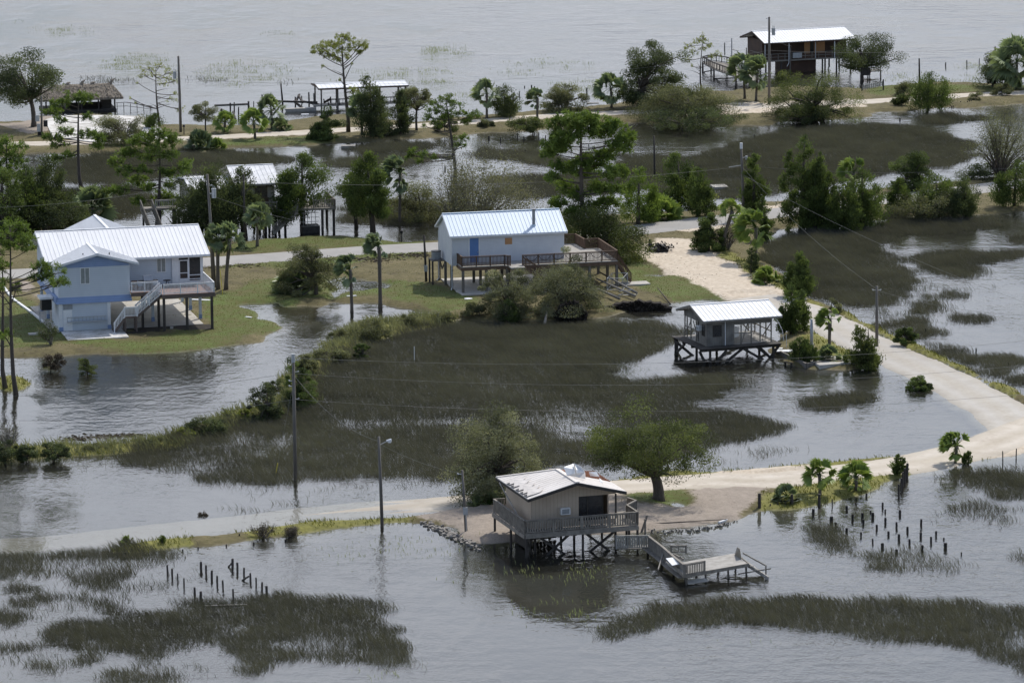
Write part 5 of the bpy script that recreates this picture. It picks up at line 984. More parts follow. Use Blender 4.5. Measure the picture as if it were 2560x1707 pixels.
def pine(base, top, boughs, label, leaf='lf_pine', seed=1, tr=.16, ntuft=15, per=26, ln=.42, bark='bark', name='pine_tree', twigs=0, spread=.42, lean=0.0):
    """boughs: (photo x, photo y, radius m, start fraction of the trunk) clumps of needles on limbs"""
    b = GG(*base); q = np.random.RandomState(seed * 11 + 3); r = thing(name, label, 'tree', b)
    t3 = above(b, *top) - b; H_ = t3[2]; tm = MB()
    tr_pts = [np.array([t3[0] * u + .25 * math.sin(u * 3 + seed), 0, H_ * u]) for u in np.linspace(0, .97, 8)]
    tr_pts[0][2] = -.3; tr_pts[0][0] = 0
    tm.tube(tr_pts, [tr * 1.35] + list(np.linspace(tr, tr * .2, 7)), 9); C_, L_ = [], []
    def at(u): i = min(int(u * 7), 6); f = u * 7 - i; return tr_pts[i] * (1 - f) + tr_pts[i + 1] * f
    for (px, py, rad, u) in boughs:
        p3 = above(b, px, py) - b; p3 = np.array([p3[0], q.randn() * rad * .8, p3[2]])
        s = at(u); rr = tr * (1.05 - u) * .45 + .02
        pts = bez(s, p3, -.12 * abs(p3[0] - s[0]) + .1, 6, 0); tm.tube(pts, np.linspace(rr, .03, 6), 6)
        k = max(3, int(ntuft * 1.5 * rad)); rad = rad * 1.12; dd = q.randn(k, 3); dd /= np.linalg.norm(dd, axis=1)[:, None]
        c = p3 + dd * (q.rand(k) ** .45)[:, None] * rad * [1.15, 1, .62]; C_.append(c); L_.append(ln * (.75 + .5 * q.rand(k)))
        for j in range(0, k, 2): tm.tube([pts[4 if j % 3 else 3], tuple((np.array(pts[4]) + c[j]) / 2 + [0, 0, .05]), tuple(c[j])], [rr * .35 + .012, .018, .01], 4)
    for j in range(twigs):
        u = .25 + .5 * q.rand(); s = at(u); az = q.rand() * 6.28; L1 = 1 + 1.6 * q.rand(); e = s + [math.cos(az) * L1, math.sin(az) * L1, .3 + .5 * q.rand()]; tm.tube(bez(s, e, .1, 4), [.05, .035, .02, .01], 4)
    cl = np.concatenate(C_); L_ = np.concatenate(L_); P_, ax, idx = tufts(cl, per, L_, q); ti = q.rand(len(cl))
    finish(r, tm, P_, ln * 1.0, .6 * ti[idx] + .4 * q.rand(len(P_)), M[bark], M[leaf], seed, .2, ax * 3); return r
def palm(base, crown, label, leaf='lf_palm', seed=1, blow=.5, n=26, trunk=True, name='palm_tree', cat='palm', tr=.17, dead=4, group=None, lean=None):
    b, cx, rx, zb, zt = frame(base, crown); q = np.random.RandomState(seed * 5 + 2); r = thing(name, label, cat, b, 0, group)
    if blow >= .8: n = int(n * 1.4)
    Lf = max(.7, (zt - zb) * .74, rx * .95); hz_ = max(.25, zb + (zt - zb) * .48) if trunk else .15
    tx = cx * .6 + (.35 * blow * rx if trunk else 0)
    if lean is not None: tx = lean
    T_ = np.array([tx, 0, hz_])
    if trunk:
        tm = MB(); pts = [(tx * u ** 1.6, 0, -.3 + (hz_ + .25) * u) for u in np.linspace(0, 1, 6)]
        tm.tube(pts, [tr * 1.35, tr, tr * .92, tr * .92, tr * 1.0, tr * 1.1], 10)
        for k in range(10): az = q.rand() * 6.28; u = .8 + .2 * q.rand(); p = Vector((tx * u ** 1.6, 0, hz_ * u)); tm.tube([p, p + Vector((math.cos(az) * .22, math.sin(az) * .22, .22))], [.05, .02], 4)
        tm.build('trunk', M['palm_bark'], r, smooth=True)
    V, tint = [], []
    stem = MB()
    for k in range(n + dead):
        az = k * 2.399 + q.rand() * 1.1; el = (1.25 - 1.75 * ((k % n) / n)) if k < n else -1.1
        el = 1.3 if (k % 4 == 0 and k < n) else el; el += q.randn() * .25; d = np.array([math.cos(az) * math.cos(el), math.sin(az) * math.cos(el), math.sin(el)])
        d[0] -= blow * (.78 if k < n else .2); d[2] += .05 * blow; d /= np.linalg.norm(d)
        L1 = Lf * (.42 + .12 * q.rand()); hub = T_ + d * L1 - np.array([0, 0, .10 * L1]); side = np.cross(d, [0, 0, 1.0]); side /= np.linalg.norm(side) + 1e-6; ph = q.uniform(-1.25, 1.25); side = side * math.cos(ph) + np.cross(side, d) * math.sin(ph); upv = np.cross(side, d)
        stem.tube([tuple(T_), tuple(T_ + d * L1 * .6 + [0, 0, .04]), tuple(hub)], [.03, .024, .016], 3)
        ll = Lf * (.52 + .1 * q.rand()) * (1 if k < n else .55); tv = .25 + .6 * q.rand() if k < n else .95
        for t_ in np.linspace(-1.75, 1.75, 21):
            sq = 1 - .6 * min(1, abs(blow))                       # wind folds the fan
            dv = d * math.cos(t_ * sq) + side * math.sin(t_ * sq) + upv * (.25 - .12 * abs(t_)); dv /= np.linalg.norm(dv); l_ = ll * (1 - .22 * abs(t_) / 1.75) * (.85 + .3 * q.rand())
            wv = np.cross(dv, upv); wv = wv / (np.linalg.norm(wv) + 1e-6) * .075 * max(1, Lf / 1.6); mid = hub + dv * l_ * .6; tip = hub + dv * l_ + np.array([-.22 * blow, 0, -.28]) * l_ * (.5 + .5 * q.rand())
            V += [hub, mid - wv, tip, mid + wv]; tint.append(tv + .25 * (q.rand() - .5))
    V = np.array(V); V[:, 2] = np.maximum(V[:, 2], .03)
    cr = np_mesh('crown', V, np.arange(len(V)), np.full(len(tint), 4), M[leaf], r, np.repeat(np.clip(tint, 0, 1), 4))
    stem.build('stalk', M['lf_palmg'], cr); return r
def twiggy(base, crown, label, leaf='lf_grey', n=2500, stems=26, seed=1, name='bare_shrub', cat='shrub', bark='bark_pale', size=.16, wind=0.0, group=None):
    b, cx, rx, zb, zt = frame(base, crown); q = np.random.RandomState(seed * 17 + 4); r = thing(name, label, cat, b, 0, group); tm = MB(); E_ = []
    for k in range(stems):
        az = q.rand() * 6.28; f = q.rand() ** .5; e = np.array([cx + math.cos(az) * rx * f * .95, math.sin(az) * rx * f * .8, max(.2, zt * (1 - .55 * f * f) * (.65 + .35 * q.rand()))]); s = np.array([cx * .4 * q.rand(), q.randn() * .08 * rx, -.1])
        pts = bez(s, e, .1 * zt, 5, q.randn() * .1 * rx); tm.tube(pts, np.linspace(.012 * zt + .02, .012, 5), 4); E_.append(e)
        for j in range(6): s2 = np.array(pts[2 + j % 3]); e2 = s2 + (e - s) * .25 + q.randn(3) * .16 * rx; tm.tube([tuple(s2), tuple((s2 + e2) / 2 + [0, 0, .05]), tuple(e2)], [.018, .014, .008], 3); E_.append(e2); E_.append((s2 + e2) / 2)
    E_ = np.array(E_); i = q.randint(0, len(E_), n); ct = q.rand(len(E_)); n = n * 3; size *= .75; i = np.concatenate([i, q.randint(0, len(E_), n - len(i))]); C_ = E_[i] + q.randn(n, 3) * .11 * rx; C_[:, 2] = np.maximum(C_[:, 2], .03); C_[:, 0] += wind * C_[:, 2]
    finish(r, tm, C_, size, .6 * ct[i] + .4 * q.rand(n), M[bark], M[leaf], seed); return r

# ---- far shore, left to right
broad((84, 317), (-40, 168, 122, 268), 'large dark spreading tree at the far left edge, its trunk beside the thatched pavilion', leaf='lf_dark', n=5200, clumps=60, seed=2, size=.28)
pine((399, 318), (392, 160), [(x, y, rr, u) for x, y, rr, u in ((372, 172, .9, .8), (400, 165, .9, .9), (425, 180, .9, .8), (360, 188, .8, .75), (440, 200, .7, .7), (415, 195, .8, .8), (385, 190, .8, .8), (445, 235, .6, .55), (430, 250, .7, .5), (455, 272, .6, .4), (408, 210, .7, .7), (345, 208, .12, .55), (326, 246, .1, .3), (340, 258, .1, .3))], 'tall thin yellow green tree with two stems beside the transformer pole', leaf='lf_light', seed=3, tr=.14, ntuft=12, per=9, ln=.3, name='thin_tree', twigs=8)
pine((205, 478), (193, 226), [(190, 238, 1.1, .95), (215, 246, 1.1, .95), (165, 255, .8, .85), (130, 285, 1.0, .75), (140, 262, .8, .8), (150, 300, .6, .7), (222, 290, .6, .75), (228, 330, 1.2, .62), (165, 335, .9, .58), (140, 345, .8, .55), (250, 345, .8, .55), (240, 362, .8, .5), (150, 362, .9, .5), (175, 385, .7, .42), (140, 395, .7, .38), (118, 340, .5, .5)], 'tall green pine with layered boughs standing in front of the thatched pavilion', seed=4, tr=.22, ntuft=14)
broad((318, 374), (243, 362, 278, 378), 'wide olive shrubby tree between the pavilion driveway and the far road', leaf='lf_olive', n=3600, seed=5, trunks=3, size=.2, name='shrubby_tree')
cedar((384, 320), (364, 416, 286, 320), 'small dark cedar bush at the foot of the thin yellow green tree', seed=6, n=1000, tops=3, size=.22)
broad((516, 362), (477, 546, 254, 302), 'small olive tree with clear thin trunk rising from palmettos by the far road', leaf='lf_olive', n=1500, clumps=22, seed=7, size=.18, tr=.02)
palm((502, 370), (476, 528, 306, 368), 'dark clump of low palmetto at the base of the small olive tree', trunk=False, seed=8, blow=.1, leaf='lf_palm', name='palmetto', n=40)
palm((561, 330), (533, 591, 282, 326), 'bright green fan palm right of the small olive tree on the far shore', leaf='lf_palmg', seed=9, blow=.15)
palm((543, 374), (518, 566, 334, 374), 'low bright palmetto on the road side below the fan palm', trunk=False, leaf='lf_palmg', seed=10, blow=.1, name='palmetto')
palm((638, 347), (600, 655, 276, 330), 'short trunked green palm on the pond side of the far road', leaf='lf_palmg', seed=11, blow=.35)
palm((680, 322), (650, 700, 243, 306), 'blue green palm in front of the dock ruins', seed=12, blow=.2)
palm((703, 326), (678, 732, 284, 326), 'greyish palmetto clump on the far shore beside the blue green palm', trunk=False, leaf='lf_palm', seed=13, blow=.1, dead=14, name='palmetto')
broad((806, 353), (764, 848, 278, 354), 'round dark green bush between the far road and the pond, left of the tallest pine', leaf='lf_cedar', n=2800, seed=14, name='bush', cat='bush', trunks=3)
pine((871, 332), (858, 88), [(855, 92, 1.0, .98), (870, 100, 1.0, .97), (838, 105, 1.0, .9), (820, 115, 1.0, .85), (798, 122, .9, .78), (850, 118, 1.0, .88), (815, 133, .9, .75), (880, 120, .7, .9), (832, 140, .7, .78), (845, 150, .5, .7), (905, 108, .8, .72), (915, 118, .6, .66), (898, 130, .5, .7), (790, 128, .5, .7), (868, 140, .6, .85), (885, 225, .7, .42), (808, 165, .12, .6), (850, 200, .1, .5), (880, 160, .1, .55)], 'tallest pine on the far shore, bare trunk and flat yellow green crown by the boathouse', leaf='lf_light', seed=15, tr=.24, ntuft=16, per=20, ln=.3, twigs=10)
cedar((930, 342), (880, 972, 192, 342), 'tall dark wind bent cedar in front of the boathouse', n=4200, seed=16, tops=4, leaf='lf_dark', wind=-.08)
cedar((1000, 342), (972, 1034, 226, 344), 'narrow dark cedar at the right end of the boathouse', n=2400, seed=17, tops=2, leaf='lf_dark')
palm((905, 338), (872, 925, 240, 300), 'pale green palm between tallest pine and bent cedar', seed=18, blow=.4)
broad((1042, 326), (1006, 1080, 211, 286), 'small round crowned tree with clear trunk right of the boathouse', leaf='lf_olive', n=2400, clumps=30, seed=19, size=.2, tr=.025)
pine((1136, 460), (1118, 240), [(1118, 246, .9, .95), (1095, 262, .9, .85), (1140, 262, .9, .9), (1080, 275, .9, .8), (1070, 290, .7, .75), (1150, 282, 1.0, .82), (1120, 285, .8, .85), (1105, 300, .7, .8), (1175, 290, .8, .75), (1190, 285, .7, .72), (1165, 305, .6, .7), (1090, 310, .6, .72), (1155, 345, .9, .55), (1145, 360, .6, .5), (1035, 380, .7, .35), (1022, 390, .7, .32), (1060, 385, .6, .33), (1085, 392, .5, .3), (1048, 405, .4, .3), (1060, 315, .12, .6), (1165, 365, .1, .4)], 'crooked pine with a low side limb standing at the pond edge in the middle', seed=20, tr=.22, ntuft=13, ln=.34, leaf='lf_pine', twigs=6)
palm((1217, 294), (1184, 1243, 204, 262), 'blue grey palm on the bay shore beside the dark pointed bush', seed=21, blow=.25)
cedar((1262, 294), (1226, 1296, 214, 294), 'dark pointed cedar bush touching the blue grey palm', n=2200, seed=22, tops=5, leaf='lf_dark', power=.5)
palm((1343, 303), (1306, 1356, 225, 268), 'windblown palm with fronds swept left beside the far road', seed=23, blow=1.0)
broad((1336, 330), (1278, 1362, 290, 330), 'low dense green bush at the foot of the windblown palm on the far road', leaf='lf_oak', n=1500, seed=24, name='bush', cat='bush', trunks=2)
broad((1222, 330), (1196, 1238, 300, 332), 'small scrubby bush on the pond bank below the blue grey palm', leaf='lf_olive', n=700, clumps=18, seed=25, name='bush', cat='bush')
broad((1408, 280), (1357, 1458, 194, 280), 'large rounded olive green bush on the bay shore in the middle', leaf='lf_olive', n=3800, clumps=50, seed=26, trunks=4, name='bush', cat='bush', size=.2)
palm((1529, 270), (1490, 1550, 188, 252), 'tan and green palm left of the big dark tree on the bay shore', seed=27, blow=.4, dead=10)
broad((1595, 268), (1545, 1712, 92, 262), 'biggest dark green tree on the bay shore, its crown swept left', leaf='lf_dark', n=7200, clumps=70, seed=28, size=.27, wind=.3)
pine((1755, 226), (1756, 88), [(1745, 100, .9, .95), (1760, 96, .9, .95), (1722, 114, .8, .85), (1775, 112, .8, .88), (1735, 130, .6, .8), (1765, 125, .7, .85), (1795, 135, .7, .6), (1780, 142, .6, .6), (1718, 150, .4, .6), (1730, 165, .12, .4)], 'slender yellow green young pine in front of the railed pier', leaf='lf_light', seed=29, tr=.12, ntuft=12, per=14, ln=.28, twigs=6)
broad((1740, 312), (1590, 1852, 192, 318), 'very wide grey olive toppled tree lying across the far road bank', leaf='lf_olive', n=9000, clumps=110, seed=30, size=.2, trunks=5, shell=.25, fill=.10, name='fallen_tree', tr=.05)
broad((1700, 318), (1610, 1860, 272, 320), 'low dark thicket under the very wide toppled olive tree at the pond edge', leaf='lf_dark', n=3600, clumps=60, seed=31, name='thicket', cat='bush', size=.2, fill=.08)
palm((1862, 248), (1806, 1878, 140, 200), 'left one of two blue grey palms in front of the brown house', seed=32, blow=.6)
palm((1890, 252), (1855, 1922, 146, 216), 'right one of two blue grey palms, beside the tall transformer pole', seed=33, blow=.45, dead=10)
broad((2157, 208), (2084, 2232, 94, 178), 'dark green spreading oak at the right end of the brown house', leaf='lf_dark', n=4200, clumps=48, seed=34, tr=.04)
broad((2035, 300), (1912, 2152, 180, 300), 'wide wind torn olive tree in front of the brown house', leaf='lf_oak', n=7600, clumps=90, seed=35, size=.2, shell=.25, fill=.10, trunks=4, tr=.05, name='torn_tree')
broad((1990, 302), (1915, 2110, 265, 304), 'low dark bank of brush at the water below the wind torn tree', leaf='lf_dark', n=3000, clumps=50, seed=36, name='thicket', cat='bush', size=.2, fill=.08)
broad((2260, 238), (2228, 2294, 194, 238), 'grey green shrub beside the slanted fence by the brown house', leaf='lf_olive', n=1600, clumps=24, seed=37, name='shrub', cat='shrub', size=.18)
cedar((2318, 276), (2276, 2372, 186, 276), 'dense bright green shrub right of the brown house at the pond bank', n=3600, seed=38, tops=7, power=.45, name='shrub', cat='shrub')
cedar((2254, 277), (2232, 2278, 240, 278), 'small dark shrub at the foot of the dense bright green shrub', n=900, seed=39, tops=3, power=.5, name='shrub', cat='shrub', leaf='lf_dark')
broad((2480, 216), (2452, 2545, 112, 216), 'dark shrubby tree mixed with palms at the far right edge of the bay shore', leaf='lf_dark', n=3400, clumps=44, seed=40)
palm((2540, 222), (2490, 2590, 104, 205), 'big fan palm at the far right edge of the bay shore', seed=41, blow=.1, n=40, dead=12)
broad((2505, 240), (2480, 2530, 200, 240), 'small green bush on the grass bank in front of the far right fan palm', leaf='lf_olive', n=700, clumps=14, seed=42, name='bush', cat='bush')
broad((2440, 250), (2420, 2462, 222, 250), 'low weedy bush on the road bank near the far right edge', leaf='lf_olive', n=500, clumps=12, seed=43, name='bush', cat='bush', size=.16)
# ---- left side behind the blue house
pine((392, 570), (396, 320), [(398, 330, 1.0, .97), (375, 338, 1.0, .92), (418, 342, 1.0, .92), (340, 352, .9, .85), (430, 360, .9, .85), (360, 362, 1.2, .85), (395, 365, 1.2, .88), (312, 382, .8, .75), (335, 378, .9, .78), (375, 392, .9, .75), (425, 388, .9, .78), (290, 412, .8, .65), (320, 425, 1.0, .6), (450, 420, 1.1, .62), (468, 412, .7, .65), (360, 425, .9, .6), (415, 432, .9, .58), (340, 455, 1.1, .5), (300, 472, .9, .45), (440, 458, 1.0, .48), (375, 468, .9, .45), (275, 480, .7, .42), (400, 492, 1.1, .35), (430, 500, 1.0, .33), (350, 500, .9, .3), (400, 525, 1.0, .2)], 'bright green full pine behind the blue house roof', seed=44, tr=.22, ntuft=15)
cedar((112, 578), (58, 182, 392, 578), 'tall dark cedar behind the left end of the blue house roof', n=4600, seed=45, tops=4, leaf='lf_dark', size=.3)
broad((5, 600), (-60, 62, 360, 600), 'tall green tree cut by the left picture edge above the paved road', leaf='lf_cedar', n=4200, clumps=56, seed=46, size=.26)
pine((30, 575), (18, 345), [(18, 352, 1.0, .95), (-10, 365, 1.0, .9), (40, 372, 1.0, .9), (10, 385, 1.1, .85), (45, 400, .9, .75), (-5, 410, 1.2, .75), (30, 425, 1.2, .7), (55, 440, .8, .6), (0, 450, 1.2, .55), (35, 470, 1.1, .5)], 'green pine at the left picture edge between dark trees', seed=47, tr=.2)
broad((170, 585), (40, 215, 480, 590), 'dark low thicket behind the blue house at the pond side', leaf='lf_dark', n=4200, clumps=64, seed=48, name='thicket', cat='bush', fill=.12)
palm((232, 565), (186, 274, 474, 560), 'dense low fan palm behind the rear gable of the blue house', seed=49, blow=.05, n=44, dead=14, leaf='lf_palm', tr=.22)
cedar((614, 602), (556, 652, 418, 570), 'dark conifer right of the transformer pole in front of the beige stilt house', n=3600, seed=50, tops=3, leaf='lf_dark', size=.28, skirt=1.2)
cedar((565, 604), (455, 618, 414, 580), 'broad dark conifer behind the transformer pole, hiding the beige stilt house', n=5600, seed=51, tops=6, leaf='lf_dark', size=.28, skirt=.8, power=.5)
cedar((520, 604), (468, 566, 424, 580), 'dark narrow conifer left of the broad one, in front of the beige stilt house', n=2600, seed=170, tops=3, leaf='lf_dark', size=.28, skirt=.8, power=.55)
palm((643, 617), (604, 690, 512, 566), 'dark palm under the conifers before the beige stilt house', seed=52, blow=.1)
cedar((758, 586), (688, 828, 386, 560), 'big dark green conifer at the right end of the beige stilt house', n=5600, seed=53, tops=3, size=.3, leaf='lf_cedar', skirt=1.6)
cedar((934, 590), (862, 978, 384, 566), 'tall green conifer with long trunk standing in the flood water left of the cottage', n=4400, seed=54, tops=2, size=.3, skirt=2.0)
cedar((892, 577), (846, 920, 432, 560), 'shorter green conifer standing in the flood water, left of the tall conifer', n=2600, seed=55, tops=2, size=.28, skirt=1.8)
palm((999, 567), (960, 1018, 396, 466), 'tall windblown palm with fronds swept left behind the cottage', seed=56, blow=1.0)
broad((1050, 560), (985, 1130, 438, 560), 'dark green brush left of the wilted grey thicket behind the cottage', leaf='lf_olive', n=3600, clumps=60, seed=57, name='brush', cat='bush', size=.2)
twiggy((1180, 580), (1070, 1330, 420, 575), 'large wilted grey brown thicket behind the white cottage', n=5200, stems=60, size=.26, seed=58, name='wilted_thicket', cat='bush')
twiggy((1130, 570), (1075, 1190, 408, 560), 'thin pale grey shrub with bare twigs beside the crooked pine trunk', n=900, stems=30, seed=59)
pine((1466, 640), (1452, 280), [(1450, 288, 1.2, .97), (1425, 295, 1.2, .95), (1480, 292, 1.1, .95), (1400, 312, 1.2, .9), (1440, 310, 1.3, .92), (1510, 305, 1.2, .9), (1535, 318, 1.2, .86), (1475, 318, 1.2, .9), (1565, 335, 1.0, .8), (1580, 345, .7, .76), (1400, 335, 1.1, .85), (1430, 338, 1.2, .86), (1500, 335, 1.1, .85), (1385, 355, 1.0, .78), (1540, 355, 1.1, .78), (1560, 368, .9, .74), (1410, 362, .9, .78), (1372, 380, .9, .7), (1400, 372, .8, .72), (1520, 385, 1.0, .7), (1485, 395, 1.2, .68), (1450, 405, 1.0, .65), (1430, 425, 1.0, .58), (1395, 412, .7, .6), (1385, 440, .8, .52), (1500, 412, 1.3, .62), (1530, 420, 1.1, .6), (1555, 430, 1.0, .56), (1470, 440, 1.2, .55), (1415, 470, 1.1, .45), (1440, 490, 1.1, .4), (1500, 470, 1.1, .45), (1540, 470, 1.0, .44), (1395, 505, .9, .35), (1430, 525, 1.0, .3), (1490, 515, 1.1, .32), (1525, 505, 1.0, .35)], 'biggest bright green pine with spreading crown right behind the white cottage', seed=60, tr=.32, ntuft=18, per=30, ln=.46)
broad((1530, 650), (1405, 1608, 488, 656), 'dark green bushy tree at the right end of the cottage deck', leaf='lf_oak', n=8000, clumps=80, seed=61, size=.24)
cedar((1595, 560), (1552, 1645, 420, 560), 'light green cedar next to the biggest pine by the paved road', n=3000, seed=62, tops=4, leaf='lf_pine', size=.28)
cedar((1700, 526), (1642, 1748, 384, 528), 'bright green full cedar left of the tall wooden pole with cross wires', n=4200, seed=63, tops=4, leaf='lf_cedar', size=.28)
palm((1655, 545), (1606, 1702, 458, 545), 'dense bright green fan palm clump beside the paved road behind the sandy turnout', trunk=False, leaf='lf_palmg', seed=64, blow=.1, n=44, name='palmetto')
pine((1785, 530), (1778, 476), [(1778, 482, .4, .9), (1770, 492, .4, .8), (1788, 492, .4, .8), (1780, 500, .4, .7)], 'tiny light green sapling beside the floating wooden board', leaf='lf_light', seed=65, tr=.05, ntuft=14, per=14, ln=.25, name='sapling')
# ---- right middle
cedar((2004, 578), (1960, 2062, 344, 578), 'tallest full cedar of the row right of the cross wire pole', n=5600, seed=66, tops=4, size=.3)
cedar((2068, 580), (2030, 2110, 430, 580), 'second cedar of the row, joined to the tallest cedar', n=3400, seed=67, tops=4, size=.28)
palm((2130, 530), (2082, 2160, 400, 462), 'bright green palm top showing above the cedar row', leaf='lf_palmg', seed=68, blow=.7)
cedar((2160, 578), (2098, 2210, 422, 580), 'right end cedar of the row by the marsh, under the bright palm top', n=4600, seed=69, tops=5, size=.28)
cedar((1886, 547), (1848, 1920, 386, 548), 'slim green cedar just right of the cross wire pole', n=3000, seed=70, tops=2, size=.28)
broad((2285, 472), (2230, 2334, 386, 472), 'rounded yellowish green bush beyond the paved road on the right', leaf='lf_cedar', n=3200, clumps=44, seed=71, name='bush', cat='bush', trunks=3)
cedar((2243, 542), (2214, 2278, 448, 544), 'narrow green cedar below the rounded yellowish bush', n=2200, seed=72, tops=3)
cedar((2345, 542), (2285, 2395, 442, 544), 'loose green cedar with brown brush at its foot beside the paved road', n=3600, seed=73, tops=5)
cedar((2420, 542), (2368, 2452, 448, 544), 'dark full cedar at the right of the roadside group', n=3400, seed=74, tops=4, leaf='lf_dark')
cedar((2535, 522), (2490, 2590, 404, 524), 'dark cedar cut by the right picture edge beside the paved road', n=3600, seed=75, tops=4)
twiggy((2500, 446), (2424, 2590, 292, 446), 'large thin grey green tree with open twigs at the right picture edge', leaf='lf_olive', n=4200, stems=50, seed=76, name='thin_tree', cat='tree', size=.2, bark='bark')
broad((2460, 448), (2390, 2560, 405, 450), 'low dark brush under the thin grey green tree at the right edge', leaf='lf_dark', n=2000, clumps=40, seed=77, name='thicket', cat='bush', size=.2, fill=.1)
broad((1770, 626), (1733, 1806, 520, 626), 'dark green tree beside the bent palm at the top of the sandy lane', leaf='lf_cedar', n=3600, clumps=44, seed=78, trunks=2)
palm((1806, 626), (1795, 1840, 500, 552), 'palm with bent dark trunk beside the dark tree at the sandy lane', leaf='lf_palmg', seed=79, blow=.5, lean=1.1, tr=.2)
twiggy((1822, 624), (1785, 1850, 560, 626), 'broken brown brush pile around the bent palm trunk', leaf='lf_brown', n=700, stems=22, seed=80, name='brush_pile', cat='brush')
palm((1890, 652), (1840, 1905, 530, 604), 'windblown palm on slim pale trunk left of the dark marsh', leaf='lf_palmg', seed=81, blow=.9)
cedar((1910, 606), (1882, 1930, 494, 606), 'slim cedar standing right behind the windblown palm near the cross wire pole', n=2000, seed=82, tops=2)
cedar((1878, 684), (1862, 1895, 620, 684), 'short dark column shaped cedar under the windblown palm', n=1200, seed=83, tops=2, power=.4, leaf='lf_dark', size=.2)
palm((1926, 706), (1900, 1950, 645, 704), 'yellow green windblown palmetto on the lane verge', leaf='lf_palmg', seed=84, blow=.8, trunk=False, name='palmetto', n=34)
cedar((1996, 741), (1962, 2034, 632, 741), 'broad dark cedar on the marsh edge right of the yellow green palmetto', n=3600, seed=85, tops=5, leaf='lf_cedar', power=.6)
cedar((1978, 834), (1946, 2012, 716, 836), 'dense dark cedar right behind the grey shack', n=3200, seed=86, tops=6, leaf='lf_cedar', power=.5)
palm((2073, 875), (2030, 2088, 773, 822), 'small windblown palm on slim trunk on the plot right of the grey shack', leaf='lf_palmg', seed=87, blow=1.0)
cedar((2000, 910), (1976, 2024, 844, 912), 'round dark bush nearest to the grey shack inside the retaining wall', n=1700, seed=88, tops=4, power=.5, name='bush', cat='bush', size=.2)
cedar((2036, 916), (2020, 2048, 868, 916), 'small upright bush in front of the thick grey post', n=800, seed=89, tops=2, power=.5, name='bush', cat='bush', size=.18)
palm((2076, 898), (2044, 2106, 846, 896), 'fallen palm fronds and palmetto at the foot of the small windblown palm', leaf='lf_palm', trunk=False, seed=90, blow=.4, name='palmetto', n=30)
cedar((2172, 926), (2132, 2208, 816, 928), 'windswept green cedar leaning left at the right end of the retaining wall', n=3000, seed=91, tops=4, wind=-.22, leaf='lf_oak', size=.24)
cedar((2128, 912), (2110, 2152, 880, 914), 'low bush just left of the windswept cedar', n=700, seed=92, tops=3, power=.5, name='bush', cat='bush', size=.18)
broad((2265, 855), (2240, 2294, 812, 856), 'rounded bush beyond the lane at the edge of the right pond', leaf='lf_cedar', n=1300, clumps=22, seed=93, name='bush', cat='bush', size=.2)
broad((2297, 982), (2266, 2328, 934, 984), 'isolated dark bush in the flood water below the lane', leaf='lf_cedar', n=1700, clumps=26, seed=94, name='bush', cat='bush', size=.2)
broad((1905, 700), (1880, 1945, 682, 702), 'low weedy bush at the lane edge under the yellow green palmetto', leaf='lf_olive', n=500, clumps=14, seed=95, name='bush', cat='bush', size=.15)
broad((2080, 785), (2060, 2110, 745, 785), 'low pale green bush on the marsh side of the lane above the small palm', leaf='lf_olive', n=700, clumps=14, seed=96, name='bush', cat='bush', size=.16)
# ---- lower right
palm((1966, 1247), (1934, 2000, 1192, 1246), 'low palmetto, leftmost palm on the grassy verge above the stump field', trunk=False, seed=97, blow=.4, name='palmetto', n=26)
palm((2050, 1236), (1996, 2078, 1152, 1216), 'trunked fan palm on the verge behind the tall dark posts', leaf='lf_palmg', seed=207, blow=.45, tr=.14)
palm((2141, 1232), (2096, 2180, 1156, 1226), 'bright green young fan palm on the grassy verge above the stump field', leaf='lf_palmg', seed=99, blow=.05, tr=.14, n=22)
palm((2388, 1160), (2344, 2412, 1084, 1142), 'windblown palm on the verge near the right end of the shore road', leaf='lf_palmg', seed=100, blow=.8, tr=.13, dead=8)
cedar((2421, 1161), (2409, 2434, 1128, 1161), 'tiny dark shrub right of the windblown palm on the shore road verge', n=500, seed=101, tops=2, power=.5, name='shrub', cat='shrub', size=.16)
cedar((2243, 1193), (2226, 2264, 1136, 1193), 'small dark juniper behind the line of rotten posts', n=1100, seed=102, tops=3, power=.6, name='juniper', size=.18)
# ---- beside the tan house
broad((1645, 1247), (1458, 1772, 1024, 1204), 'big broad oak with forked dark trunk right behind the tan house', leaf='lf_oak', n=6500, clumps=95, seed=103, size=.2, tr=.06, shell=.3, fill=.11, wind=.05, bark='bark', fork=.26, limbs=16)
broad((1240, 1258), (1118, 1375, 1010, 1235), 'tall loose olive tree left of the tan house, bare twigs on its right side', leaf='lf_sage', n=9000, clumps=120, seed=104, size=.2, tr=.03, shell=.25, fill=.13, wind=.2, trunks=2)
palm((1218, 1266), (1162, 1288, 1196, 1266), 'dark green palmetto clump at the left corner of the tan house', trunk=False, seed=105, blow=0.0, n=46, name='palmetto', leaf='lf_palm')
broad((1570, 1135), (1545, 1605, 1118, 1138), 'small yellow green weed clump on the road edge left of the oak trunk', leaf='lf_light', n=300, clumps=10, seed=106, name='weed_clump', cat='weeds', size=.15)
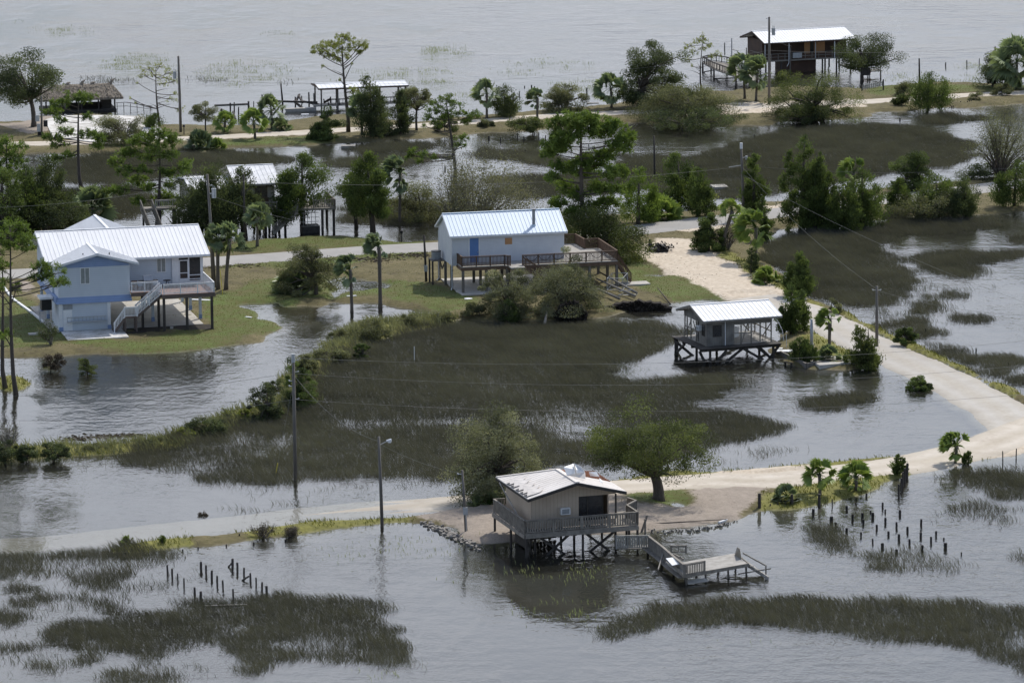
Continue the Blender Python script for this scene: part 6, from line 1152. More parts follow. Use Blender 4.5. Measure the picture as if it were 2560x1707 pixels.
# ---- cottage front and lawn
broad((1268, 800), (1192, 1352, 648, 806), 'left olive bush in front of the white cottage deck', leaf='lf_sage', n=7000, clumps=80, seed=107, size=.17, fill=.11, shell=.2, trunks=3, name='bush', cat='bush')
broad((1415, 790), (1318, 1524, 622, 800), 'right pale olive toppled tree in front of the white cottage deck', leaf='lf_sage', n=8500, clumps=95, seed=108, size=.17, fill=.11, shell=.2, trunks=3, name='toppled_tree', tr=.04)
broad((1272, 804), (1246, 1302, 745, 806), 'low dark green bush under the left olive bush at the marsh edge', leaf='lf_cedar', n=1300, clumps=26, seed=109, name='bush', cat='bush', size=.17)
broad((1200, 795), (1160, 1225, 745, 800), 'small dull brush patch left of the cottage bushes at the marsh edge', leaf='lf_olive', n=1100, clumps=26, seed=110, name='brush', cat='bush', size=.16)
palm((740, 727), (694, 800, 628, 716), 'wide blue green palm clump on the lawn between the two houses', trunk=False, seed=111, blow=.35, n=60, name='palm_clump', leaf='lf_palm', dead=10)
broad((790, 736), (702, 846, 574, 736), 'olive brown tree growing out of the palm clump on the lawn', leaf='lf_olive', n=5000, clumps=66, seed=112, size=.18, fill=.13)
palm((880, 788), (830, 888, 642, 700), 'shorter of two windblown palms on the flooded lawn', seed=113, blow=1.0, tr=.17, leaf='lf_palm')
palm((951, 774), (896, 960, 586, 640), 'taller of two windblown palms on the flooded lawn', seed=114, blow=1.15, tr=.2, leaf='lf_palm')
palm((545, 723), (503, 570, 566, 626), 'left of the twin palms at the right corner of the blue house', seed=115, blow=.6, tr=.2, leaf='lf_palm')
palm((565, 724), (545, 612, 562, 628), 'right of the twin palms at the right corner of the blue house', seed=116, blow=.4, tr=.2, leaf='lf_palm')
palm((598, 622), (592, 628, 600, 622), 'tiny palmetto tuft beside the paved road behind the twin palms', trunk=False, seed=117, blow=.2, name='palmetto', n=14)
# ---- the earth bank through the marsh
BANK = [((925, 850), (866, 976, 798, 852), 'lf_olive', 'broad olive bush at the top end of the earth bank below the lawn palms', 2600), ((905, 905), (884, 928, 840, 908), 'lf_cedar', 'upright dark green bush on the right side of the earth bank', 1300), ((850, 850), (815, 885, 815, 852), 'lf_olive', 'dull rounded bush at the bend of the earth bank', 1100),
        ((830, 905), (790, 880, 860, 908), 'lf_olive', 'mixed brush on the earth bank midway down', 1500), ((755, 935), (722, 800, 885, 936), 'lf_olive', 'pale olive brush behind the near power pole top', 1600), ((745, 1015), (708, 786, 900, 1020), 'lf_cedar', 'tall dark bush right behind the near power pole', 2800), ((670, 1050), (630, 712, 965, 1050), 'lf_dark', 'dark rounded bush left of the near power pole', 2200),
        ((690, 985), (660, 720, 945, 990), 'lf_dark', 'small dark bush above the dark rounded bush on the bank', 900), ((615, 1050), (595, 632, 1012, 1052), 'lf_light', 'small light green bush on the bank left of the dark bushes', 500), ((512, 1085), (456, 568, 1038, 1088), 'lf_dark', 'wide dark bush on the bank, its foot against the needlerush', 1800), ((467, 1090), (440, 492, 1068, 1092), 'lf_light', 'low yellowish bush at the left foot of the wide dark bush', 500),
        ((70, 1152), (30, 96, 1105, 1154), 'lf_dark', 'dark bush on the lower left end of the bank', 1300), ((134, 1150), (96, 176, 1104, 1150), 'lf_dark', 'dark bush right of the lower left end bush on the bank', 1300), ((15, 1155), (-40, 45, 1110, 1158), 'lf_dark', 'dark bush cut by the left picture edge on the bank', 1300), ((385, 1105), (362, 410, 1090, 1108), 'lf_olive', 'low weedy bush on the bank between water and marsh', 400), ((235, 1128), (200, 270, 1112, 1132), 'lf_olive', 'low reedy bush on the lower bank', 500), ((1015, 810), (985, 1060, 782, 812), 'lf_olive', 'low brush on the lawn edge above the main marsh', 700), ((1110, 808), (1075, 1150, 780, 810), 'lf_olive', 'low brush patch on the lawn edge left of the cottage bushes', 800)]
for i, (b_, c_, lf, lb, n_) in enumerate(BANK): broad(b_, c_, lb, name='bush', cat='bush', leaf=lf, n=n_, clumps=18 + n_ // 80, seed=130 + i, size=.17, fill=.14, shell=.25, trunks=2, tr=.02)
twiggy((20, 1125), (-20, 56, 1062, 1150), 'pale bare twig shrub at the left picture edge on the bank', n=300, stems=34, seed=150, size=.1)
twiggy((572, 1052), (552, 588, 1016, 1054), 'thin leggy shrub standing up from the bank', leaf='lf_light', n=160, stems=10, seed=151, size=.14)
broad((127, 927), (98, 160, 888, 928), 'left of two small bushes standing in the flooded front yard', leaf='lf_brown', n=900, clumps=20, seed=152, name='bush', cat='bush', size=.16)
broad((220, 941), (195, 242, 892, 942), 'right of two small bushes standing in the flooded front yard, with yellow leaves', leaf='lf_oak', n=700, clumps=18, seed=153, name='bush', cat='bush', size=.16)
palm((322, 1364), (308, 336, 1338, 1362), 'tiny palmetto on the lower left road verge', trunk=False, leaf='lf_palmg', seed=154, blow=.5, name='palmetto', n=14)
cedar((405, 1360), (396, 415, 1338, 1360), 'tiny upright shrub on the lower left road verge', n=220, seed=155, tops=2, name='shrub', cat='shrub', size=.14)
for i, (b_, c_, lb) in enumerate((((660, 1345), (628, 690, 1315, 1346), 'brown dead brush on the road verge, left of the near lamp pole'), ((725, 1340), (700, 752, 1318, 1342), 'brown dead brush clump right of the larger one on the verge'), ((508, 1298), (495, 518, 1282, 1298), 'small dead bush stranded in the flooded road'))): twiggy(b_, c_, lb, leaf='lf_brown', n=500, stems=20, seed=156 + i, name='dead_brush', cat='brush', size=.13)
twiggy((130, 860), (98, 150, 812, 862), 'small dark garden plant beside the blue house patio', leaf='lf_dark', n=700, stems=16, seed=160, name='garden_plant', cat='plant')
# two pines at the lower left
PL = dict(leaf='lf_pine', tr=.2, ntuft=13, per=24, ln=.34, twigs=7)
pine((42, 995), (22, 560), [(18, 572, 1.1, .98), (45, 575, 1.1, .97), (0, 590, 1.1, .95), (65, 592, .9, .93), (30, 600, 1.2, .95), (10, 610, 1.0, .9), (50, 612, 1.0, .9), (75, 622, .7, .82), (-10, 630, 1.0, .85), (98, 668, .8, .7), (118, 672, .9, .68), (135, 685, .9, .66), (150, 695, .8, .64), (110, 692, .7, .65), (158, 705, .5, .6), (88, 690, .5, .68), (40, 722, .6, .55), (12, 840, .6, .3), (-6, 722, .6, .55)], 'tall pine with a long side bough in front of the blue house, lower left', seed=161, **PL)
pine((14, 975), (-2, 640), [(-10, 650, 1.0, .95), (8, 665, .8, .9), (-25, 680, 1.0, .85), (14, 700, .5, .8), (-15, 720, .8, .7), (18, 835, .6, .4)], 'second tall pine cut by the left picture edge, behind the pine with the long bough', seed=162, **PL)

# ---- filling the thickets
cedar((60, 588), (18, 122, 415, 590), 'dark green cedar in the stand behind the left end of the blue house', n=3600, seed=180, tops=4, size=.28)
broad((150, 566), (116, 236, 492, 568), 'leafy green bush between the tall dark cedar and the low fan palm', leaf='lf_oak', n=2200, clumps=40, seed=181, name='bush', cat='bush', trunks=2)
cedar((2036, 582), (1992, 2084, 398, 582), 'middle cedar of the row, filling between the tallest and second cedar', n=3200, seed=182, tops=4, size=.28)
cedar((2108, 584), (2062, 2152, 446, 584), 'low wide cedar in front of the row beneath the bright palm top', n=2600, seed=183, tops=5, size=.26)
broad((2305, 545), (2236, 2392, 484, 546), 'olive brush filling between the narrow and loose roadside cedars', leaf='lf_olive', n=2400, clumps=46, seed=184, name='brush', cat='bush', size=.2)
cedar((1745, 540), (1708, 1782, 420, 540), 'light green cedar tucked left of the cross wire pole', n=2600, seed=185, tops=3, size=.26)
broad((1112, 328), (1082, 1142, 284, 330), 'bushy green growth at the foot of the crooked pine crown on the far road', leaf='lf_oak', n=1200, clumps=24, seed=186, name='bush', cat='bush', size=.2)
broad((965, 348), (925, 1002, 300, 350), 'low dark brush between the bent cedar and the narrow cedar', leaf='lf_dark', n=1400, clumps=26, seed=187, name='brush', cat='bush', size=.2)
broad((1722, 265), (1690, 1760, 205, 268), 'shrubby green growth below the slender young pine', leaf='lf_oak', n=1100, clumps=24, seed=188, name='brush', cat='bush', size=.2)
broad((1965, 210), (1920, 2010, 178, 212), 'green brush under the stilts of the brown house', leaf='lf_oak', n=1000, clumps=22, seed=189, name='brush', cat='bush', size=.2)
broad((1395, 600), (1335, 1450, 500, 600), 'dark leafy thicket behind the right half of the white cottage', leaf='lf_oak', n=2600, clumps=44, seed=190, name='thicket', cat='bush', size=.22)
# ================================================================== poles, wires, pilings, debris
def pole(base, top, label, rad=.15, mat='pole_wood', cat='utility pole', name='utility_pole'):
    b = GG(*base); t3 = above(b, *top) - b; r = thing(name, label, cat, b)
    MB().tube([(0, 0, -.6), (t3[0] * .5, 0, t3[2] * .5), (t3[0], 0, t3[2])], [rad * 1.1, rad, rad * .8], 10).build('shaft', M[mat], r, smooth=True)
    return r, b, t3
def transformer(r, t3, x, z):
    o = MB().tube([(x, 0, z - .45), (x, 0, z + .45)], .24, 12).tube([(x, 0, z + .45), (x, 0, z + .52)], .26, 12).build('transformer', M['galv'], r)
    MB().tube([(x - .08, 0, z + .52), (x - .08, 0, z + .85)], .04, 6).tube([(x + .1, 0, z + .52), (x + .1, 0, z + .75)], .04, 6).build('bushing', M['grey_plastic'], o)
    MB().beam((t3[0] * z / t3[2], 0, z), (x, 0, z), .08).build('bracket', M['galv'], r)
def insul(r, t3, z, sx=1):
    x = t3[0] * z / t3[2]; MB().tube([(x, 0, z), (x + .35 * sx, 0, z + .05)], .03, 5).tube([(x + .3 * sx, 0, z), (x + .42 * sx, 0, z + .1)], .06, 6).build('insulator', M['galv'], r)
WP = {}
r, b, t3 = pole((739, 1211), (733, 888), 'tallest near power pole standing in the marsh water left of centre'); WP['near'] = (b, t3)
MB().tube([(t3[0], 0, t3[2] - .6), (t3[0], 0, t3[2] + .12)], .16, 10).build('cap_sleeve', M['galv'], r)
for z, s_ in ((.96, 1), (.87, 1), (.80, -1), (.76, -1), (.66, 1)): insul(r, t3, t3[2] * z, s_)
r, b, t3 = pole((956, 1315), (947, 1091), 'near pole with small lamp arm standing in water left of the tan house', .13); WP['lamp'] = (b, t3)
MB().tube([(t3[0], 0, t3[2] - .7), (t3[0] + .5, 0, t3[2] - .45), (t3[0] + .75, 0, t3[2] - .35)], .035, 6).build('lamp_arm', M['galv'], r)
MB().tube([(t3[0] + .6, 0, t3[2] - .36), (t3[0] + 1.0, 0, t3[2] - .3)], [.08, .14], 8).tube([(t3[0] + .85, 0, t3[2] - .5), (t3[0] + .85, 0, t3[2] - .34)], .13, 8).build('lamp', M['white_paint'], r)
r, b, t3 = pole((1166, 1327), (1155.5, 1175), 'leaning service pole with grey meter box left of the tan house', .11); WP['svc'] = (b, t3)
MB().box(-.25, .12, -.22, -.1, 1.35, 1.95).build('meter_box', M['galv'], r); MB().tube([(.0, -.14, -.1), (-.02, -.14, 1.35)], .04, 6).build('conduit', M['galv'], r); insul(r, t3, t3[2] * .93, -1)
r, b, t3 = pole((452, 330), (446, 141), 'brown transformer pole on the far shore right of the thatched pavilion', .17, 'pole_wood'); transformer(r, t3, t3[0] * .75 - .55, t3[2] * .75); WP['far'] = (b, t3)
r, b, t3 = pole((538, 718), (518, 436), 'tall transformer pole at the right corner of the blue house', .15); transformer(r, t3, t3[0] * .83 + .55, t3[2] * .83); WP['blue'] = (b, t3); insul(r, t3, t3[2] * .9)
r, b, t3 = pole((532, 700), (523, 505), 'bare pole standing close behind the transformer pole by the blue house', .13, 'pole_wood')
r, b, t3 = pole((612, 606), (609, 435), 'dark bare pole in front of the white roof of the beige stilt house', .12, 'pole_dark')
r, b, t3 = pole((1066, 704), (1060, 588), 'short dark service pole with meter box left of the white cottage', .12, 'pole_dark'); WP['cot'] = (b, t3)
MB().box(-.22, .14, -.22, -.1, 1.1, 1.75).build('meter_box', M['galv'], r)
r, b, t3 = pole((1860, 548), (1853, 361), 'grey power pole with cross wires and lamp by the sandy lane top', .15); WP['lane'] = (b, t3)
MB().tube([(t3[0], 0, t3[2] - .5), (t3[0], 0, t3[2] + .15)], .16, 10).build('cap_sleeve', M['white_paint'], r); MB().beam((t3[0] - 1.4, 0, t3[2] - 2.6), (t3[0], 0, t3[2] - 2.4), .07).build('cross_arm', M['galv'], r); MB().tube([(t3[0], 0, t3[2] - 1.6), (t3[0] + .7, 0, t3[2] - 1.4)], .05, 5).tube([(t3[0] + .6, 0, t3[2] - 1.75), (t3[0] + .6, 0, t3[2] - 1.35)], .14, 8).build('lamp', M['galv'], r)
MB().tube([(-.5, -.2, 0), (-.5, -.2, 1.8)], .05, 5).tube([(.6, -.2, 0), (.6, -.2, 1.8)], .05, 5).beam((-.5, -.2, 1.7), (.6, -.2, 1.7), .05).build('meter_frame', M['pole_dark'], r)
r, b, t3 = pole((1637, 456), (1635, 340), 'thin dark bare pole in the upper marsh right of the biggest pine', .12, 'pole_dark')
r, b, t3 = pole((1923, 263), (1923, 43), 'tallest pole in front of the brown house, carrying a transformer', .17); transformer(r, t3, .55, t3[2] * .83); WP['brown'] = (b, t3); insul(r, t3, t3[2] * .98, -1)
r, b, t3 = pole((2192, 868), (2192, 715), 'grey power pole beside the lane behind the windswept cedar', .15); WP['bush'] = (b, t3); insul(r, t3, t3[2] * .93); insul(r, t3, t3[2] * .93, -1)
r, b, t3 = pole((2029, 874), (2029, 798), 'short thick grey post right of the grey shack', .16, 'galv', 'post', 'thick_post'); MB().tube([(0, 0, .05), (0, 0, .6)], .24, 10).build('collar', M['concrete'], r)
r, b, t3 = pole((2299, 213), (2298, 147), 'dark bare pole rising from the dense shrub right of the brown house', .13, 'pole_dark')
r, b, t3 = pole((2488, 217), (2488, 117), 'dark bare pole in front of the dark shrubby tree at the far right', .13, 'pole_dark')
r, b, t3 = pole((708, 270), (702, 210), 'leaning thin pole among the dock ruins on the far shore', .12, 'pole_dark')
r, b, t3 = pole((104, 338), (104, 240), 'grey service pole with meter boxes under the far left dark tree', .13)
MB().box(-.55, -.12, -.25, -.05, .5, 1.5).build('meter_box', M['galv'], r); MB().box(-.7, -.2, -.3, .1, 1.8, 2.6).build('meter_box', M['galv'], r); MB().box(-.5, -.1, -.2, .2, -.1, .45).build('equipment_box', M['black'], r); MB().box(.3, .8, -.2, .3, 1.1, 1.9).build('equipment_box', M['black'], r)
r, b, t3 = pole((1866, 192), (1866, 120), 'short grey post behind the palms at the left end of the brown house porch', .1)
r, b, t3 = pole((1975, 190), (1976, 120), 'slim grey post in front of the brown house porch', .1)
def mailbox(px, top, label):
    b = GG(*px); h = above(b, *top)[2] - b[2]; r = thing('mailbox', label, 'mailbox', b); MB().box(-.06, .06, -.06, .06, -.2, h - .3).build('post', M['pole_dark'], r); MB().slab([(-.14, -.3, h - .3), (.14, -.3, h - .3), (.14, -.3, h - .08), (.07, -.3, h), (-.07, -.3, h), (-.14, -.3, h - .08)], (0, .6, 0)).build('box', M['black'], r)
mailbox(cA(1640, 985), cA(1640, 898), 'dark mailbox on a post right of the far transformer pole'); mailbox((1004, 607), (1004, 576), 'dark mailbox on a post beside the paved road left of the cottage')
def wire(a, b_, sag, label, rad=.011):
    a = np.array(a, float); b_ = np.array(b_, float); n = 18
    m = MB().tube([tuple(a + (b_ - a) * u - np.array([0, 0, 4 * sag * u * (1 - u)])) for u in np.linspace(0, 1, n)], rad, 4)
    tag(m.build('power_line', M['wire']), label, 'power line', 'power lines')
def tip(k, f=1.0): b, t = WP[k]; return np.array(b) + np.array([t[0] * f, 0, t[2] * f])
off1 = G(2760, 1040, 0); off2 = G(2720, 1100, 0); offl = G(-260, 1215, 0)
wire(tip('near', .98) + [.1, 0, 0], off1 + [0, 0, 7.6], 1.5, 'upper wire from the near power pole across the marsh to the right')
wire(tip('near', .86), off2 + [0, 0, 7.2], 1.6, 'middle bright wire from the near power pole across the marsh')
wire(tip('near', .66), off2 + [0, 0, 4.6], 1.5, 'lowest faint wire from the near power pole across the marsh')
wire(tip('near', .85), tip('lamp', .95), .9, 'slack wire between the near power pole and the lamp pole')
wire(tip('lamp', .93), tip('svc', .95), .35, 'short wire between the lamp pole and the leaning service pole')
for z, n_ in ((.87, 'upper'), (.66, 'lower')): wire(tip('near', z), offl + [0, 0, 9.5 * z], 1.2, n_ + ' wire from the near power pole leaving to the left over the pond')
wire(tip('blue', .82), tip('cot', .97), 1.0, 'wire from the blue house transformer pole to the cottage service pole')
wire(tip('blue', .95), tip('lane', .7), 1.2, 'long thin wire from the blue house pole past the cottage to the lane pole')
wire(tip('blue', .95), G(-200, 760) + [0, 0, 10], 1.0, 'wire from the blue house pole leaving to the left')
wire(tip('lane', .72), G(2680, 560) + [0, 0, 7.0], 1.0, 'upper wire from the lane pole to the right edge')
wire(tip('lane', .70), tip('bush', .95), .8, 'wire from the lane pole down to the pole behind the windswept cedar')
wire(tip('lane', .60), G(2700, 1010) + [0, 0, 7.5], 1.0, 'long bright wire from the lane pole over the dark marsh to the lower right')
wire(tip('bush', .93), G(2700, 960) + [0, 0, 6.5], .9, 'wire from the pole behind the windswept cedar to the right edge')
wire(tip('far', .7), tip('brown', .62) , 2.2, 'long faint wire over the bay shore between the two far transformer poles', .012)
wire(tip('far', .7), G(-150, 330) + [0, 0, 6], .8, 'faint wire from the far transformer pole over the pavilion to the left', .012)
wire(tip('far', .78), above(GG(708, 270), 702, 213), .7, 'slack wire from the far transformer pole to the leaning pole in the dock ruins', .012)
wire(tip('brown', .80), on(*[np.array(G(*cD(395, 535))), R(20)], 3.2, .2, 4.2), .3, 'service wire from the tallest transformer pole to the brown house porch', .012)
wire(tip('brown', .62), G(2700, 225) + [0, 0, 7], .9, 'faint wire from the tallest transformer pole to the right edge over the bay', .012)
g = WP['near'][0]; wire(tip('near', .80), GG(*cI(1995, 975)), 0, 'thin guy wire slanting down left from the near power pole')
p = np.array(GG(*cI(1995, 975))); q_ = tip('near', .8); m = MB().tube([tuple(p), tuple(p + (q_ - p) * .16)], .035, 6); tag(m.build('guy_guard', M['yellow']), 'yellow guard on the guy wire of the near power pole', 'guard')
p = GG(*cE(1985, 915)); m = MB().tube([tuple(p), tuple(above(p, *cE(1960, 690)))], .035, 6); tag(m.build('guy_guard', M['yellow']), 'yellow slanted guy guard beside the twin palms', 'guard')
b = G(1036, 904); h = above(b, 1035, 866)[2]; m = MB().tube([(0, 0, -.3), (0, 0, h)], .035, 6).build('marker_stake', M['white_paint']); m.location = b; tag(m, 'thin white stake in the middle of the main marsh', 'stake')

# pilings: every one its own, numbered along the row from the left
PIL = []
def pilings(conv, k, rows, group, fmt, mat='piling', cat='piling'):
    rows = sorted(rows, key=lambda q: q[0])
    for i, (x, yt, yb, wd) in enumerate(rows):
        b = G(*conv(x, yb)) if GG(*conv(x, yb))[2] < 0 else GG(*conv(x, yb)); s = PXM(b); h = max(.15, (above(b, *conv(x, yt))[2] - b[2])); rr = max(.05, wd / k / s / 2)
        q = random.Random(i * 7 + int(x)); m = MB(); dx, dy = q.uniform(-.05, .05) * h, q.uniform(-.05, .05) * h
        m.tube([(0, 0, -1.0), (dx * .6, dy * .6, h * .7), (dx, dy, h)], [rr * 1.05, rr, rr * q.uniform(.8, 1)], 9)
        o = m.build('piling', M[mat]); o.location = b; tag(o, fmt % ORD[i], cat, group)
pilings(cL, 3.267, [(630, 822, 860, 24), (787, 742, 795, 8), (905, 797, 832, 20), (1198, 770, 812, 16), (1100, 836, 855, 14), (1219, 825, 848, 14), (1340, 832, 872, 22), (953, 866, 912, 20), (1033, 855, 898, 22), (1117, 852, 896, 24), (1040, 906, 948, 20), (1221, 892, 938, 20), (1312, 930, 978, 18), (1511, 905, 955, 18), (780, 884, 926, 30), (815, 933, 970, 20), (904, 978, 1012, 20), (1151, 950, 992, 18), (1400, 968, 1012, 20), (1245, 1004, 1040, 20), (1022, 1012, 1046, 16), (1330, 1028, 1074, 22), (1508, 1013, 1056, 20), (1634, 1002, 1038, 18), (1594, 1050, 1094, 18), (1416, 1068, 1112, 18), (1117, 1065, 1100, 14), (1197, 1102, 1140, 26), (1521, 1118, 1164, 20), (1710, 1100, 1144, 28), (1311, 1152, 1182, 24), (1841, 1176, 1196, 12), (1698, 1062, 1072, 14)],
        'piling stumps in the right hand pond', 'short dark stump in the field right of the broken dock, %s from the left')
pilings(cL, 3.267, [(192, 695, 832, 26), (280, 780, 825, 10), (342, 785, 820, 12), (403, 770, 810, 10), (458, 703, 808, 26), (680, 700, 800, 24), (1065, 695, 725, 16)], 'posts along the grassy verge', 'dark post along the water side of palm verge, %s from left', 'pole_dark', 'post')
pilings(cL, 3.267, [(1395, 450, 580, 22), (1378, 490, 605, 16), (1362, 520, 640, 16), (1348, 570, 680, 16), (1330, 620, 730, 16)], 'line of rotten posts', 'rotten post in the close line by the small juniper, %s from the left', 'pole_dark', 'post')
pilings(cL, 3.267, [(2180, 350, 447, 8), (2287, 330, 412, 8)], 'thin posts at the right edge', 'thin dark post on the verge near the right edge, %s from left', 'piling', 'post')
pilings(cN, 2.138, [(897, 238, 288, 11), (922, 258, 308, 11), (952, 284, 332, 8), (984, 310, 358, 9)], 'old dock pilings lower left', 'old piling in the leftmost row of the lower left group, %s from left', 'pole_dark')
pilings(cN, 2.138, [(1075, 222, 268, 14), (1102, 240, 290, 11), (1132, 268, 318, 13), (1162, 296, 346, 11), (1193, 320, 368, 10)], 'old dock pilings lower left', 'old piling in the middle row of the lower left group, %s from left', 'pole_dark')
pilings(cN, 2.138, [(1243, 205, 255, 14), (1270, 226, 272, 12), (1304, 253, 300, 11), (1340, 282, 325, 11), (1370, 306, 350, 9), (1400, 330, 372, 11), (1427, 350, 398, 14)], 'old dock pilings lower left', 'old piling in the right row of the lower left group, %s from left', 'pole_dark')
pilings(cN, 2.138, [(1042, 358, 405, 12), (1073, 380, 428, 14), (1248, 366, 425, 10)], 'old dock pilings lower left', 'old piling at the edge of the bottom grass island, %s from the left', 'pole_dark')
pilings(cN, 2.138, [(673, 170, 190, 14), (977, 155, 165, 8), (1059, 145, 153, 8), (1210, 132, 138, 6), (1280, 72, 84, 8), (1356, 118, 128, 10), (1526, 102, 112, 10)], 'low stubs by the flooded road', 'low black stub in water below the flooded shore road, %s from left')
pilings(cC, 3.564, [(80, 1000, 1025, 16), (183, 1012, 1045, 9), (335, 975, 1008, 9), (390, 1005, 1032, 9), (525, 965, 998, 9), (585, 995, 1022, 9), (648, 1020, 1050, 8), (812, 1088, 1125, 9), (970, 1072, 1090, 9), (1220, 885, 915, 8), (405, 1120, 1150, 12), (-312, 1268, 1300, 12), (-162, 1265, 1290, 12)], 'stakes in the middle pond', 'dark stake in the pond below the far road, middle, %s from left')
pilings(cC, 3.564, [(350, 600, 636, 9), (398, 553, 566, 10), (460, 545, 566, 12), (486, 557, 572, 11), (952, 570, 615, 12), (1020, 560, 605, 11), (1047, 582, 610, 10), (2180, 168, 240, 9)], 'stubs on the bay side of the far shore', 'dark stub on the bay side of the far shore, %s from left')
pilings(cD, 3.095, [(1700, 758, 778, 8), (1715, 755, 776, 8), (1793, 757, 772, 8), (1805, 757, 771, 8), (1862, 752, 768, 7), (1915, 745, 765, 8), (1930, 745, 765, 8), (1943, 742, 762, 8), (1392, 850, 868, 12), (265, 980, 1010, 9)], 'stakes along the far right bank', 'small stake along the far road pond bank at right, %s from left')
pilings(cD, 3.095, [(1745, 422, 455, 9), (1910, 405, 445, 8), (2005, 392, 438, 7)], 'posts in the bay at the far right', 'thin post in the bay at the far right, %s from the left')
pilings(cH, 2.45, [(1750, 835, 868, 8), (2058, 955, 988, 8), (2258, 1045, 1058, 6)], 'stakes in the right pond', 'thin stake in the right pond beyond the lane, %s from the left')
pilings(cA, 3.564, [(1975, 755, 830, 22), (2053, 705, 808, 14), (2087, 700, 800, 12), (2125, 740, 835, 12), (2216, 690, 800, 17), (2262, 690, 780, 9), (2337, 630, 690, 12), (2440, 655, 720, 14), (2632, 650, 720, 13), (2690, 640, 700, 10), (2755, 610, 700, 14), (2800, 620, 710, 14), (2890, 670, 740, 12), (2945, 650, 730, 14)], 'ruined dock posts on the far shore', 'blackened post of the ruined dock on the far shore, %s from left', 'pole_dark')
r0 = GG(*cB(400, 760)); r = thing('ruined_dock', 'collapsed dock beams and crossed timbers in the bay left of the boathouse', 'dock', (r0[0], r0[1], 0))
def bl(c, x, y, z): p = G(*c(x, y), z); return (p[0] - r0[0], p[1] - r0[1], z)
for (x0, y0, z0, x1, y1, z1) in ((330, 690, 1.0, 690, 700, .9), (160, 712, .6, 250, 658, 1.2), (480, 690, .9, 570, 762, .1), (520, 640, 1.4, 560, 700, .9), (530, 630, 1.4, 495, 700, .7), (560, 690, .8, 700, 720, .5), (450, 765, .2, 520, 760, .2), (750, 700, .6, 805, 670, 1.0)): MB().beam(bl(cB, x0, y0, z0), bl(cB, x1, y1, z1), .22, .26).build('timber', M['pole_dark'], r)
MB().beam(bl(cA, 1910, 728, 1.2), bl(cA, 2215, 716, 1.3), .2, .26).build('timber', M['pole_wood'], r); MB().beam(bl(cA, 2075, 782, .6), bl(cA, 2100, 850, .0), .2).build('timber', M['pole_dark'], r)
# brace sticks on the lower left pilings
for i, (p, q_) in enumerate((((1220, 250), (1243, 225)), ((1293, 322), (1332, 298)))): a0 = G(*cN(*p)); b0 = above(a0, *cN(*q_)); m = MB().beam(a0, b0, .12); tag(m.build('slanted_brace', M['pole_dark']), ('upper', 'lower')[i] + ' slanted timber leaning on the right row of old dock pilings', 'timber')
# fallen trees and upturned roots
def rootball(px, w_, h_, label, seed, tail=None):
    b = GG(*px); r = thing('root_plate', label, 'tree roots', (b[0], b[1], max(b[2], 0))); q = np.random.RandomState(seed); m = MB(); n = 26
    o = [(w_ * .5 * math.cos(t_) * (.85 + .3 * q.rand()), 0, max(0, h_ * math.sin(t_) * (.8 + .35 * q.rand()))) for t_ in np.linspace(0, math.pi, n)]
    m.slab([(-w_ * .5, 0, -.3)] + [(-x, y, z) for x, y, z in o[::-1]][::-1] + [(w_ * .5, 0, -.3)], (0, .5, .1)); m.build('soil_plate', M['soil'], r)
    P_ = q.rand(900, 3); P_ = np.stack([(P_[:, 0] - .5) * w_ * .9, (P_[:, 1] - .4) * .8, P_[:, 2] * h_ * (1 - np.abs(P_[:, 0] - .5) * 1.2) * 1.05], 1); leaves('soil_clod', P_, .3, M['soil'], r, q.rand(900), .8, seed=seed)
    m = MB()
    for k in range(16): x = (q.rand() - .5) * w_; s = (x, .1, h_ * .5 * q.rand()); e = (x * 1.35, q.randn() * .5 - .2, h_ * (.6 + .8 * q.rand()) * (1 - abs(x) / w_)); m.tube(bez(s, e, .15, 4), [.06, .045, .03, .015], 4)
    m.slab([(-w_ * .3, -.05, .012), (w_ * .3, -.05, .012), (0, -.05, h_ * .6)], (0, .3, 0)); m.build('root_mass', M['bark'], r); return b
rootball(cG(1310, 1130), 3.4, 1.7, 'black upturned root plate at the marsh edge in front of the cottage', 3)
rootball(cG(1900, 1055), 6.4, .95, 'long low upturned root mass at the pond edge right of the cottage', 5)
def log(px0, z0, px1, z1, rad, label, mat='bark_pale'):
    a0 = GG(*px0); b0 = GG(*px1); m = MB().tube([(a0[0], a0[1], a0[2] + z0), tuple((a0 + b0) / 2 + [0, 0, (z0 + z1) / 2]), (b0[0], b0[1], b0[2] + z1)], [rad, rad * .8, rad * .55], 8); tag(m.build('log', M[mat], smooth=True), label, 'log', 'fallen trunks beside the cottage')
log(cG(1740, 975), .3, cG(1540, 900), .5, .16, 'nearest of the fallen trunks leading to the long root mass')
log(cG(1880, 960), .4, cG(1540, 850), .9, .14, 'middle of the fallen trunks leading to the long root mass')
log(cG(1895, 945), .5, cG(1560, 815), 1.2, .13, 'farthest of the fallen trunks leading to the long root mass')
log(cG(1070, 1160), .1, cG(1105, 1105), .7, .16, 'short pale log sticking up left of the black root plate')
log(cG(2200, 1000), .1, cG(2080, 920), .8, .08, 'thin bare branch rising from the right end of the root mass', 'bark')
b = GG(*cH(110, 365)); r = thing('charred_debris', 'black heap of debris with an upright piece on the sandy turnout', 'debris', b); q = np.random.RandomState(8)
m = MB(); m.slab([(-.9, -.5, -.05), (1.1, -.6, -.05), (1.0, .6, -.05), (-.8, .5, -.05)], (0, 0, .35)).tube([(-.7, 0, .1), (-.8, 0, .8), (-.9, .05, 1.35)], [.32, .24, .1], 7).tube([(-.5, .1, .2), (.3, 0, .55), (1.1, .1, .2)], [.3, .35, .15], 7); m.build('heap', M['black'], r)
P_ = q.randn(260, 3) * [.7, .4, .25] + [.1, 0, .4]; P_[:, 2] = np.abs(P_[:, 2]); leaves('shred', P_, .35, M['black'], r, q.rand(260), .6, seed=9)
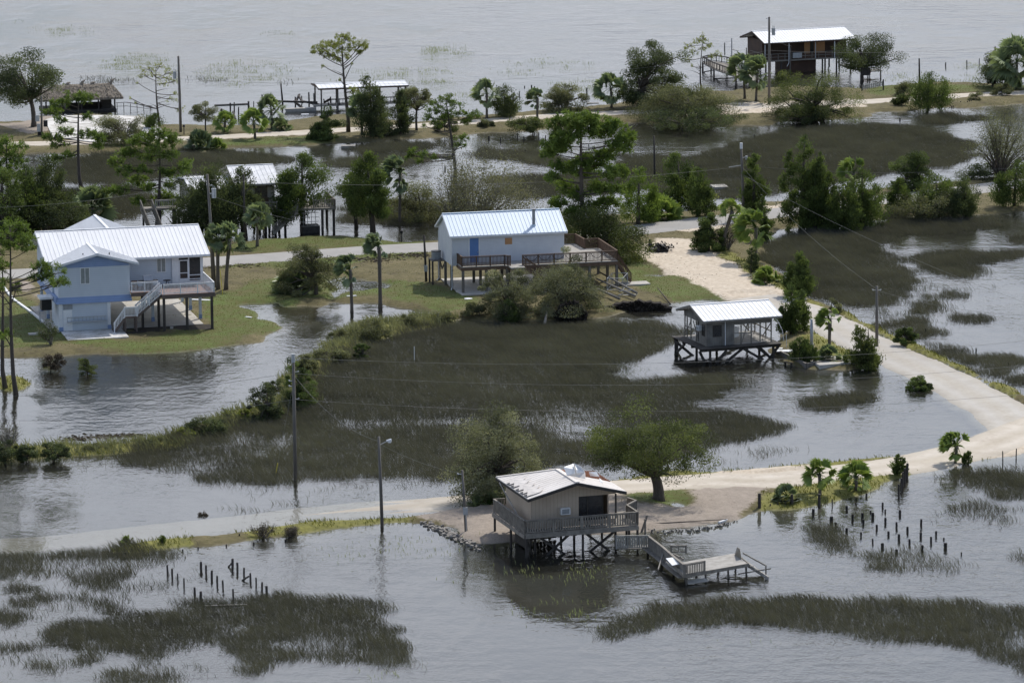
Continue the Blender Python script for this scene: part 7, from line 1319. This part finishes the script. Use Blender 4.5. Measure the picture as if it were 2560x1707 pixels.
# wire kennel beside the fallen trunks
b = GG(*cG(1770, 880)); r = thing('kennel_fence', 'grey wire pen frame between the cottage deck and the long root mass', 'fence', b); m = MB(); kp = [(-1.6, 0), (0, 0), (.6, 3.2), (-1.0, 3.2)]
for p, q_ in zip(kp, kp[1:] + kp[:1]):
    for z in (.1, 1.3): m.tube([p + (z,), q_ + (z,)], .03, 5)
    m.tube([p + (-.1,), p + (1.3,)], .04, 5)
    for k in range(1, 10): f = k / 10; x, y = p[0] + (q_[0] - p[0]) * f, p[1] + (q_[1] - p[1]) * f; m.tube([(x, y, .1), (x, y, 1.3)], .012, 3)
m.build('frame', M['galv'], r)
b = GG(*cG(1860, 930)); r = thing('kennel_fence', 'low grey wire frame lying right in front of the long root mass', 'fence', b); m = MB()
for p, q_ in (((-1.5, 0, .1), (0, 0, .7)), ((0, 0, .7), (.5, .6, .2)), ((-1.4, .2, .5), (0, 0, .7)), ((0, 0, 0), (0, 0, .7)), ((-1.5, 0, .1), (.5, .5, .1))): m.tube([p, q_], .035, 5)
m.build('frame', M['galv'], r)
# slanted picket fence by the brown house
b = GG(*cD(1180, 640)); r = thing('picket_fence', 'short slanted grey picket fence panel right of the brown house', 'fence', b, R(10)); m = MB()
for k in range(10): m.box(-1.4 + k * .3, -1.28 + k * .3, -.03, .03, .05 + .06 * k, .75 + .06 * k)
m.beam((-1.5, .04, .3), (1.5, .04, .8), .04, .08).beam((-1.5, .04, .55), (1.5, .04, 1.1), .04, .08); m.build('panel', M['plank_pale'], r); MB().box(1.45, 1.6, -.08, .08, -.2, 1.5).build('post', M['pole_dark'], r); MB().box(-1.6, -1.45, -.08, .08, -.2, .6).build('post', M['pole_dark'], r)
b = GG(*cD(1125, 600)); r = thing('sign_board', 'dark board on posts under the oak by the brown house', 'board', b, R(10)); MB().box(-.7, .7, -.05, .05, 1.4, 2.5).build('board', M['plank_dark'], r)
for x in (-.6, .55): MB().box(x, x + .1, -.05, .05, -.2, 1.4).build('post', M['plank_dark'], r)
b = GG(*cD(1140, 545)); m = MB().tube([(-.5, 0, .5), (.5, 0, .5)], [.12, .12], 8).build('red_float', M['red']); m.location = (b[0], b[1], b[2] + .4); tag(m, 'small red float by the oak at the brown house', 'float')
# planks, floats, scattered debris
def board(px, L1, W1, rot, label, mat='white_paint', th=.06):
    b = GG(*px); m = MB().box(-L1 / 2, L1 / 2, -W1 / 2, W1 / 2, 0, th).build('loose_plank', M[mat]); m.location = (b[0], b[1], max(b[2], -.01) + .02); m.rotation_euler[2] = R(rot); tag(m, label, 'plank')
board((1798, 477), 1.8, 2.2, 10, 'square weathered raft of boards at the upper marsh pool', 'plank_pale', .25)
board(cF(995, 972), 1.0, .3, 15, 'white board on wet grass beside the shorter lawn palm'); board(cF(75, 1118), .7, .3, -30, 'white board in the shallow water right of the blue house'); board(cE(1790, 965), 2.0, .5, -15, 'white sheet on the grass right of the blue house slab')
board(cB(965, 1128), 1.8, 1.0, 5, 'pale object adrift in the pond below the tallest pine', 'plank_pale', .3); board(cN(1205, 480), 3.2, .12, 5, 'long pale driftwood pole lying on the bottom grass island', 'plank_pale'); board(cC(1005, 730), 1.6, .4, 5, 'pale plank on the bay shore beside the tan palm', 'plank_pale'); board(cB(580, 832), 1.0, .6, 5, 'white board on the bank beside the boathouse dock')
board(cK(1940, 880), 1.2, .18, 55, 'white pipe fallen on the gravel shore right of the tan house', 'white_paint', .12); board(cK(1640, 905), 7.0, .05, 12, 'long dark timber edging lying along the gravel shore', 'plank_dark', .05); board(cE(1530, 1222), .3, .3, 0, 'small pale stone under the blue house deck', 'concrete', .2)
board(cF(1150, 805), 1.6, .12, -5, 'pale stick floating in the lawn puddle between the palms', 'plank_pale')
board(cE(320, 1268), 1.4, .8, 20, 'pale ring of stones beside the garden plant', 'concrete', .12)
q = np.random.RandomState(31); m = MB()
for i in range(260):
    u = q.rand(); px, py = cJ(1190 + 430 * u + q.randn() * 10, 1262 + 205 * u ** .9 + q.randn() * 14); b = G(px, py, .1); s = .06 + .10 * q.rand() ** 2
    v_ = [(b[0] + s * q.uniform(.6, 1.2) * sx, b[1] + s * q.uniform(.6, 1.2) * sy, b[2] - .15 + s * q.uniform(.6, 1.2) * (sz + .6)) for sz in (-1, 1) for sx, sy in ((-1, -1), (1, -1), (1, 1), (-1, 1))]; m.hexa(v_)
for i in range(90):
    u = q.rand(); px, py = cK(1340 + 720 * u, 955 - 60 * max(0, u - .55) / .45 - 22 * u + q.randn() * 8); b = G(px, py, .08); s = .04 + .06 * q.rand() ** 2
    v_ = [(b[0] + s * q.uniform(.6, 1.2) * sx, b[1] + s * q.uniform(.6, 1.2) * sy, b[2] - .05 + s * q.uniform(.6, 1.2) * (sz + .5)) for sz in (-1, 1) for sx, sy in ((-1, -1), (1, -1), (1, 1), (-1, 1))]; m.hexa(v_)
tag(m.build('shore_rubble', M['rock']), 'broken stone rubble along the gravel shore on both sides of the tan house', 'rubble', kind='stuff')
def wrack(rows, name, label, n, mat, seed, sz=.25):
    q = np.random.RandomState(seed); P_ = []
    for (x, y, rx, ry) in rows:
        for _ in range(n): b = GG(x + q.randn() * rx, y + q.randn() * ry); P_.append((b[0], b[1], max(b[2], 0) + .03))
    ax = q.randn(len(P_), 3) * [1, 1, .08]; o = leaves(name, np.array(P_), sz, mat, None, q.rand(len(P_)), .3, ax * 3, seed); tag(o, label, 'debris', kind='stuff')
wrack([(190, 1108, 22, 3.5), (240, 1102, 26, 4), (290, 1100, 26, 3), (330, 1098, 16, 2)], 'wrack_line', 'dark floating plant wrack against the lower bank', 150, M['lf_brown'], 41, .3)
wrack([(520, 668, 30, 3), (600, 664, 30, 3), (900, 648, 60, 2.5), (1000, 640, 40, 3), (940, 650, 20, 4), (1040, 638, 20, 3)], 'storm_litter', 'brown storm litter and twigs in a line along the paved road', 160, M['lf_brown'], 42, .4)
wrack([(1640, 590, 30, 5), (1700, 580, 40, 5), (1650, 655, 50, 14), (1720, 690, 40, 10), (900, 680, 50, 6), (1060, 300, 60, 3), (2080, 268, 30, 5), (1560, 285, 30, 4), (2060, 300, 20, 3)], 'leaf_litter', 'scattered dry leaf litter on sandy ground', 70, M['lf_brown'], 43, .15)
